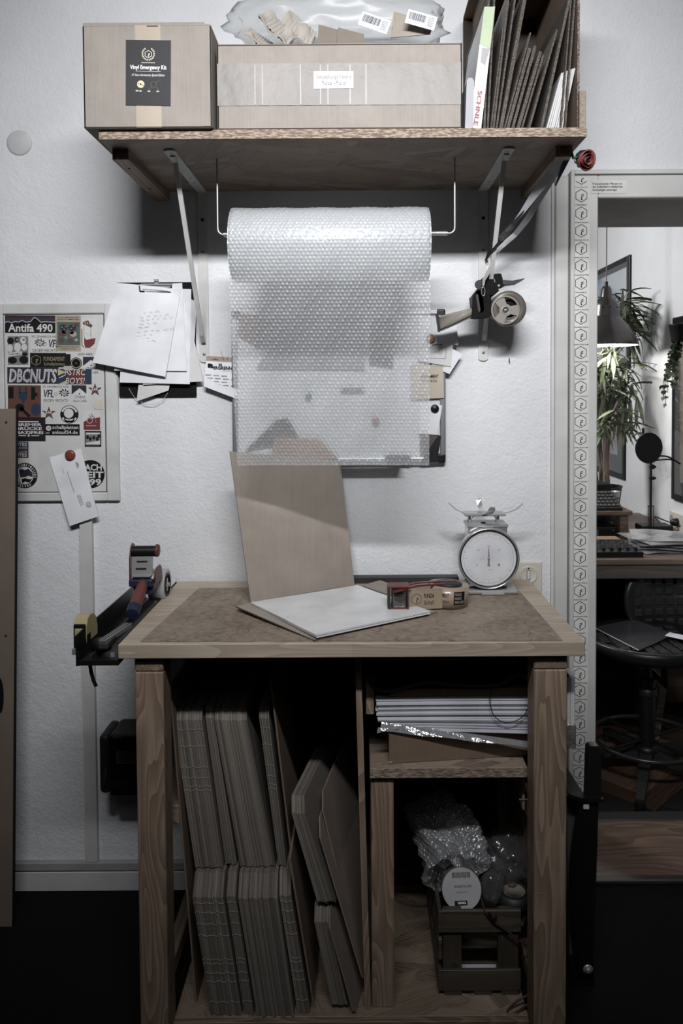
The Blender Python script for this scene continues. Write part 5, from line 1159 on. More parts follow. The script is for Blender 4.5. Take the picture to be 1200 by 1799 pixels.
put('print', on_roll(text('MENT', 0.017, 0.011, Mx.Translation((-0.012, 0.007, 0)), 0.02).join(text('platten', 0.019, 0.010, Mx.Translation((-0.012, -0.008, 0)), 0.0)), Rt + 0.0004, 0.025), m_ink, dp_)
tan0 = FT @ V((-0.018, -Rt + 0.003, 0)); h0 = P(718, 1045, 1.905); h0.z = rc.z + 0.004
tp = MB().slab([h0, tan0, tan0 + V((0, 0, 0.05)), h0 + V((0, 0, 0.048))], (0.0002, 0.0004, 0)); put('tape_run', tp, m_pt, dp_)
FTr = frame(h0.lerp(tan0, 0.56) + V((0, -0.0006, 0.025)), tan0 - h0, (0, 0, 1))
put('print', text('FUNDA', 0.026, 0.011, FTr @ Mx.Translation((0.004, 0.007, 0)), 0.02).join(text('Schall', 0.025, 0.010, FTr @ Mx.Translation((0.004, -0.009, 0)), 0.0)), m_ink, dp_)
g = MB(); hexagon(0.014, 0.0011, FTr @ Mx.Translation((-0.028, 0.0, 0)), g); put('print', g, m_ink, dp_)
m_dred = C('dispenser_red', (116, 44, 42), 0.35)
zt_ = rc.z + 0.0525
hd0 = P(690, 1020, 1.90); hd0.z = zt_ + 0.006; 
fr = [hd0, P(704, 1018, 1.90), P(730, 1019, 1.94), P(765, 1023, 1.97), P(800, 1028, 1.985)]
fr = [V((p.x, p.y, zt_ + z)) for p, z in zip(fr, (0.004, 0.008, 0.008, 0.004, 0.002))]
put('frame', MB().strip(fr, 0.010, 0.003, V((0, 1, 0))).strip([p + V((0, -0.022, -0.002)) for p in fr], [0.006, 0.006, 0.006, 0.005, 0.003], 0.004, V((0, 1, 0))), m_dred, dp_)
put('hub_plug', MB().lathe([(0.0001, 0.056), (0.020, 0.0555), (0.034, 0.053), (0.034, 0.050)], FT, 32).cyl((rc.x, rc.y, rc.z), (rc.x, rc.y, rc.z + 0.054), 0.012, 20), C('hub_dark', (44, 40, 40), 0.5), dp_)
hx0, hx1 = P(683, 1040, 1.89).x, P(716, 1040, 1.89).x
hz0 = 0.8868
put('head_cover', MB().bx(hx0 + 0.006, hx1, 1.885, 1.915, hz0, hz0 + 0.050, 0, 0.007, 3), film('clear_smoked_plastic', (70, 62, 62), 0.25, 0.08, 0.2, 40, 0.12), dp_)
put('head_roller', MB().cyl(((hx0 + hx1) / 2 + 0.001, 1.90, hz0 + 0.003), ((hx0 + hx1) / 2 + 0.001, 1.90, hz0 + 0.047), 0.0105, 20), m_dk, dp_)
put('head_side', MB().bx(hx0 - 0.003, hx0 + 0.004, 1.883, 1.92, hz0 + 0.002, hz0 + 0.05, 0, 0.001), m_gr, dp_)
put('head_side', MB().bx(hx1 - 0.001, hx1 + 0.002, 1.880, 1.915, hz0 + 0.001, hz0 + 0.049), m_gr, dp_)
put('head_base', MB().bx(hx0 + 0.003, hx1 + 0.001, 1.884, 1.93, hz0 - 0.0006, hz0 + 0.003, 0, 0.001), m_dred, dp_)
put('head_top', MB().bx(hx0 - 0.002, hx1 + 0.004, 1.884, 1.93, hz0 + 0.050, hz0 + 0.054, 0, 0.001), m_dred, dp_)

# kitchen scale
KYc = 2.10
sc_ = root('scale', P(857, 1048, KYc), 'chrome kitchen scale with round white dial on the table', 'scale')
k = KYc / 1400
def X_(px, y=KYc): return P(px, 980, y).x
def Zz(py, y=KYc): return P(858, py, y).z
b = MB(); b.bx(X_(818), X_(907), 2.065, 2.175, 0.8735, 0.885, 0, 0.005, 3); put('base', b, m_steel, sc_)
put('base_foot', MB().bx(X_(842), X_(882), 2.058, 2.068, 0.8735, 0.878, 0, 0.001).bx(X_(825), X_(900), 2.08, 2.16, 0.8722, 0.874), m_steel, sc_)
put('housing', MB().bx(X_(822), X_(891), 2.095, 2.165, 0.885, Zz(923), 0, 0.004, 3), m_chrome, sc_)
put('housing_top', MB().bx(X_(820), X_(892), 2.092, 2.168, Zz(926), Zz(920), 0, 0.002), m_steel, sc_)
dc = P(858.5, 981, 2.072); Rd = 54.5 * 2.07 / 1400; FD = frame(dc, (1, 0, 0), (0, 0, 1))
put('dial_case', MB().lathe([(0.01, -0.024), (Rd - 0.003, -0.024), (Rd, -0.018), (Rd, 0.004), (Rd - 0.0015, 0.008), (Rd - 0.004, 0.008), (Rd - 0.0055, 0.004), (Rd - 0.006, 0.0)], FD, 72, caps=False), m_chrome, sc_)
put('dial_seal', MB().lathe([(Rd - 0.0055, 0.0045), (Rd - 0.008, 0.005), (Rd - 0.0085, 0.001)], FD, 64, caps=False), m_blk, sc_)
fc = put('dial_face', MB().prism(circ(Rd - 0.006, 64), -0.002, 0.0005, FD), C('dial_white', (216, 216, 222), 0.5), sc_)
g = MB()
for i in range(120):
    a = 2 * PI * i / 120; r0 = Rd - (0.024 if i % 10 == 0 else 0.019 if i % 5 == 0 else 0.017); line((r0 * math.sin(a), r0 * math.cos(a)), ((Rd - 0.0145) * math.sin(a), (Rd - 0.0145) * math.cos(a)), 0.0004 if i % 5 else 0.0006, FD @ Mx.Translation((0, 0, 0.0008)), g)
ring(Rd - 0.0145, Rd - 0.0149, FD @ Mx.Translation((0, 0, 0.0008)), g, n=60); ring(Rd - 0.024, Rd - 0.0242, FD @ Mx.Translation((0, 0, 0.0008)), g, n=60)
for s_, x, y, h in (('2', -0.031, -0.017, 0.007), ('1', 0.027, -0.017, 0.007), ('500', -0.027, 0.022, 0.004), ('500', 0.027, 0.022, 0.004), ('kg', 0, 0.032, 0.005), ('2.2 kg', 0.003, -0.030, 0.003)):
    text(s_, h * 0.75 * len(s_) * (0.8 if len(s_) > 1 else 1), h, FD @ Mx.Translation((x, y, 0.0008)), 0.0, mb=g)
ring(0.0035, 0.004, FD @ Mx.Translation((-0.016, 0.0, 0.0008)), g, n=20)
put('scale_marks', g, C('dial_print', (126, 122, 130), 0.6), fc)
put('needle', MB().prism([(-0.0022, 0.0), (0.0022, 0.0), (0.0007, 0.030), (-0.0007, 0.030)], 0.0015, 0.002, FD @ Mx.Translation((0, -0.002, 0))).prism([(-0.0035, -0.020), (0.0035, -0.020), (0.0015, 0), (-0.0015, 0)], 0.0015, 0.002, FD), C('needle_red', (150, 104, 104), 0.5), fc)
put('needle_cap', MB().lathe([(0.0001, 0.004), (0.003, 0.0035), (0.0035, 0.001)], FD, 20), m_steel, fc)
put('dial_glass', MB().lathe([(0.0001, 0.0062), (Rd * 0.5, 0.0058), (Rd - 0.008, 0.0046)], FD, 64, caps=False), film('dial_glass', (255, 255, 255), 0.93, 0.08, 0.0, 1, 0.03), sc_)
for x0 in (825, 875): put('platform_post', MB().bx(X_(x0), X_(x0) + 0.006, 2.115, 2.145, Zz(924), Zz(905), 0, 0.001).tube([(X_(x0) + 0.003 + (0.004 if x0 < 850 else -0.004), 2.115, Zz(921)), (X_(x0) + 0.003 + (0.005 if x0 < 850 else -0.005), 2.115, Zz(912)), (X_(x0) + 0.003 + (0.014 if x0 < 850 else -0.014), 2.115, Zz(907))], 0.0012, 6), m_steel, sc_)
put('zero_knob', MB().cyl((X_(850), 2.11, Zz(922)), (X_(850), 2.11, Zz(918)), 0.006, 18), m_blk, sc_)
put('platform', MB().bx(X_(817), X_(889), 2.10, 2.16, Zz(907), Zz(903.5), 0, 0.0012), m_steel, sc_)
yc = 2.13
def arm(pts, w_, nm='tray_arm'): put(nm, MB().strip([P(x, y, yy) for x, y, yy in pts], w_, 0.0016, V((0, 1, 0))), m_chrome, sc_)
arm([(846, 901, yc), (822, 901, yc), (812, 900, yc), (800, 894, yc), (791, 886, yc), (788, 883, yc)], 0.014)
arm([(860, 901, yc), (885, 901, yc), (895, 899, yc), (907, 894, yc), (915, 887, yc), (918, 884, yc)], 0.014)
def arm2(pts, w_): put('tray_arm', MB().strip([P(x, y, yy) for x, y, yy in pts], w_, 0.0016, V((1, 0, 0))), m_chrome, sc_)
arm2([(849, 903, 2.12), (853, 904, 2.075), (860, 902, 2.05), (864, 896, 2.03), (866, 891, 2.025)], [0.014, 0.016, 0.018, 0.018, 0.012])
arm2([(851, 902, 2.13), (847, 898, 2.17), (843, 888, 2.195), (841, 878, 2.20), (841, 875, 2.198)], [0.010, 0.012, 0.014, 0.014, 0.008])

# ------------------------------------------------------------------ black tray along the left table edge
tr = root('tool_tray', P(180, 1165, 1.72), 'black metal tray hung along the left edge of the table', 'tray')
x0, x1 = P(135, 1165, 1.70).x, tx0 - 0.0005
tzb = 0.823
zf = P(150, 1115, 1.70).z
m_tray = C('tray_black', (20, 20, 21), 0.35)
put('floor', MB().bx(x0 + .004, x1, 1.69, 2.235, tzb, tzb + 0.004, 0, 0.001), m_tray, tr)
put('outer_wall', MB().slab([(x0 + 0.004, 1.69, tzb), (x0 + 0.007, 1.69, tzb), (x0 + 0.002, 1.69, zf), (x0 - 0.001, 1.69, zf)], (0, 0.545, 0)), m_tray, tr)
put('inner_wall', MB().bx(x1 - 0.003, x1, 1.69, 2.235, tzb, tz1 + 0.003, 0, 0.001), m_dk, tr)
put('front_lip', MB().bx(x0 + 0.003, x1 + 0.0, 1.688, 1.691, tzb, tzb + 0.012, 0, 0.0005).bx(x0 + 0.003, x0 + 0.010, 1.686, 1.689, tzb, tzb + 0.030), m_blk, tr)
put('bar', MB().bx(x0 + 0.030, x0 + 0.034, 1.695, 2.22, tzb + 0.004, tzb + 0.02), C('tray_divider', (44, 44, 44), 0.5), tr)
put('bottom_bracket', MB().slab([(x1 - 0.006, 1.70, tzb + 0.001), (x1 + 0.010, 1.70, tz0 - 0.001), (x1 - 0.006, 1.70, tz0 - 0.001)], (0, 0.03, 0)), m_blk, tr)
put('strap', MB().strip([P(158, 1166, 1.712), P(160, 1180, 1.712), P(164, 1195, 1.713), P(169, 1206, 1.714)], 0.008, 0.0015, V((1, 0, 0))), m_blk2, None, 'short black strap end dangling under the tray', 'strap')
# tape measure
tm = root('tape_measure', P(146, 1140, 1.75), 'yellow and black tape measure on the outer wall of the tray', 'tape measure')
mx0, mx1 = P(129, 1110, 1.75).x, P(152, 1110, 1.75).x; mz0, mz1 = P(140, 1146, 1.75).z, P(140, 1085, 1.75).z
Hh = mz1 - mz0
prof = [(0.0, 0.0), (0.072, 0.0), (0.074, Hh * 0.5), (0.064, Hh * 0.82), (0.045, Hh * 0.97), (0.025, Hh), (0.010, Hh * 0.94), (0.0015, Hh * 0.75), (0, Hh * 0.5)]
put('case', MB().prism(prof, 0, mx1 - mx0, frame((mx0, 1.75, mz0), (0, 1, 0), (0, 0, 1))), C('tape_measure_yellow', (176, 158, 104), 0.4), tm)
put('rubber_front', MB().bx(mx0 + 0.001, mx1 - 0.001, 1.7465, 1.751, mz0 + 0.004, mz0 + Hh * 0.82, 0, 0.003, 2).bx(mx0 - 0.001, mx1 + 0.0012, 1.752, 1.775, mz0 + 0.006, mz0 + Hh * 0.5, 0, 0.001), m_blk, tm)
put('lock_button', MB().bx(mx0 + 0.005, mx1 - 0.006, 1.7425, 1.747, mz0 + Hh * 0.48, mz0 + Hh * 0.70, 0, 0.002, 2), MATS['tape_measure_yellow'], tm)
put('end_hook', MB().bx(mx0 - 0.002, mx0 + 0.010, 1.743, 1.748, mz0 - 0.004, mz0 + 0.010, 0, 0.001), m_steel, tm)
# red and blue tape gun
gy = 2.0
gn = root('tape_gun', P(255, 1040, gy), 'red and blue tape gun with chrome plate standing in the tray', 'tape dispenser')
m_gred = C('gun_red', (112, 52, 44), 0.4); m_gblu = C('gun_blue', (34, 40, 72), 0.35)
gx0, gx1 = P(235, 1000, gy).x, P(277, 1000, gy).x
def gz(py, y=gy): return P(255, py, y).z
plate = [(1.965, gz(1015)), (2.035, gz(1015)), (2.03, gz(990)), (2.008, gz(972)), (2.010, gz(958)), (1.995, gz(953)), (1.978, gz(958)), (1.966, gz(975))]
for nm, x, mat_ in (('side_plate', gx0 - 0.002, m_gred), ('side_plate', gx1, m_gred)):
    pp = plate if x < gx1 - 0.01 else [(1.970, gz(1022)), (2.035, gz(1022)), (2.03, gz(1000)), (2.015, gz(994)), (1.985, gz(994)), (1.970, gz(1002))]
    put(nm, MB().prism(pp, 0, 0.003, frame((x, 0, 0), (0, 1, 0), (0, 0, 1))), mat_, gn)
put('roller_ear', MB().lathe([(0.0001, 0.004), (0.014, 0.004), (0.016, 0.002), (0.016, -0.003), (0.0001, -0.003)], frame((gx1 + 0.004, 1.985, gz(965)), (0, 1, 0), (0, 0, 1)), 24), m_gred, gn)
put('rubber_roller', MB().cyl((gx0 + 0.001, 1.985, gz(966)), (gx1 + 0.001, 1.985, gz(966)), 0.0135, 28), m_blk, gn)
put('chrome_plate', MB().slab([(gx0 + 0.004, 1.966, gz(1004)), (gx1 - 0.004, 1.966, gz(1004)), (gx1 - 0.004, 1.972, gz(974)), (gx0 + 0.004, 1.972, gz(974))], (0, 0.0015, 0)).slab([(gx0 + 0.004, 1.966, gz(1004)), (gx1 - 0.004, 1.966, gz(1004)), (gx1 - 0.010, 1.958, gz(1007)), (gx0 + 0.008, 1.958, gz(1007))], (0, 0, 0.0012)), m_steel, gn)
put('plate_slot', MB().box(((gx0 + gx1) / 2, 1.968, gz(981)), (0.026, 0.004, 0.0012)).box(((gx0 + gx1) / 2 - 0.002, 1.965, gz(993)), (0.026, 0.004, 0.0012)), m_dk, gn)
put('clear_guard', MB().bx(gx0 + 0.003, gx1 - 0.003, 1.970, 1.972, gz(1013), gz(1004)), m_paper, gn)
put('blue_body', MB().bx(gx0 - 0.001, gx1 - 0.003, 1.955, 2.05, gz(1024), gz(1011), 0, 0.004, 2).prism([(gx0 + 0.004, gz(1023)), (gx0 + 0.010, gz(1034)), (gx1 - 0.012, gz(1040)), (gx1 - 0.002, gz(1030)), (gx1 - 0.003, gz(1022))], 0, 0.05, frame((0, 2.02, 0), (1, 0, 0), (0, 0, 1))), m_gblu, gn)
h0_, h1_ = P(252, 1024, 1.968), P(236, 1068, 1.885); h1_.z = max(h1_.z, 0.862)
put('handle', MB().tube([h0_, h0_.lerp(h1_, 0.3), h0_.lerp(h1_, 0.7), h1_], 0.0135, 20, r2=0.0150), m_gred, gn)
dd = (h1_ - h0_).normalized()
put('handle_cap', MB().tube([h1_ - dd * 0.003, h1_ + dd * 0.022], 0.0165, 20, r2=0.0155), m_gblu, gn)
rx = P(264, 1030, 2.07).x; zc_ = P(290, 1030, 2.06).z
FRr = frame((rx, 2.08, zc_), (0, 1, 0), (0, 0, 1))
rw = P(293, 1030, 2.07).x - rx
put('tape_roll', MB().lathe([(0.030, 0), (0.040, 0), (0.042, 0.001), (0.042, rw - 0.001), (0.040, rw), (0.030, rw), (0.030, 0)], FRr, 44, caps=False), C('clear_tape_roll', (170, 172, 176), 0.25, coat=0.4), gn)
put('roll_hub', MB().lathe([(0.0295, 0), (0.0295, rw + 0.001), (0.026, rw + 0.001), (0.026, 0)], FRr, 40, caps=False).prism(circ(0.027, 24), 0.004, 0.006, FRr), m_blk, gn)
put('hub_nut', MB().lathe([(0.0001, rw + 0.006), (0.005, rw + 0.005), (0.006, rw - 0.004)], FRr, 6).box((0, 0, rw - 0.002), (0.034, 0.006, 0.004), FRr).box((0, 0, rw - 0.002), (0.006, 0.034, 0.004), FRr), m_chrome, gn)
# stapler / cutter in the tray
cu = root('utility_cutter', Z(190, 1130, 0.84), 'grey and black box cutter lying at the front of the tray', 'cutter')
c0, c1 = Z(180, 1128, 0.862), Z(226, 1098, 0.862)
put('rail', MB().strip([c0, c1], 0.016, 0.010, V((1, 0, 0))), m_steel, cu)
put('rail_groove', MB().strip([c0 + V((0.003, 0, 0.0055)), c1 + V((0.003, 0, 0.0055))], 0.003, 0.001, V((1, 0, 0))).strip([c0 + V((-0.004, 0, 0.0055)), c1 + V((-0.004, 0, 0.0055))], 0.002, 0.001, V((1, 0, 0))), m_dk, cu)
Fc = Mx.Translation(Z(178, 1133, 0.850))
put('head', MB().lathe([(0.0001, 0.014), (0.016, 0.013), (0.0215, 0.008), (0.0215, -0.010), (0.0001, -0.010)], Fc, 28), m_blk, cu)
put('grip', MB().box(c0 + V((0.004, 0.02, -0.006)), (0.024, 0.06, 0.016), None, 0, 0.004, 2), m_gr, cu)
put('label', MB().box(Z(198, 1150, 0.84) + V((0, 0, 0.0)), (0.008, 0.002, 0.010)), C('label_pale_blue', (120, 128, 140), 0.5), cu)

# ------------------------------------------------------------------ device on the wall, left board, side things
dv = root('wall_device', P(210, 1400, 2.2), 'black wall device with grey end cap behind the left table post', 'device')
dx0, dx1 = P(190, 1345, 2.14).x, P(262, 1345, 2.14).x; dza, dzb = P(210, 1402, 2.14).z, P(210, 1292, 2.14).z
put('body', MB().bx(dx0, dx1, 2.14, 2.258, dza, dzb, 0, 0.012, 4), m_blk, dv)
put('end_cap', MB().bx(P(174, 1345, 2.15).x, dx0 + 0.001, 2.148, 2.258, dza + 0.006, dzb - 0.004, 0, 0.012, 4), m_dk, dv)
put('lever', MB().strip([P(184, 1380, 2.142), P(186, 1362, 2.140), P(187, 1350, 2.142)], 0.006, 0.004, V((1, 0, 0))), m_gr, dv)
lbz = put('label', MB().bx(P(205, 1330, 2.14).x, P(238, 1330, 2.14).x, 2.1385, 2.1405, P(220, 1341, 2.14).z, P(220, 1320, 2.14).z), C('label_dull_grey', (92, 94, 100), 0.5), dv)
g = MB()
for j in range(5): g.bx(P(207, 1330, 2.138).x, P(236, 1330, 2.138).x, 2.1378, 2.1384, P(220, 1325 + j * 3.4, 2.138).z, P(220, 1323.8 + j * 3.4, 2.138).z)
put('print', g, m_ink, lbz)
for j in range(3): put('rib', MB().bx(dx0 + 0.004, dx1, 2.1392, 2.141, P(210, 1374 + j * 4, 2.14).z, P(210, 1372.5 + j * 4, 2.14).z), m_dk, dv)

pl = root('leaning_board', (-1.08, 2.1, FZ), 'tall brown panel with dark edge leaning at the left wall', 'board')
xb0, xb1 = P(20, 1600, 2.098).x, P(27, 720, 2.098).x; ztp = P(20, 718, 2.098).z
put('panel', MB().slab([(xb0 - 0.40, 2.098, FZ), (xb0, 2.098, FZ), (xb1, 2.098, ztp), (xb1 - 0.40, 2.098, ztp)], (0, 0.004, 0)), C('panel_brown', (122, 106, 92), 0.55, mottle=0.05), pl)
put('dark_core', MB().slab([(xb0 - 0.40, 2.102, FZ), (xb0, 2.102, FZ), (xb1, 2.102, ztp - 0.001), (xb1 - 0.40, 2.102, ztp - 0.001)], (0, 0.016, 0)), m_blk2, pl)
put('hand_hole', MB().prism(circ(0.010, 20, 0, 0, 0.048), -0.0005, 0.0006, wallf(0, 1222, 2.098)), m_blk2, pl)
for y_ in (742, 1117): put('screw_hole', MB().lathe([(0.0022, 0.0006), (0.0034, 0.0006), (0.0034, 0)], wallf(11 if y_ < 800 else 10.5, y_, 2.098), 14, caps=False).prism(circ(0.0022, 12), 0, 0.0004, wallf(11 if y_ < 800 else 10.5, y_, 2.098)), m_dk, pl)

# white gadget and tape on the right post
xr_ = lx[1][1]
gd = root('remote_control', (xr_ + 0.012, 1.80, 0.68), 'white plastic remote standing in a clear holder on the right post', 'remote')
z0_, z1_ = P(1003, 1295, 1.79).z, P(1003, 1186, 1.79).z
xr_ = P(996, 1240, 1.785).x - 0.004
put('body', MB().bx(xr_ + 0.004, xr_ + 0.024, 1.785, 1.84, z0_, z1_, 0, 0.006, 3), C('remote_white', (214, 214, 212), 0.4), gd)
put('seam', MB().bx(xr_ + 0.0112, xr_ + 0.0125, 1.7845, 1.80, z0_ + 0.006, z1_ - 0.006), C('conduit_grey', (0, 0, 0)), gd)
put('holder', MB().bx(xr_ + 0.0005, xr_ + 0.024, 1.780, 1.844, P(1003, 1312, 1.79).z, P(1003, 1270, 1.79).z, 0, 0.002), film('holder_film', (150, 146, 140), 0.35, 0.15, 1.0, 150, 0.15), gd)
put('clip', MB().bx(xr_ + 0.001, xr_ + 0.008, 1.783, 1.80, z1_ - 0.002, z1_ + 0.005, 0, 0.001), m_blk, gd)

# paper guillotine leaning upright beside the table
pg = root('paper_trimmer', P(1030, 1720, 1.86), 'black lever paper trimmer standing upright against the right table side', 'paper trimmer')
gy_ = 1.86
def G(pts, y=gy_): 
    return [P(px, py, y) for px, py in pts]
put('base_board', MB().slab(G([(994, 1345), (1030, 1402), (1040, 1712), (1001, 1712)], 1.90), (0, 0.012, 0)), C('trimmer_grey', (78, 78, 80), 0.5), pg)
ar = [(1020, 1404), (1014, 1440), (1006, 1500), (1002, 1560), (1005, 1620), (1014, 1680), (1018, 1712), (1042, 1716), (1046, 1600), (1052, 1405)]
put('lever_arm', MB().slab(G(ar)[::-1], (0, 0.014, 0)), m_blk, pg)
put('blade', MB().slab(G([(1018, 1404), (1011, 1440), (1003, 1500), (999.5, 1560), (1002, 1620), (1011, 1680), (1015, 1712), (1020, 1712), (1008, 1560), (1024, 1404)], gy_ + 0.014)[::-1], (0, 0.003, 0)), m_dk, pg)
put('handle', MB().slab(G([(1030, 1402), (1033, 1315), (1037, 1311), (1051, 1311), (1056, 1316), (1057, 1402)], gy_ - 0.004)[::-1], (0, 0.024, 0)), C('trimmer_handle', (24, 24, 25), 0.4), pg)
put('handle_screw', MB().lathe([(0.0001, 0.002), (0.004, 0.001), (0.004, 0)], frame(P(1043, 1311, gy_ + 0.006), (1, 0, 0), (0, 1, 0)), 14), m_dk, pg)
put('cross_guard', MB().slab(G([(1000, 1395), (1000, 1400), (1018, 1410), (1060, 1410), (1060, 1404), (1020, 1402)], gy_ - 0.012)[::-1], (0, 0.03, 0)), m_blk, pg)
put('catch', MB().bx(P(1024, 1414, gy_).x, P(1034, 1414, gy_).x, gy_ - 0.006, gy_ + 0.002, P(1030, 1420, gy_).z, P(1030, 1411, gy_).z, 0, 0.001), m_white, pg)
put('pivot_bolt', MB().lathe([(0.0001, 0.008), (0.006, 0.008), (0.0075, 0.005), (0.0075, 0)], wallf(1033, 1703, gy_), 6).lathe([(0.0001, 0.002), (0.012, 0.002), (0.012, 0)], wallf(1033, 1703, gy_), 24), m_steel, pg)
put('side_post', MB().slab(G([(1000, 1690), (1042, 1700), (1046, 1745), (1000, 1745)], 1.87), (0, 0.03, 0)), m_blk, pg)
# ================================================================== UNDER THE TABLE
# flat record mailers on edge: profile in (depth, height)
def mailer_mesh(name, prof, th_, nubs, mat, matn):
    b = MB().prism([(p[0], p[1]) for p in prof], 0, th_, frame((0, 0, 0), (0, 1, 0), (0, 0, 1)))
    for z in nubs: b.box((th_ / 2, -0.0004, z), (th_ * 0.9, 0.0022, 0.0014), None, 1)
    me = bpy.data.meshes.new(name); me.from_pydata([tuple(p) for p in b.v], [], b.f); me.polygons.foreach_set('material_index', b.m)
    me.materials.append(mat); me.materials.append(matn); return me
m_mail = board('mailer_edge', (122, 113, 103), 'Z', 0.45, fl=0.2); m_nub = C('torn_fibre', (150, 142, 130), 0.9)
HL, HU = 0.303, 0.372
lowp = [(0, 0), (0.32, 0), (0.32, HL), (0.05, HL), (0, HL - 0.028)]
upp = [(0, 0), (0.34, 0), (0.34, HU), (0.02, HU), (0, HU - 0.02)]
nubL = [0.262, 0.24, 0.213, 0.186, 0.13, 0.12, 0.098, 0.078, 0.03]; nubU = [0.33, 0.29, 0.24, 0.215, 0.195, 0.185]
mesh = {('L', 1): mailer_mesh('record_mailer', lowp, 0.0029, nubL, m_mail, m_nub), ('L', 0): mailer_mesh('record_mailer', lowp, 0.0029, [], m_mail, m_nub),
        ('U', 1): mailer_mesh('record_mailer', upp, 0.0029, nubU, m_mail, m_nub), ('U', 0): mailer_mesh('record_mailer', upp, 0.0029, [], m_mail, m_nub)}
rnd = random.Random(5)
def bundle(kind, nub, xb, xt, yb, yt, Y0, z0, H, lab_, grp, yaw=0.0, step=0.0031, jit=0.003):
    """xb/xt: pixel range of the foot and head of the front edges"""
    a0, a1 = P(xb[0], yb, Y0).x, P(xb[1], yb, Y0).x; b0, b1 = P(xt[0], yt, Y0).x, P(xt[1], yt, Y0).x
    n = max(2, int((a1 - a0) / step))
    for i in range(n):
        t = i / n; xf = a0 + (a1 - a0) * t; xh = b0 + (b1 - b0) * t
        ang = math.atan2(xh - xf, H)
        o = bpy.data.objects.new('record_mailer', mesh[(kind, nub)]); COL.objects.link(o)
        o.matrix_world = Mx.Translation((xf, Y0 + rnd.uniform(0, jit) + 0.002 * math.sin(i * 0.9), z0 + abs(math.sin(ang)) * 0.003 + rnd.uniform(0, 0.0012))) @ Mx.Rotation(-yaw, 4, 'Z') @ Mx.Rotation(ang, 4, 'Y')
        tag(o, lab_ if 0 < i < n - 1 else lab_.replace('flat', ('leftmost' if i == 0 else 'rightmost') + ' flat') if 'flat' in lab_ else ('leftmost ' if i == 0 else 'rightmost ') + lab_, 'mailer', grp)
YL, YU = 1.760, 1.822; zl = zb_ + 0.0008; zu = zb_ + HL * 0.985 + 0.006
bundle('L', 1, (371, 425), (334, 388), 1783, 1545, YL, zl, HL, 'flat cardboard mailer in the leftmost block of the lower row', 'lower row, leftmost block of mailers')
bundle('L', 1, (429, 447), (394, 411), 1783, 1545, YL + 0.003, zl, HL, 'flat cardboard mailer in the narrow second block of the lower row', 'lower row, second block of mailers')
bundle('L', 0, (451, 517), (414, 484), 1783, 1545, YL - 0.004, zl, HL, 'flat cardboard mailer in the wide middle block of the lower row', 'lower row, middle block of mailers')
bundle('L', 1, (523, 545), (487, 507), 1784, 1545, YL + 0.004, zl, HL, 'flat notched mailer in the right block of the lower row', 'lower row, right block of mailers')
bundle('U', 1, (343, 392), (302, 352), 1517, 1222, YU, zu, HU, 'flat cardboard mailer in the leftmost block of the upper row', 'upper row, leftmost block of mailers')
bundle('U', 0, (396, 416), (358, 371), 1517, 1222, YU + 0.012, zu, HU, 'flat cardboard mailer in the narrow second block of the upper row', 'upper row, second block of mailers')
bundle('U', 0, (422, 484), (373, 430), 1517, 1232, YU + 0.004, zu, HU, 'flat cardboard mailer in the wide middle block of the upper row', 'upper row, middle block of mailers')
bundle('U', 1, (489, 503), (453, 471), 1517, 1217, YU + 0.006, zu, HU, 'flat notched mailer in the right block of the upper row', 'upper row, right block of mailers')
def dark_board(name, lab_, q, y0, y1, th_=0.003, mat=m_cardd, grp='loose boards under the table'):
    pts = [P(x, y, y0) for x, y in q]; put(name, MB().slab([pts[0], pts[1], pts[2], pts[3]], (0, y1 - y0, 0)), mat, None, lab_, 'cardboard', grp)
dark_board('cardboard_sheet', 'thin board leaning left of the mailers, by the left post', [(343, 1760), (346, 1760), (300, 1205), (297, 1205)], 1.80, 2.18)
dark_board('cardboard_sheet', 'tall brown board right of the upper row of mailers', [(512, 1516), (515, 1516), (477, 1195), (474, 1195)], 1.83, 2.19)
dark_board('cardboard_sheet', 'low board leaning right of the lower row of mailers', [(549, 1762), (552, 1762), (511, 1508), (507, 1508)], 1.765, 2.10)
# right leaning group, turned a little
lpL = [(0.012, 0), (0.28, 0), (0.30, 0.02), (0.30, 0.22), (0.275, 0.25), (0.03, 0.25), (0, 0.222), (0, 0.012)]
mesh[('E', 0)] = mailer_mesh('record_mailer', lpL, 0.0030, [], m_mail, m_nub)
lpE = [(0.012, 0), (0.24, 0), (0.26, 0.02), (0.26, 0.21), (0.235, 0.232), (0.03, 0.232), (0, 0.205), (0, 0.012)]
mesh[('F', 0)] = mailer_mesh('record_mailer', lpE, 0.0030, [], m_mail, m_nub)
m_face = board('mailer_face', (134, 118, 105), 'X', 0.05)
bundle('F', 0, (585, 612), (549, 574), 1780, 1625, 1.772, zl, 0.215, 'mailer in the lower leaning bundle beside the divider', 'lower leaning bundle of mailers', yaw=0.17)
def faced(name, lab_, prof, foot, head, Y0, z0, yaw, grp, th_=0.003):
    a = P(*foot, Y0); h = P(*head, Y0); ang = math.atan2(h.x - a.x, h.z - a.z); H = math.hypot(h.x - a.x, h.z - a.z)
    b = MB().prism(prof, 0, th_, frame((0, 0, 0), (0, 1, 0), (0, 0, 1))); b.xf(Mx.Translation((a.x, Y0, z0 if z0 else a.z)) @ Mx.Rotation(-yaw, 4, 'Z') @ Mx.Rotation(ang, 4, 'Y'))
    put(name, b, m_face, None, lab_, 'mailer', grp)
faced('record_mailer', 'front mailer of the lower leaning bundle, broad face showing', lpE, (622, 1790), (577, 1640), 1.755, zl, 0.20, 'broad-faced mailers by the divider')
bundle('E', 0, (560, 588), (506, 528), 1612, 1405, 1.79, 0.222, 0.235, 'mailer in the upper leaning bundle beside the divider', 'upper leaning bundle of mailers', yaw=0.17)
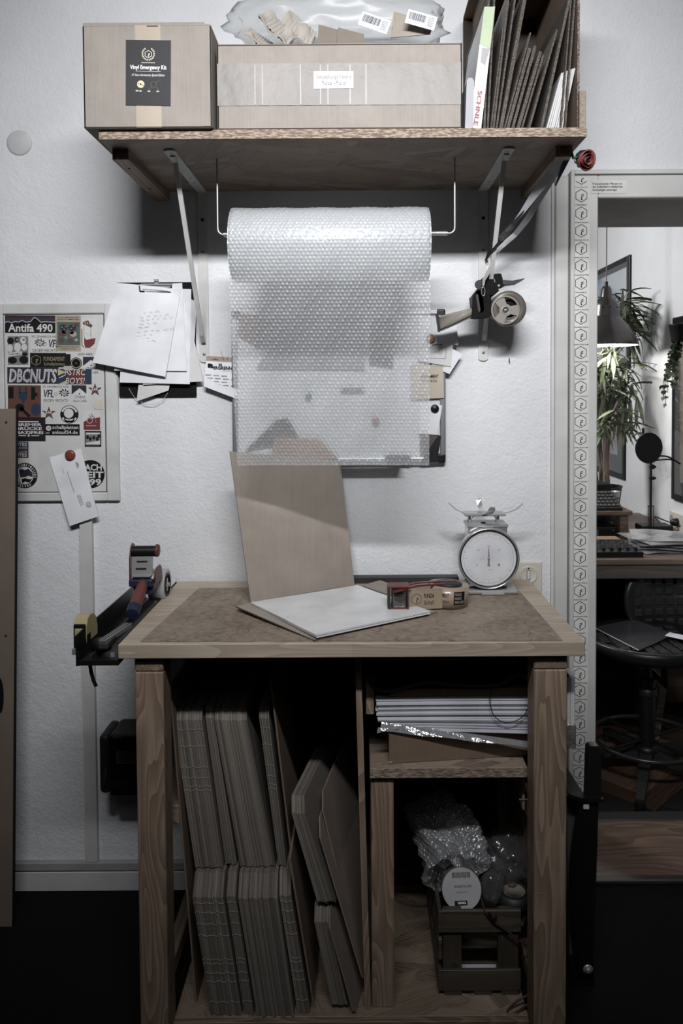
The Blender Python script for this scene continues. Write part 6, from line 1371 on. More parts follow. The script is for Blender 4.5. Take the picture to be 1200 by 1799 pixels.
big = [(0.02, 0), (0.28, 0.0), (0.31, 0.03), (0.31, 0.40), (0.28, 0.44), (0.04, 0.44), (0, 0.40), (0, 0.02)]
big = [(0.018, 0), (0.29, 0.0), (0.31, 0.025), (0.31, 0.355), (0.285, 0.385), (0.035, 0.385), (0, 0.355), (0, 0.018)]
faced('record_mailer', 'large plain mailer leaning by the divider, rounded corners', big, (640, 1735), (532, 1395), 1.792, 0.036, 0.16, 'broad-faced mailers by the divider')
faced('record_mailer', 'darker mailer standing behind the large plain one', big, (628, 1700), (545, 1370), 1.84, 0.07, 0.16, 'broad-faced mailers by the divider')

# ---- right compartment, upper
bxr = root('carton', P(810, 1365, 1.80), 'flat brown cardboard box on the middle shelf under the sleeves', 'box')
q0, q1 = P(684, 1368, 1.79), P(934, 1358, 1.83)
q0.z = q1.z = 0.5575; hgt = 0.072
bk_ = V((0.03, 0.34, 0))
put('body', MB().slab([q0, q1, q1 + bk_ , q0 + bk_ - V((0.03, 0, 0))], (0, 0, hgt)), m_cardd, bxr)
put('corner_tear', MB().box(q0 + V((0.003, -0.001, 0.003)), (0.008, 0.003, 0.005), None, 0, 0.001), m_card, bxr)
sl0, sl1 = P(660, 1300, 1.80).x, P(934, 1300, 1.80).x
zS = 0.5575 + hgt + 0.001
m_sl = C('white_sleeve', (204, 207, 216), 0.35, coat=0.3)
sm_ = MB().sheet([(0, 0, 0), (0.34, 0, 0), (0.34, 0.33, 0), (0, 0.33, 0)], 0.0026, nu=6, nv=1, bulge=0.0007); sme = bpy.data.meshes.new('record_sleeve'); sme.from_pydata([tuple(p) for p in sm_.v], [], sm_.f); sme.materials.append(m_sl)
for i in range(26):
    o = bpy.data.objects.new('record_sleeve', sme); COL.objects.link(o)
    w_ = (sl1 - sl0 - 0.004) / 0.34
    o.matrix_world = Mx.Translation((sl0 + rnd.uniform(0, 0.006) + (0.012 if i < 8 else 0), 1.80 + rnd.uniform(-0.006, 0.006), zS + 0.003 + i * 0.0027)) @ Mx.Rotation(rnd.uniform(-0.002, 0.002) + 0.03 * (1 - i / 13) * (i < 13), 4, 'Y') @ Mx.Scale(w_ if i > 7 else w_ * 0.95, 4, (1, 0, 0))
    tag(o, 'lowest white record sleeve in the thick pile on the middle shelf' if i == 0 else 'topmost white record sleeve in the thick pile on the middle shelf' if i == 25 else 'white record sleeve in the thick pile on the middle shelf', 'sleeve', 'pile of white record sleeves')
fs_ = root('plastic_sleeve', P(800, 1300, 1.785), 'glossy clear sleeves drooping at the bottom of the white pile', 'sleeve')
put('film', MB().sheet([P(668, 1284, 1.785), P(930, 1313, 1.785), P(934, 1303, 1.80), P(670, 1268, 1.80)], 0.0012, nu=40, nv=6, fn=lambda u, w: 0.003 * math.sin(u * 17 + w * 4) * (1 - w)).sheet([P(662, 1288, 1.79), P(700, 1280, 1.785), P(700, 1274, 1.80), P(664, 1278, 1.80)], 0.001, nu=10, nv=4), film('sleeve_film', (190, 192, 198), 0.3, 0.12, 1.2, 60, 0.25), fs_)
dark_board('cardboard_flat', 'folded brown cardboard lying on top of the white sleeve pile', [(672, 1236), (936, 1240), (936, 1208), (690, 1212)], 1.815, 2.12)
zP = P(800, 1206, 1.81).z
pc = root('padded_pouch', (P(790, 1200, 1.8).x, 1.8, zP), 'black rumpled pouch squeezed under the tabletop', 'pouch')
A_ = [P(645, 1178, 1.80), P(652, 1205, 1.80), P(672, 1216, 1.80), P(700, 1213, 1.80), P(752, 1201, 1.80), P(800, 1206, 1.80), P(870, 1206, 1.80), P(895, 1196, 1.80), P(915, 1188, 1.80), P(932, 1198, 1.80)]
def smooth(pts, n=6):
    out = []
    for i in range(len(pts) - 1):
        p0, p1, p2, p3 = pts[max(i - 1, 0)], pts[i], pts[i + 1], pts[min(i + 2, len(pts) - 1)]
        for k in range(n):
            t = k / n; out.append(0.5 * ((2 * p1) + (p2 - p0) * t + (2 * p0 - 5 * p1 + 4 * p2 - p3) * t * t + (3 * p1 - p0 - 3 * p2 + p3) * t ** 3))
    return out + [pts[-1]]
b = MB(); up_ = smooth(A_)
b.strip([p + V((0, 0.14, 0.004)) for p in up_], 0.28, 0.010, V((0, 1, 0))); put('cover', b, m_blk, pc)
put('cover_edge', MB().tube([p + V((0, -0.001, 0.004)) for p in up_], 0.0035, 8), m_dk, pc)
put('cable', MB().tube(smooth([P(862, 1212, 1.79), P(861, 1235, 1.785), P(868, 1257, 1.784), P(885, 1269, 1.784), P(905, 1267, 1.784), P(922, 1255, 1.786), P(930, 1235, 1.788), P(934, 1205, 1.79)]), 0.0011, 8), m_blk, None, 'black cable loop hanging in front of the white sleeve pile', 'cable')

# ---- right compartment, lower: slatted crate with wrap and tape
cr = root('crate', P(855, 1750, 1.815), 'small dark wooden slatted crate on the bottom board', 'crate')
m_cr = wood('crate_wood', (86, 76, 62), (58, 50, 40), 'X', 60, 8); m_crz = wood('crate_post', (74, 65, 53), (50, 43, 35), 'Z', 60, 8)
cx0_, cx1_ = P(776, 1650, 1.815).x, 0.455 - 0.07 + 0.0
cx1_ = xin1 - 0.004 + 0.0
cz = zb_ + 0.012; ct = P(850, 1600, 1.815).z; cyb = 2.14
def cb_(x0, x1, y0, y1, z0, z1, m_=None, nm='slat'): put(nm, MB().bx(x0, x1, y0, y1, z0, z1, 0, 0.0012), m_ or m_cr, cr)
cb_(cx0_, cx1_, 1.815, 1.824, ct - 0.052, ct); cb_(cx0_, cx1_, 1.815, 1.824, cz, cz + 0.05)
cb_(cx0_ + 0.004, cx0_ + 0.048, 1.824, 1.840, cz, ct - 0.004, m_crz, 'corner_post'); cb_(cx1_ - 0.052, cx1_ - 0.004, 1.824, 1.840, cz, ct - 0.004, m_crz, 'corner_post')
for z in (cz, cz + 0.075, ct - 0.052): cb_(cx0_ - 0.008, cx0_ + 0.001, 1.815, cyb, z, z + 0.05, m_pineY if 0 else m_cr)
for z in (cz, cz + 0.075, ct - 0.052): cb_(cx0_, cx1_, cyb - 0.009, cyb, z, z + 0.05)
cb_(cx0_, cx1_, 1.824, cyb - 0.009, cz, cz + 0.006, m_cr, 'base_slat')
for a in (0.006, 0.075, 0.14): cb_(cx0_ + a, cx0_ + a + 0.042, 1.817, cyb, zb_ + 0.0005, cz, m_cr, 'runner')
cb_(cx0_ + 0.004, cx0_ + 0.048, cyb - 0.024, cyb - 0.009, cz, ct - 0.004, m_crz, 'corner_post')
put('paper', MB().slab([(cx0_ + 0.05, 1.86, cz + 0.007), (cx1_ - 0.05, 1.86, cz + 0.007), (cx1_ - 0.05, 1.862, cz + 0.028), (cx0_ + 0.05, 1.862, cz + 0.028)], (0, 0.002, 0)), m_paper, None, 'white sheet standing low inside the crate', 'paper')
# tape roll with paper label
tr_ = root('tape_roll', P(812, 1580, 1.86), 'parcel tape roll with a white paper label in the crate', 'tape')
Ft_ = frame(P(811, 1562, 1.852), (1, 0, 0.16), (0, 0.35, 1)); R_ = 36 * 1.85 / 1400
put('roll', MB().lathe([(R_ * 0.6, -0.048), (R_, -0.048), (R_, 0), (R_ * 0.6, 0)], Ft_, 44, caps=False), MATS['parcel_tape_brown'], tr_)
lb2 = put('label', MB().prism(circ(R_ * 0.97, 40), 0.0, 0.0008, Ft_), C('tape_label_white', (176, 176, 180), 0.5), tr_, label='round white paper label with upside-down print')
FU = Ft_ @ Mx.Translation((0, 0, 0.0012)) @ Mx.Rotation(PI - 0.1, 4, 'Z')
g = text('04014-00008', 0.040, 0.006, FU @ Mx.Translation((-0.004, -0.006, 0)), 0.0); text('Made in Germany', 0.028, 0.003, FU @ Mx.Translation((0.0, 0.006, 0)), mb=g)
for i in range(14): g.box((-0.022 + i * 0.0032, -0.030, 0), (0.0016, 0.012, 0.0002), FU)
g.box((0.004, 0.029, 0), (0.030, 0.010, 0.0002), FU); put('print', g, m_ink, lb2)
put('print', text('tesa', 0.020, 0.006, FU @ Mx.Translation((0.002, 0.029, 0.0004)), 0.03), m_paper, lb2)
# bubble wrap roll lying across the crate
m_bw = film('bubble_dull', (190, 192, 196), 0.45, 0.15, 0.8, 120, 0.10)
bwr = root('bubble_wrap', P(800, 1500, 1.9), 'loose roll of clear bubble wrap rising out of the crate', 'bubble wrap')
def bubbly(c0, c1, R0, R1, seed):
    nu_, nv_ = 260, 180; ax_ = (c1 - c0); L_ = ax_.length; ax_.normalize(); a_ = ax_.cross(V((0, 0, 1))).normalized(); c_ = ax_.cross(a_)
    th_ = np.linspace(0, 2 * PI, nu_, endpoint=False)[None, :]; v_ = np.linspace(0, 1, nv_)[:, None]
    R = R0 + (R1 - R0) * v_ + 0.010 * np.sin(th_ * 3 + seed + v_ * 4) + 0.006 * np.sin(th_ * 7 + v_ * 9 + seed) + 0.004 * np.sin(v_ * 25 + th_ * 2)
    s = 0.0105; u_ = th_ * (R0 + R1) / 2; w_ = v_ * L_; row = np.floor(w_ / (s * .866)); off = (row % 2) * .5
    cu = (np.floor(u_ / s - off) + .5 + off) * s; cv = (row + .5) * s * .866
    R = R + 0.0032 * np.sqrt(np.clip(1 - ((u_ - cu) ** 2 + (w_ - cv) ** 2) / 0.0046 ** 2, 0, 1))
    x = np.cos(th_) * R; y = np.sin(th_) * R
    co = np.stack([c0[k] + ax_[k] * w_ + a_[k] * x + c_[k] * y for k in range(3)], -1).reshape(-1, 3)
    i = np.arange(nv_ - 1)[:, None] * nu_ + np.arange(nu_)[None, :]; j = np.arange(nv_ - 1)[:, None] * nu_ + (np.arange(nu_)[None, :] + 1) % nu_
    return co, np.stack([i, j, j + nu_, i + nu_], -1).reshape(-1, 4)
def put_np(name, co, f, mat, par):
    w_ = np.array(WM[par.name].inverted().translation); me = bpy.data.meshes.new(name); me.from_pydata((co + w_).tolist(), [], f.tolist())
    me.polygons.foreach_set('use_smooth', np.ones(len(f), bool)); me.materials.append(mat); o = bpy.data.objects.new(name, me); COL.objects.link(o); o.parent = par; return o
o = put_np('wrap_roll', *bubbly(P(786, 1540, 1.88), P(760, 1420, 2.05), 0.052, 0.062, 1.0), m_bw, bwr); o['kind'] = 'stuff'
o = put_np('wrap_fold', *bubbly(P(812, 1528, 1.875), P(800, 1455, 1.99), 0.050, 0.066, 2.2), m_bw, bwr); o['kind'] = 'stuff'
fl2 = root('plastic_bag', P(900, 1530, 1.9), 'crumpled clear film filling the right side of the crate', 'plastic bag')
put('film', crumple(P(893, 1500, 1.96), (0.060, 0.06, 0.055), 9, 0.3), film('film_dull', (150, 150, 154), 0.7, 0.12, 1.0, 60, 0.06), fl2)
fl3 = root('plastic_bag', P(870, 1560, 1.9), 'small twist of clear film right of the labelled tape roll', 'plastic bag')
put('film', crumple(P(866, 1555, 1.87), (0.026, 0.02, 0.036), 4, 0.35, 3), MATS['film_dull'], fl3)
tl = root('tape_roll', P(905, 1580, 1.87), 'dark tape roll lying in the crate behind the right post', 'tape')
put('roll', MB().lathe([(0.028, 0), (0.042, 0), (0.042, 0.04), (0.028, 0.04), (0.028, 0)], Mx.Translation(P(903, 1592, 1.88)), 36, caps=False), m_dk, tl)
put('core', MB().lathe([(0.0275, 0.001), (0.0275, 0.039), (0.025, 0.039), (0.025, 0.001), (0.0275, 0.001)], Mx.Translation(P(903, 1592, 1.88)), 30, caps=False), m_card, tl)
m_cab = C('cable_purple', (74, 42, 46), 0.4)
put('cable', MB().tube(smooth([P(846, 1578, 1.85), P(852, 1600, 1.812), P(866, 1618, 1.808), P(890, 1635, 1.806), P(915, 1655, 1.806), P(936, 1668, 1.806)]), 0.0022, 8), m_cab, None, 'dark red cable hanging over the front of the crate', 'cable')
put('cable_tie', MB().tube([P(858, 1604, 1.808), P(866, 1616, 1.804)], 0.004, 8).tube([P(872, 1610, 1.805), P(868, 1620, 1.803)], 0.0025, 6), m_blk, None, 'small black connector on the dark red cable', 'connector')
put('cable', MB().tube(smooth([P(936, 1744, 1.78), P(915, 1755, 1.775), P(896, 1770, 1.77), P(892, 1780, 1.765), P(905, 1780, 1.765), P(925, 1766, 1.768), P(938, 1752, 1.775)]), 0.0026, 8), m_cab, None, 'dark red cable loop lying at the foot of the right post', 'cable')
put('cable', MB().tube(smooth([P(690, 1525, 2.1), P(712, 1532, 2.05), P(732, 1524, 2.0), P(745, 1520, 1.95)]), 0.002, 8).tube(smooth([P(692, 1545, 2.1), P(715, 1548, 2.05), P(738, 1532, 2.0)]), 0.002, 8), m_blk2, None, 'black cables disappearing behind the crate', 'cable')
# ================================================================== BACK ROOM
dk0 = 3.08; dzt = 0.744
desk = root('desk', (0.7, 3.5, FZ), 'wooden desk along the far wall of the back room', 'desk')
m_desk = wood('desk_wood', (120, 98, 80), (88, 68, 54), 'X', 50, 9, 0.45)
put('desk_top', MB().bx(-0.4, 1.495, dk0, 4.25, dzt - 0.022, dzt, 0, 0.003), m_desk, desk)
put('front_beam', MB().bx(-0.4, 1.495, dk0 + 0.012, dk0 + 0.05, dzt - 0.078, dzt - 0.022, 0, 0.002), wood('desk_beam', (92, 84, 74), (70, 62, 54), 'X', 50, 9, 0.5), desk)
put('back_wall_panel', MB().bx(-0.4, 1.49, 4.22, 4.25, FZ, dzt - 0.022), m_blk2, desk)
put('desk_leg', MB().bx(-0.38, -0.30, dk0 + 0.06, dk0 + 0.14, FZ, dzt - 0.03), m_desk, desk)
put('desk_leg', MB().bx(1.40, 1.48, 3.6, 3.68, FZ, dzt - 0.03), m_desk, desk)
# riser
ry0 = 3.52; rz = P(1070, 898, ry0).z; rxr = P(1112, 900, ry0).x
rs = root('desk_riser', (1.1, 3.65, dzt), 'wooden riser carrying the keyboard on the desk', 'riser')
m_ris = wood('riser_wood', (110, 82, 62), (82, 58, 42), 'X', 50, 9, 0.45)
put('riser_top', MB().bx(0.75, rxr, ry0, 3.95, rz - 0.02, rz, 0, 0.003), m_ris, rs)
put('riser_leg', MB().bx(P(1092, 920, ry0).x, P(1107, 920, ry0).x, ry0 + 0.02, ry0 + 0.12, dzt + 0.0005, rz - 0.02, 0, 0.002), m_ris, rs)
put('riser_leg', MB().bx(0.76, 0.80, ry0 + 0.02, ry0 + 0.12, dzt + 0.0005, rz - 0.02, 0, 0.002), m_ris, rs)
bb = root('amplifier', P(1060, 945, 3.56), 'black box unit standing under the riser', 'device')
put('case', MB().bx(0.85, P(1089, 940, 3.56).x, 3.56, 3.78, dzt + 0.002, P(1060, 926, 3.56).z, 0, 0.005, 2), m_blk, bb)
put('power_light', MB().box((P(1078, 945, 3.555).x, 3.5585, dzt + 0.03), (0.004, 0.002, 0.004)), C('light_teal', (90, 150, 150), 0.5), bb)
# keyboard
kb = root('keyboard', P(1060, 890, 3.56), 'black computer keyboard tilted on the riser', 'keyboard')
ky0, ky1 = 3.535, 3.70; kxr0 = P(1094, 890, ky0).x; zk = rz + 0.012
def KP(u, v): # u along x from the right edge inward (m), v 0 front..1 back
    return V((kxr0 - u, ky0 + (ky1 - ky0) * v, zk + 0.055 * v))
put('case', MB().slab([KP(0.44, 0), KP(0, 0), KP(0, 1), KP(0.44, 1)], (0, 0, -0.012)), m_blk, kb)
kme = bpy.data.meshes.new('key'); kbx = MB().box((0, 0, 0.003), (0.0155, 0.022, 0.007), None, 0, 0.002); kme.from_pydata([tuple(p) for p in kbx.v], [], kbx.f); kme.materials.append(C('key_grey', (44, 44, 46), 0.5))
Rk = Mx.Rotation(math.atan2(0.055, ky1 - ky0), 4, 'X')
for i in range(11):
    for j in range(5):
        o = bpy.data.objects.new('key', kme); COL.objects.link(o); o.parent = kb
        o.matrix_local = WM[kb.name].inverted() @ Mx.Translation(KP(0.016 + i * 0.0188, 0.12 + j * 0.185)) @ Rk
kk_ = root('controller', P(1055, 855, 3.76), 'small black controller behind the keyboard', 'device')
put('case', MB().bx(0.85, P(1072, 860, 3.76).x, 3.74, 3.90, rz + 0.001, P(1060, 850, 3.75).z, 0, 0.004, 2), m_blk, kk_)
for i in range(4): put('knob', MB().cyl((1.15 - i * 0.03, 3.745, rz + 0.045), (1.15 - i * 0.03, 3.73, rz + 0.045), 0.007, 12), m_dk, kk_)
put('cup', MB().lathe([(0.020, 0), (0.026, 0.04), (0.0265, 0.046), (0.025, 0.046), (0.022, 0.008), (0.0001, 0.007)], Mx.Translation((P(1080, 868, 3.85).x, 3.85, rz + 0.0005)), 24), m_steel, None, 'small metal cup standing on the riser behind the keyboard', 'cup')
# mixer desk
mx = root('mixer', P(1075, 975, 3.2), 'black audio mixer with knobs on the desk front', 'mixer')
mxr = P(1118, 975, 3.2).x
put('case', MB().slab([(0.75, 3.12, dzt + 0.001), (mxr, 3.12, dzt + 0.001), (mxr, 3.38, dzt + 0.001), (0.75, 3.38, dzt + 0.001)], (0, 0, 0.02)), m_blk, mx)
kn_ = bpy.data.meshes.new('knob'); kq = MB().lathe([(0.0001, 0.014), (0.005, 0.014), (0.0065, 0)], None, 10); kn_.from_pydata([tuple(p) for p in kq.v], [], kq.f); kn_.materials.append(C('knob_grey', (74, 76, 82), 0.5))
fd_ = bpy.data.meshes.new('fader'); kq = MB().box((0, 0, 0.008), (0.012, 0.018, 0.012), None, 0, 0.002); fd_.from_pydata([tuple(p) for p in kq.v], [], kq.f); fd_.materials.append(m_blk)
for i in range(7):
    for j in range(4):
        o = bpy.data.objects.new('knob' if j else 'fader', kn_ if j else fd_); COL.objects.link(o); o.parent = mx
        o.matrix_local = WM[mx.name].inverted() @ Mx.Translation((mxr - 0.02 - i * 0.032, 3.15 + j * 0.055, dzt + 0.021))
put('memo_block', MB().bx(P(1043, 962, 3.42).x - 0.05, P(1088, 962, 3.42).x, 3.40, 3.47, dzt + 0.001, dzt + 0.02, 0, 0.001), C('kraft_pad', (150, 118, 86), 0.8), None, 'tan notepad lying behind the mixer', 'notepad')
put('adapter', MB().bx(P(1043, 948, 3.48).x, P(1052, 948, 3.48).x, 3.48, 3.51, dzt + 0.001, dzt + 0.045, 0, 0.004, 2), C('adapter_grey', (66, 70, 84), 0.5), None, 'small blue-grey adapter standing on the desk by the door frame', 'adapter')
# plastic sleeves pile
m_film2 = film('sleeve_pile_film', (208, 208, 210), 0.12, 0.14, 0.8, 30, 0.18)
rnd = random.Random(8)
for i in range(6):
    c = P(1165 + rnd.uniform(-12, 8), 962 - i * 3.5, 3.3 + i * 0.02); r = rnd.uniform(-0.3, 0.3) ; zz = dzt + 0.006 + i * 0.0085
    Fz = Mx.Translation((c.x, 3.33 + rnd.uniform(-0.01, 0.02), zz)) @ Mx.Rotation(r, 4, 'Z')
    b = MB().sheet([(-0.14, -0.13, 0), (0.14, -0.13, 0), (0.14, 0.13, 0), (-0.14, 0.13, 0)], 0.002, nu=14, nv=14, fn=lambda u, w: 0.003 * math.sin(u * 9 + i) * math.cos(w * 8 + i * 2)).xf(Fz)
    put('plastic_sleeve', b, m_film2, None, ('top' if i == 5 else 'bottom' if i == 0 else ['', 'second', 'third', 'fourth', 'fifth'][i]) + ' clear plastic sleeve of the loose pile on the desk' + (' counted from below' if 0 < i < 5 else ''), 'sleeve', 'pile of plastic sleeves on the desk')
bgx = root('cable_box', P(1150, 932, 3.8), 'black power strip and cables by the microphone foot', 'power strip')
put('strip', MB().bx(P(1120, 935, 3.72).x, P(1175, 935, 3.72).x, 3.66, 3.76, dzt + 0.001, dzt + 0.03, 0, 0.006, 2), m_blk, bgx)
put('cable', MB().tube(smooth([P(1168, 925, 3.72), P(1150, 908, 3.8), P(1175, 917, 3.75), P(1200, 925, 3.68)]), 0.003, 8).tube(smooth([P(1100, 945, 3.5), P(1130, 940, 3.6), P(1160, 944, 3.6), P(1190, 936, 3.6)]), 0.004, 8), m_blk, bgx)
# microphone stand with pop filter
ms = root('microphone_stand', (P(1143, 932, 3.62).x, 3.62, dzt), 'black microphone stand with round pop filter', 'microphone')
mxx = P(1143, 932, 3.62).x
put('foot', MB().lathe([(0.0001, 0.012), (0.02, 0.012), (0.05, 0.006), (0.052, 0.0)], Mx.Translation((mxx, 3.62, dzt + 0.0005)), 28), m_blk, ms)
put('pole', MB().cyl((mxx, 3.62, dzt + 0.01), (mxx, 3.62, P(1143, 800, 3.62).z), 0.0052, 12), m_blk, ms)
put('guide_bars', MB().cyl((mxx - 0.011, 3.62, dzt + 0.01), (mxx - 0.011, 3.62, P(1143, 889, 3.62).z), 0.0018, 8).cyl((mxx + 0.013, 3.62, dzt + 0.01), (mxx + 0.013, 3.62, P(1143, 889, 3.62).z), 0.0018, 8).box((mxx, 3.62, P(1143, 889, 3.62).z), (0.028, 0.004, 0.004)), m_blk, ms)
for yy, s_ in ((820, 0.010), (840, 0.008)): put('clamp', MB().box((mxx + 0.004, 3.618, P(1143, yy, 3.62).z), (0.022, 0.018, s_ * 2), None, 0, 0.003).cyl((mxx + 0.01, 3.618, P(1143, yy, 3.62).z), (mxx + 0.022, 3.618, P(1143, yy, 3.62).z), 0.005, 10), m_blk, ms)
Fp = frame(P(1140, 787, 3.58), (1, 0.25, 0), (0, 0, 1))
put('pop_filter_ring', MB().tube([Fp @ V((0.0665 * math.cos(t), 0.0665 * math.sin(t), 0)) for t in [i * PI / 20 for i in range(40)]], 0.0035, 8, closed=True), m_blk, ms)
put('pop_filter_mesh', MB().prism(circ(0.066, 40), -0.001, 0.001, Fp), C('filter_gauze', (20, 20, 21), 0.9), ms)
put('gooseneck', MB().tube(smooth([P(1160, 801, 3.59), P(1175, 803, 3.62), P(1195, 815, 3.64)]), 0.004, 8).tube(smooth([P(1150, 809, 3.62), P(1172, 807, 3.62), P(1185, 809, 3.63)]), 0.0035, 8), m_blk, ms)
put('microphone_mount', MB().tube([P(1112, 766, 3.62), P(1122, 760, 3.60), P(1136, 762, 3.60), P(1118, 774, 3.62), P(1112, 766, 3.62)], 0.003, 6).cyl(P(1130, 752, 3.62), P(1130, 766, 3.62), 0.006, 12), m_blk, ms)
# wall outlet with plug
XW = 1.4995
so = root('wall_socket', Q(1185, 915, XW), 'cream double socket with black plug on the back room wall', 'socket')
FQ = frame(Q(1187, 914, XW - 0.001), (0, -1, 0), (0, 0, 1))
put('plate', MB().box((0.02, 0, 0.003), (0.16, 0.078, 0.008), FQ, 0, 0.003, 2), m_beige, so)
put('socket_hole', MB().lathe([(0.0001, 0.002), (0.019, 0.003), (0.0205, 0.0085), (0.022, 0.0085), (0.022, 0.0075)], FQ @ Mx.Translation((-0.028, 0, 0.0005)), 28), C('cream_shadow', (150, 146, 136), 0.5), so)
put('plug', MB().lathe([(0.0001, 0.04), (0.010, 0.038), (0.019, 0.02), (0.019, 0.006)], FQ @ Mx.Translation((0.045, -0.002, 0.003)), 24).tube([FQ @ V((0.045, -0.002, 0.035)), FQ @ V((0.047, -0.04, 0.036)), FQ @ V((0.05, -0.075, 0.02))], 0.004, 8), m_blk, so)
# framed posters on the right wall
m_frm = C('frame_black', (20, 19, 19), 0.35)
def on_wall(name, lab_, ya, yb, za, zb2, art, tilt=0.0, border=0.045):
    r_ = root(name, (XW, (ya + yb) / 2, za), lab_, 'picture')
    x = XW
    for q in ((ya, ya + 0.03, za, zb2), (yb - 0.03, yb, za, zb2), (ya + .03, yb - .03, za, za + 0.03), (ya + .03, yb - .03, zb2 - 0.03, zb2)):
        put('frame', MB().bx(x - 0.014, x, q[0], q[1], q[2], q[3], 0, 0.002), m_frm, r_)
    put('mat_board', MB().bx(x - 0.008, x - 0.002, ya + 0.03, yb - 0.03, za + 0.03, zb2 - 0.03), C('mat_black', (24, 24, 26), 0.5), r_)
    put('art_print', MB().bx(x - 0.0095, x - 0.008, ya + 0.03 + border, yb - 0.03 - border, za + 0.03 + border, zb2 - 0.03 - border), art, r_)
    put('glass', MB().bx(x - 0.0125, x - 0.0115, ya + 0.03, yb - 0.03, za + 0.03, zb2 - 0.03), film('picture_glass', (255, 255, 255), 0.96, 0.05, 0, 1, 0.0) if 'picture_glass' not in MATS else MATS['picture_glass'], r_)
    return r_
ma, ta, ba = nt('art_pale'); na = nd(ta, 'ShaderNodeTexNoise', {'Vector': vec(ta), 'Scale': 3.5, 'Detail': 3}); ta.links.new(ramp(ta, na.outputs['Fac'], [(0.35, (120, 150, 190)), (0.45, (206, 212, 220)), (0.7, (220, 222, 226))]), ba.inputs['Base Color'])
mb_, tb_, bb_ = nt('art_dark'); na = nd(tb_, 'ShaderNodeTexNoise', {'Vector': vec(tb_), 'Scale': 3.0, 'Detail': 3}); tb_.links.new(ramp(tb_, na.outputs['Fac'], [(0.35, (140, 60, 50)), (0.5, (150, 156, 172)), (0.7, (190, 192, 200))]), bb_.inputs['Base Color'])
yR = Q(1110, 447, XW).y; zT1 = Q(1110, 447, XW).z
on_wall('framed_poster', 'upper black framed poster with pale print on the back room wall', yR, yR + 0.80, zT1 - 0.62, zT1, MATS['art_pale'], border=0.03)
y2 = Q(1100, 843, XW).y; z2 = Q(1100, 843, XW).z
on_wall('framed_poster', 'lower black framed poster behind the plant stems', y2, y2 + 0.62, z2, z2 + 0.56, MATS['art_dark'], border=0.10)
y3 = Q(1184, 876, XW).y; z3 = Q(1184, 876, XW).z
on_wall('framed_poster', 'large black frame at the right edge of the doorway view', y3 - 0.62, y3, z3, z3 + 0.86, C('art_brown', (110, 88, 72), 0.5), border=0.06)
# pendant lamp
LY = 3.9; lc = P(1065, 606, LY); Rl = 0.153
pdl = root('pendant_lamp', (lc.x, LY, lc.z), 'grey metal bell pendant lamp in the back room', 'lamp')
m_sh = C('lamp_grey_metal', (92, 88, 86), 0.25, 0.75)
zl_ = lambda py: P(1065, py, LY).z
shp = [(0.0001, zl_(503)), (0.018, zl_(503)), (0.024, zl_(508)), (0.030, zl_(522)), (0.032, zl_(524)), (0.050, zl_(528)), (0.060, zl_(538)), (0.066, zl_(552)), (0.067, zl_(557)), (0.075, zl_(560)), (0.105, zl_(572)), (0.124, zl_(582)), (0.127, zl_(584)), (0.148, zl_(598)), (Rl, zl_(606))]
inn = [(r_ - 0.003 if r_ > 0.003 else r_, z - 0.003) for r_, z in shp][::-1]
put('shade', MB().lathe([(r_, z - lc.z) for r_, z in shp], Mx.Translation((lc.x, LY, lc.z)), 48, caps=False), m_sh, pdl)
put('inner_reflector', MB().lathe([(r_, z - lc.z) for r_, z in inn], Mx.Translation((lc.x, LY, lc.z)), 48, caps=False), C('reflector_white', (240, 240, 238), 0.6), pdl)
put('bulb', MB().lathe([(0.0001, -0.03), (0.02, -0.024), (0.03, -0.005), (0.026, 0.02), (0.013, 0.045), (0.013, 0.06)], Mx.Translation((lc.x, LY, zl_(580))), 24), C('bulb_glow', (255, 250, 245), 0.5, emit=18.0), pdl)
put('cord', MB().cyl((lc.x, LY, zl_(503)), (lc.x, LY, 2.949), 0.003, 8), C('cord_grey', (110, 110, 112), 0.6), pdl)
put('cord_grip', MB().cyl((lc.x, LY, zl_(503)), (lc.x, LY, zl_(495)), 0.008, 12), m_blk, pdl)
g = MB()
for k_ in range(10):
    a = -PI / 2 + (k_ - 3) * 0.6; g.lathe([(0.0001, 0.001), (0.003, 0.001), (0.003, 0)], frame((lc.x + 0.0635 * math.cos(a), LY + 0.0635 * math.sin(a), zl_(541.5)), (-math.sin(a), math.cos(a), 0), (0, 0, 1)), 8)
put('vent_hole', g, m_blk2, pdl)
lamp('pendant_light', 'POINT', (lc.x, LY, zl_(590)), (lc.x, LY, 0), 7.0, (1, 0.98, 0.95), shadow_soft_size=0.03)

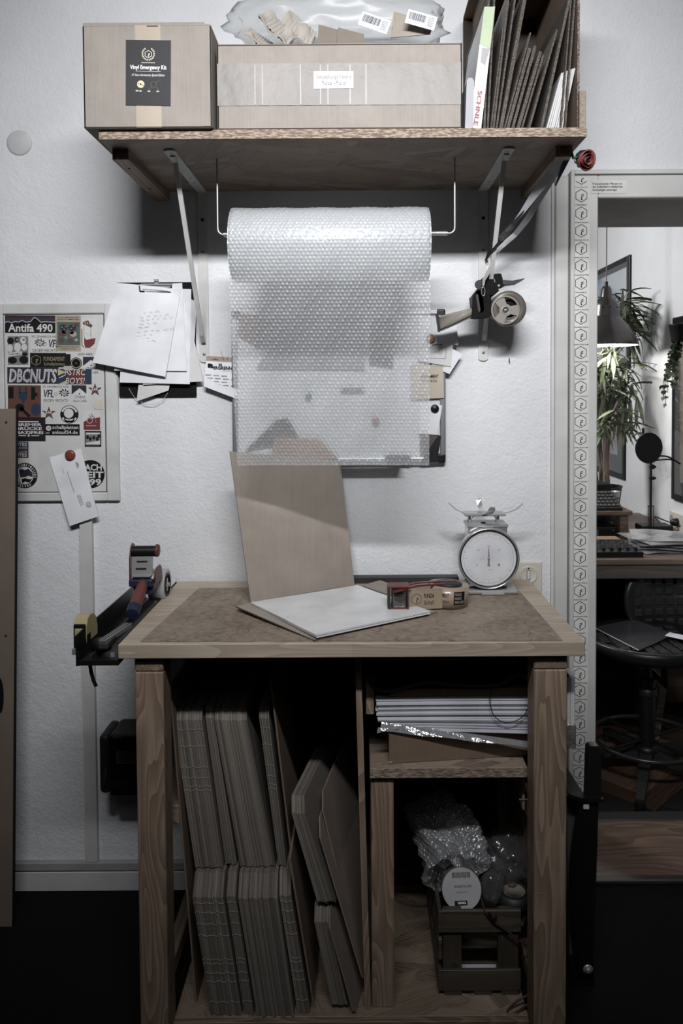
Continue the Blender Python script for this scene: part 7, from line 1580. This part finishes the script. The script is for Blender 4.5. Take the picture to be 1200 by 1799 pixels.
# tall leafy plant
m_leafs = [C('leaf_green_a', (88, 102, 70), 0.45), C('leaf_green_b', (64, 78, 52), 0.45), C('leaf_green_c', (120, 130, 92), 0.45)]
m_stem = wood('cane_stem', (112, 92, 74), (76, 60, 48), 'Z', 30, 6)
plt = root('bamboo_plant', (1.22, 4.05, dzt), 'tall leafy bamboo plant with bare canes in the back room', 'plant')
rnd = random.Random(21)
put('pot', MB().lathe([(0.09, 0), (0.11, 0.16), (0.115, 0.17), (0.105, 0.17), (0.1, 0.15), (0.0001, 0.15)], Mx.Translation((1.22, 4.05, dzt + 0.001)), 32), m_dk, plt)
lm = []
for m_ in m_leafs:
    b = MB(); n = 5
    for i in range(n):
        t = i / n; t2 = (i + 1) / n; w1, w2 = 0.065 * math.sin(PI * min(1, t * 0.95 + 0.05)) , 0.065 * math.sin(PI * min(1, t2 * 0.95 + 0.05)); d1, d2 = -0.35 * t * t, -0.35 * t2 * t2
        b.add([(-w1, t, d1 + 0.02), (0, t, d1), (w1, t, d1 + 0.03), (w2, t2, d2 + 0.03), (0, t2, d2), (-w2, t2, d2 + 0.03)], [(0, 1, 4, 5), (1, 2, 3, 4)], 0, True)
    me = bpy.data.meshes.new('leaf'); me.from_pydata([tuple(p) for p in b.v], [], b.f); me.materials.append(m_); me.polygons.foreach_set('use_smooth', [True] * len(b.f)); lm.append(me)
canes = []
for i in range(7):
    a = rnd.uniform(0, 6.28); x0_, y0_ = 1.22 + 0.05 * math.cos(a), 4.05 + 0.05 * math.sin(a); x1_ = 1.20 + rnd.uniform(-0.10, 0.12); y1_ = 4.15 + rnd.uniform(-0.1, 0.1); zt_c = rnd.uniform(1.55, 1.85)
    pts_ = smooth([V((x0_, y0_, dzt + 0.14)), V((x0_ * 0.6 + x1_ * 0.4, y0_ * .6 + y1_ * .4, 1.1)), V((x1_, y1_, 1.45)), V((x1_ + rnd.uniform(-0.05, 0.05), y1_, zt_c))], 5)
    put('cane', MB().tube(pts_, 0.012, 8, r2=0.004), m_stem, plt); canes.append(pts_)
tips = [(P(1085, 530, 4.1), 14), (P(1110, 560, 4.1), 16), (P(1070, 620, 4.0), 22), (P(1095, 650, 4.1), 24), (P(1060, 690, 4.0), 20), (P(1100, 680, 4.1), 20), (P(1125, 570, 4.1), 12), (P(1050, 650, 4.0), 18), (P(1080, 730, 4.0), 20), (P(1110, 735, 4.1), 18), (P(1060, 745, 3.95), 18), (P(1100, 545, 4.1), 14), (P(1050, 530, 4.1), 14), (P(1118, 700, 4.1), 14), (P(1128, 590, 4.1), 14), (P(1115, 540, 4.1), 12), (P(1095, 520, 4.1), 10), (P(1122, 640, 4.1), 12), (P(1055, 590, 4.2), 14)]
for c, n in tips:
    tc_ = max((p for cc in canes for p in cc), key=lambda p: -(p - c).length)
    put('branch', MB().tube([tc_, tc_.lerp(c, 0.6) + V((0, 0, 0.03)), c], 0.003, 6), m_stem, plt)
    for i in range(n):
        c = V((min(c.x, 1.38), c.y, c.z))
        o = bpy.data.objects.new('leaf', lm[rnd.randrange(3)]); COL.objects.link(o); o.parent = plt
        s_ = rnd.uniform(0.10, 0.18); az = rnd.uniform(0, 6.28); el = rnd.uniform(-1.1, 0.45)
        o.matrix_local = WM[plt.name].inverted() @ Mx.Translation(c + V((rnd.uniform(-.035, .035), rnd.uniform(-.05, .05), rnd.uniform(-.035, .035)))) @ Mx.Rotation(az, 4, 'Z') @ Mx.Rotation(el, 4, 'X') @ Mx.Rotation(rnd.uniform(-.6, .6), 4, 'Y') @ Mx.Scale(s_, 4)
# trailing ivy
iv = root('ivy_plant', Q(1188, 560, 1.47), 'trailing ivy hanging beside the right black frame', 'plant')
ivm = []
for m_ in m_leafs[:2]:
    me = bpy.data.meshes.new('leaf'); b = MB().add([(0, 0, 0), (0.45, 0.15, 0.05), (0.55, 0.5, 0), (0.25, 0.6, 0.04), (0, 1, 0), (-0.25, 0.6, 0.04), (-0.55, 0.5, 0), (-0.45, 0.15, 0.05)], [(0, 1, 2, 3), (0, 3, 4, 5), (0, 5, 6, 7)]); me.from_pydata([tuple(p) for p in b.v], [], b.f); me.materials.append(m_); ivm.append(me)
for k_ in range(7):
    px0 = rnd.uniform(1180, 1196); pts_ = [P(px0, 600 + rnd.uniform(-12, 8), 3.5)]
    tx_ = rnd.uniform(1162, 1190); bt_ = rnd.uniform(640, 725)
    for j in range(1, 8): t = j / 7; pts_.append(P(px0 + (tx_ - px0) * min(1, t * 1.6) + rnd.uniform(-1.5, 1.5), 598 + (bt_ - 598) * t, 3.5 + rnd.uniform(-0.01, 0.01)))
    put('vine', MB().tube(smooth(pts_, 3), 0.0012, 5), m_leafs[1], iv)
    for p in smooth(pts_, 3)[::2]:
        o = bpy.data.objects.new('leaf', ivm[rnd.randrange(2)]); COL.objects.link(o); o.parent = iv
        o.matrix_local = WM[iv.name].inverted() @ Mx.Translation(p) @ Mx.Rotation(rnd.uniform(0, 6.28), 4, 'Z') @ Mx.Rotation(rnd.uniform(-1.8, -0.4), 4, 'X') @ Mx.Scale(rnd.uniform(0.020, 0.034), 4)
put('pot', MB().lathe([(0.035, 0), (0.045, 0.07), (0.047, 0.075), (0.04, 0.075), (0.038, 0.06), (0.0001, 0.06)], Mx.Translation(P(1194, 600, 3.5)), 24), m_blk, iv)
put('pot_hook', MB().tube([P(1194, 580, 3.5), P(1194, 560, 3.5), V((1.499, 3.5, P(1194, 556, 3.5).z))], 0.002, 6), m_blk, iv)

# ------------------------------------------------------------------ work stool
cx_, cy_ = 1.065, 2.93
ch = root('work_stool', (cx_, cy_, FZ), 'black swivel work stool with low backrest and foot ring', 'stool')
m_pu = C('black_moulded_foam', (26, 26, 27), 0.38, bump=0.2, bscale=250); m_gro = C('foam_groove', (9, 9, 9), 0.7); m_pad = C('foam_pad', (40, 40, 42), 0.42)
sz = P(1150, 1125, cy_).z
seatp = [(0.0001, -0.012), (0.10, -0.010), (0.18, -0.004), (0.215, 0.008), (0.228, 0.0), (0.224, -0.030), (0.19, -0.052), (0.08, -0.062), (0.0001, -0.062)]
Fs_ = Mx.Translation((cx_, cy_, sz + 0.012)) @ Mx.Scale(1.0, 4)
seat = put('seat', MB().lathe(seatp[::-1], Fs_, 48), m_pu, ch)
n = 0
g = MB()
for i in range(-4, 5):
    for j in range(-4, 5):
        x, y = i * 0.042, j * 0.042
        if math.hypot(x, y) < 0.185: g.box((x, y, -0.0085 + 0.28 * (x * x + y * y)), (0.034, 0.034, 0.006), Fs_, 0, 0.004)
put('seat_pads', g, m_pad, seat)
put('under_plate', MB().box((cx_, cy_, sz - 0.062), (0.16, 0.16, 0.02), None, 0, 0.004).cyl((cx_ + 0.05, cy_, sz - 0.065), (cx_ + 0.16, cy_ - 0.08, sz - 0.07), 0.005, 8), m_blk, ch)
put('column', MB().cyl((cx_, cy_, 0.06), (cx_, cy_, 0.33), 0.028, 24).cyl((cx_, cy_, 0.32), (cx_, cy_, sz - 0.055), 0.014, 20).lathe([(0.034, 0.30), (0.034, 0.325), (0.028, 0.33), (0.028, 0.295)], Mx.Translation((cx_, cy_, FZ)), 24, caps=False), m_blk, ch)
zr = 0.106
put('foot_ring', MB().tube([(cx_ + 0.20 * math.cos(t), cy_ + 0.20 * math.sin(t), zr) for t in [i * PI / 24 for i in range(48)]], 0.0085, 10, closed=True), C('ring_dark_chrome', (62, 62, 64), 0.3, 0.6), ch)
g = MB()
for k_ in range(4): a = 0.5 + k_ * PI / 2; g.cyl((cx_ + 0.02 * math.cos(a), cy_ + 0.02 * math.sin(a), zr), (cx_ + 0.198 * math.cos(a), cy_ + 0.198 * math.sin(a), zr), 0.006, 8)
put('ring_spoke', g, m_blk, ch)
put('hub', MB().lathe([(0.0001, 0.06), (0.04, 0.06), (0.045, 0.10), (0.035, 0.115), (0.0001, 0.115)], Mx.Translation((cx_, cy_, FZ)), 24), m_blk, ch)
for k_ in range(5):
    a = -PI / 2 - 0.42 + k_ * 2 * PI / 5; L_ = 0.30
    e = V((cx_ + L_ * math.cos(a), cy_ + L_ * math.sin(a), 0.007)); s0 = V((cx_ + 0.03 * math.cos(a), cy_ + 0.03 * math.sin(a), 0.053))
    lg = put('star_leg', MB().strip([s0, s0.lerp(e, 0.6) + V((0, 0, 0.008)), e], [0.045, 0.034, 0.028], 0.022, V((-math.sin(a), math.cos(a), 0))), C('leg_dark_grey', (38, 40, 40), 0.5), ch)
    put('glide', MB().cyl((e.x - 0.012 * math.cos(a), e.y - 0.012 * math.sin(a), FZ), (e.x - 0.012 * math.cos(a), e.y - 0.012 * math.sin(a), 0.001), 0.018, 14), m_blk, lg)
# backrest: rounded slab with grip hole
by_ = cy_ + 0.20; bw, bh = 0.185, 0.225
bzc = P(1165, 1055, by_).z
bxc = P(1178, 1050, by_).x
def sq(a, rx_, rz_, p=2.6): c, s = math.cos(a), math.sin(a); return (rx_ * abs(c) ** (2 / p) * (1 if c > 0 else -1), rz_ * abs(s) ** (2 / p) * (1 if s > 0 else -1))
def bend(x, z, off): return V((bxc + x, by_ - 0.9 * x * x + 0.10 * (z + 0.1) + off, bzc + z))
NS = 48; outer = [sq(2 * PI * i / NS, bw, 0.145, 2.3) for i in range(NS)]; hole = [(0.052 * math.cos(2 * PI * i / NS), 0.098 + 0.014 * math.sin(2 * PI * i / NS)) for i in range(NS)]
vs_ = []
for off in (0.0, 0.035):
    for ps in (outer, [(o_[0] * 0.93, o_[1] * 0.93) for o_ in outer], hole): vs_ += [bend(x, z, off + (0.008 if ps is outer and off == 0 else (-0.008 if ps is outer else 0))) for x, z in ps]
fs2 = []
for i in range(NS):
    j = (i + 1) % NS
    fs2 += [(i, j, NS + j, NS + i), (NS + i, NS + j, 2 * NS + j, 2 * NS + i), (3 * NS + j, 3 * NS + i, 4 * NS + i, 4 * NS + j), (4 * NS + j, 4 * NS + i, 5 * NS + i, 5 * NS + j), (j, i, 3 * NS + i, 3 * NS + j), (2 * NS + i, 2 * NS + j, 5 * NS + j, 5 * NS + i)]
bkr = put('backrest', MB().add(vs_, fs2, 0, True), m_pu, ch)
g = MB()
for i in range(-3, 4):
    for j in range(-3, 2):
        x, z = i * 0.044, 0.035 + j * 0.040
        if (x / 0.165) ** 2 + (z / 0.125) ** 2 < 1: p = bend(x, z, -0.003); g.box(p, (0.034, 0.008, 0.030), None, 0, 0.004)
put('backrest_pads', g, m_pad, bkr)
put('back_stem', MB().strip([(bxc, cy_ + 0.08, sz - 0.06), (bxc, cy_ + 0.22, sz - 0.06), (bxc, by_ + 0.05, sz + 0.02), (bxc, by_ + 0.035, bzc - 0.03)], 0.05, 0.008, V((1, 0, 0))), m_blk, ch)
pb_ = root('plastic_envelope', (cx_ - 0.05, cy_ - 0.05, sz), 'shiny grey plastic envelope with a white label on the stool seat', 'envelope')
q = [Z(1044, 1103, sz + 0.016), Z(1122, 1143, sz + 0.016), Z(1186, 1112, sz + 0.022), Z(1112, 1087, sz + 0.024)]
put('sheet', MB().sheet(q, 0.0018, nu=12, nv=12, bulge=-0.003, fn=lambda u, w: 0.0015 * math.sin(u * 8 + w * 5)), film('grey_plastic', (96, 98, 102), 0.2, 0.22, 0.5, 20, 0.12), pb_)
put('bright_edge', MB().tube([q[0] + V((0, 0, 0.001)), q[1] + V((0, 0, 0.001))], 0.0016, 6), m_sl, pb_)
put('label', MB().slab([Z(1168, 1117, sz + 0.024), Z(1200, 1124, sz + 0.024), Z(1210, 1118, sz + 0.024), Z(1176, 1111, sz + 0.024)], (0, 0, 0.0008)), m_paper, pb_)
# things in the dark under the desk
put('side_board', MB().slab([P(1146, 1300, 3.2), P(1158, 1300, 3.2), P(1172, 1212, 3.2), P(1160, 1208, 3.2)], (0, 0.3, 0)), m_desk, None, 'slanting brown board in the dark under the desk', 'board')
put('computer_case', MB().bx(0.80, P(1094, 1300, 3.35).x, 3.35, 3.75, FZ, P(1060, 1170, 3.35).z, 0, 0.008, 2), m_blk2, None, 'black computer case on the floor under the desk', 'computer')
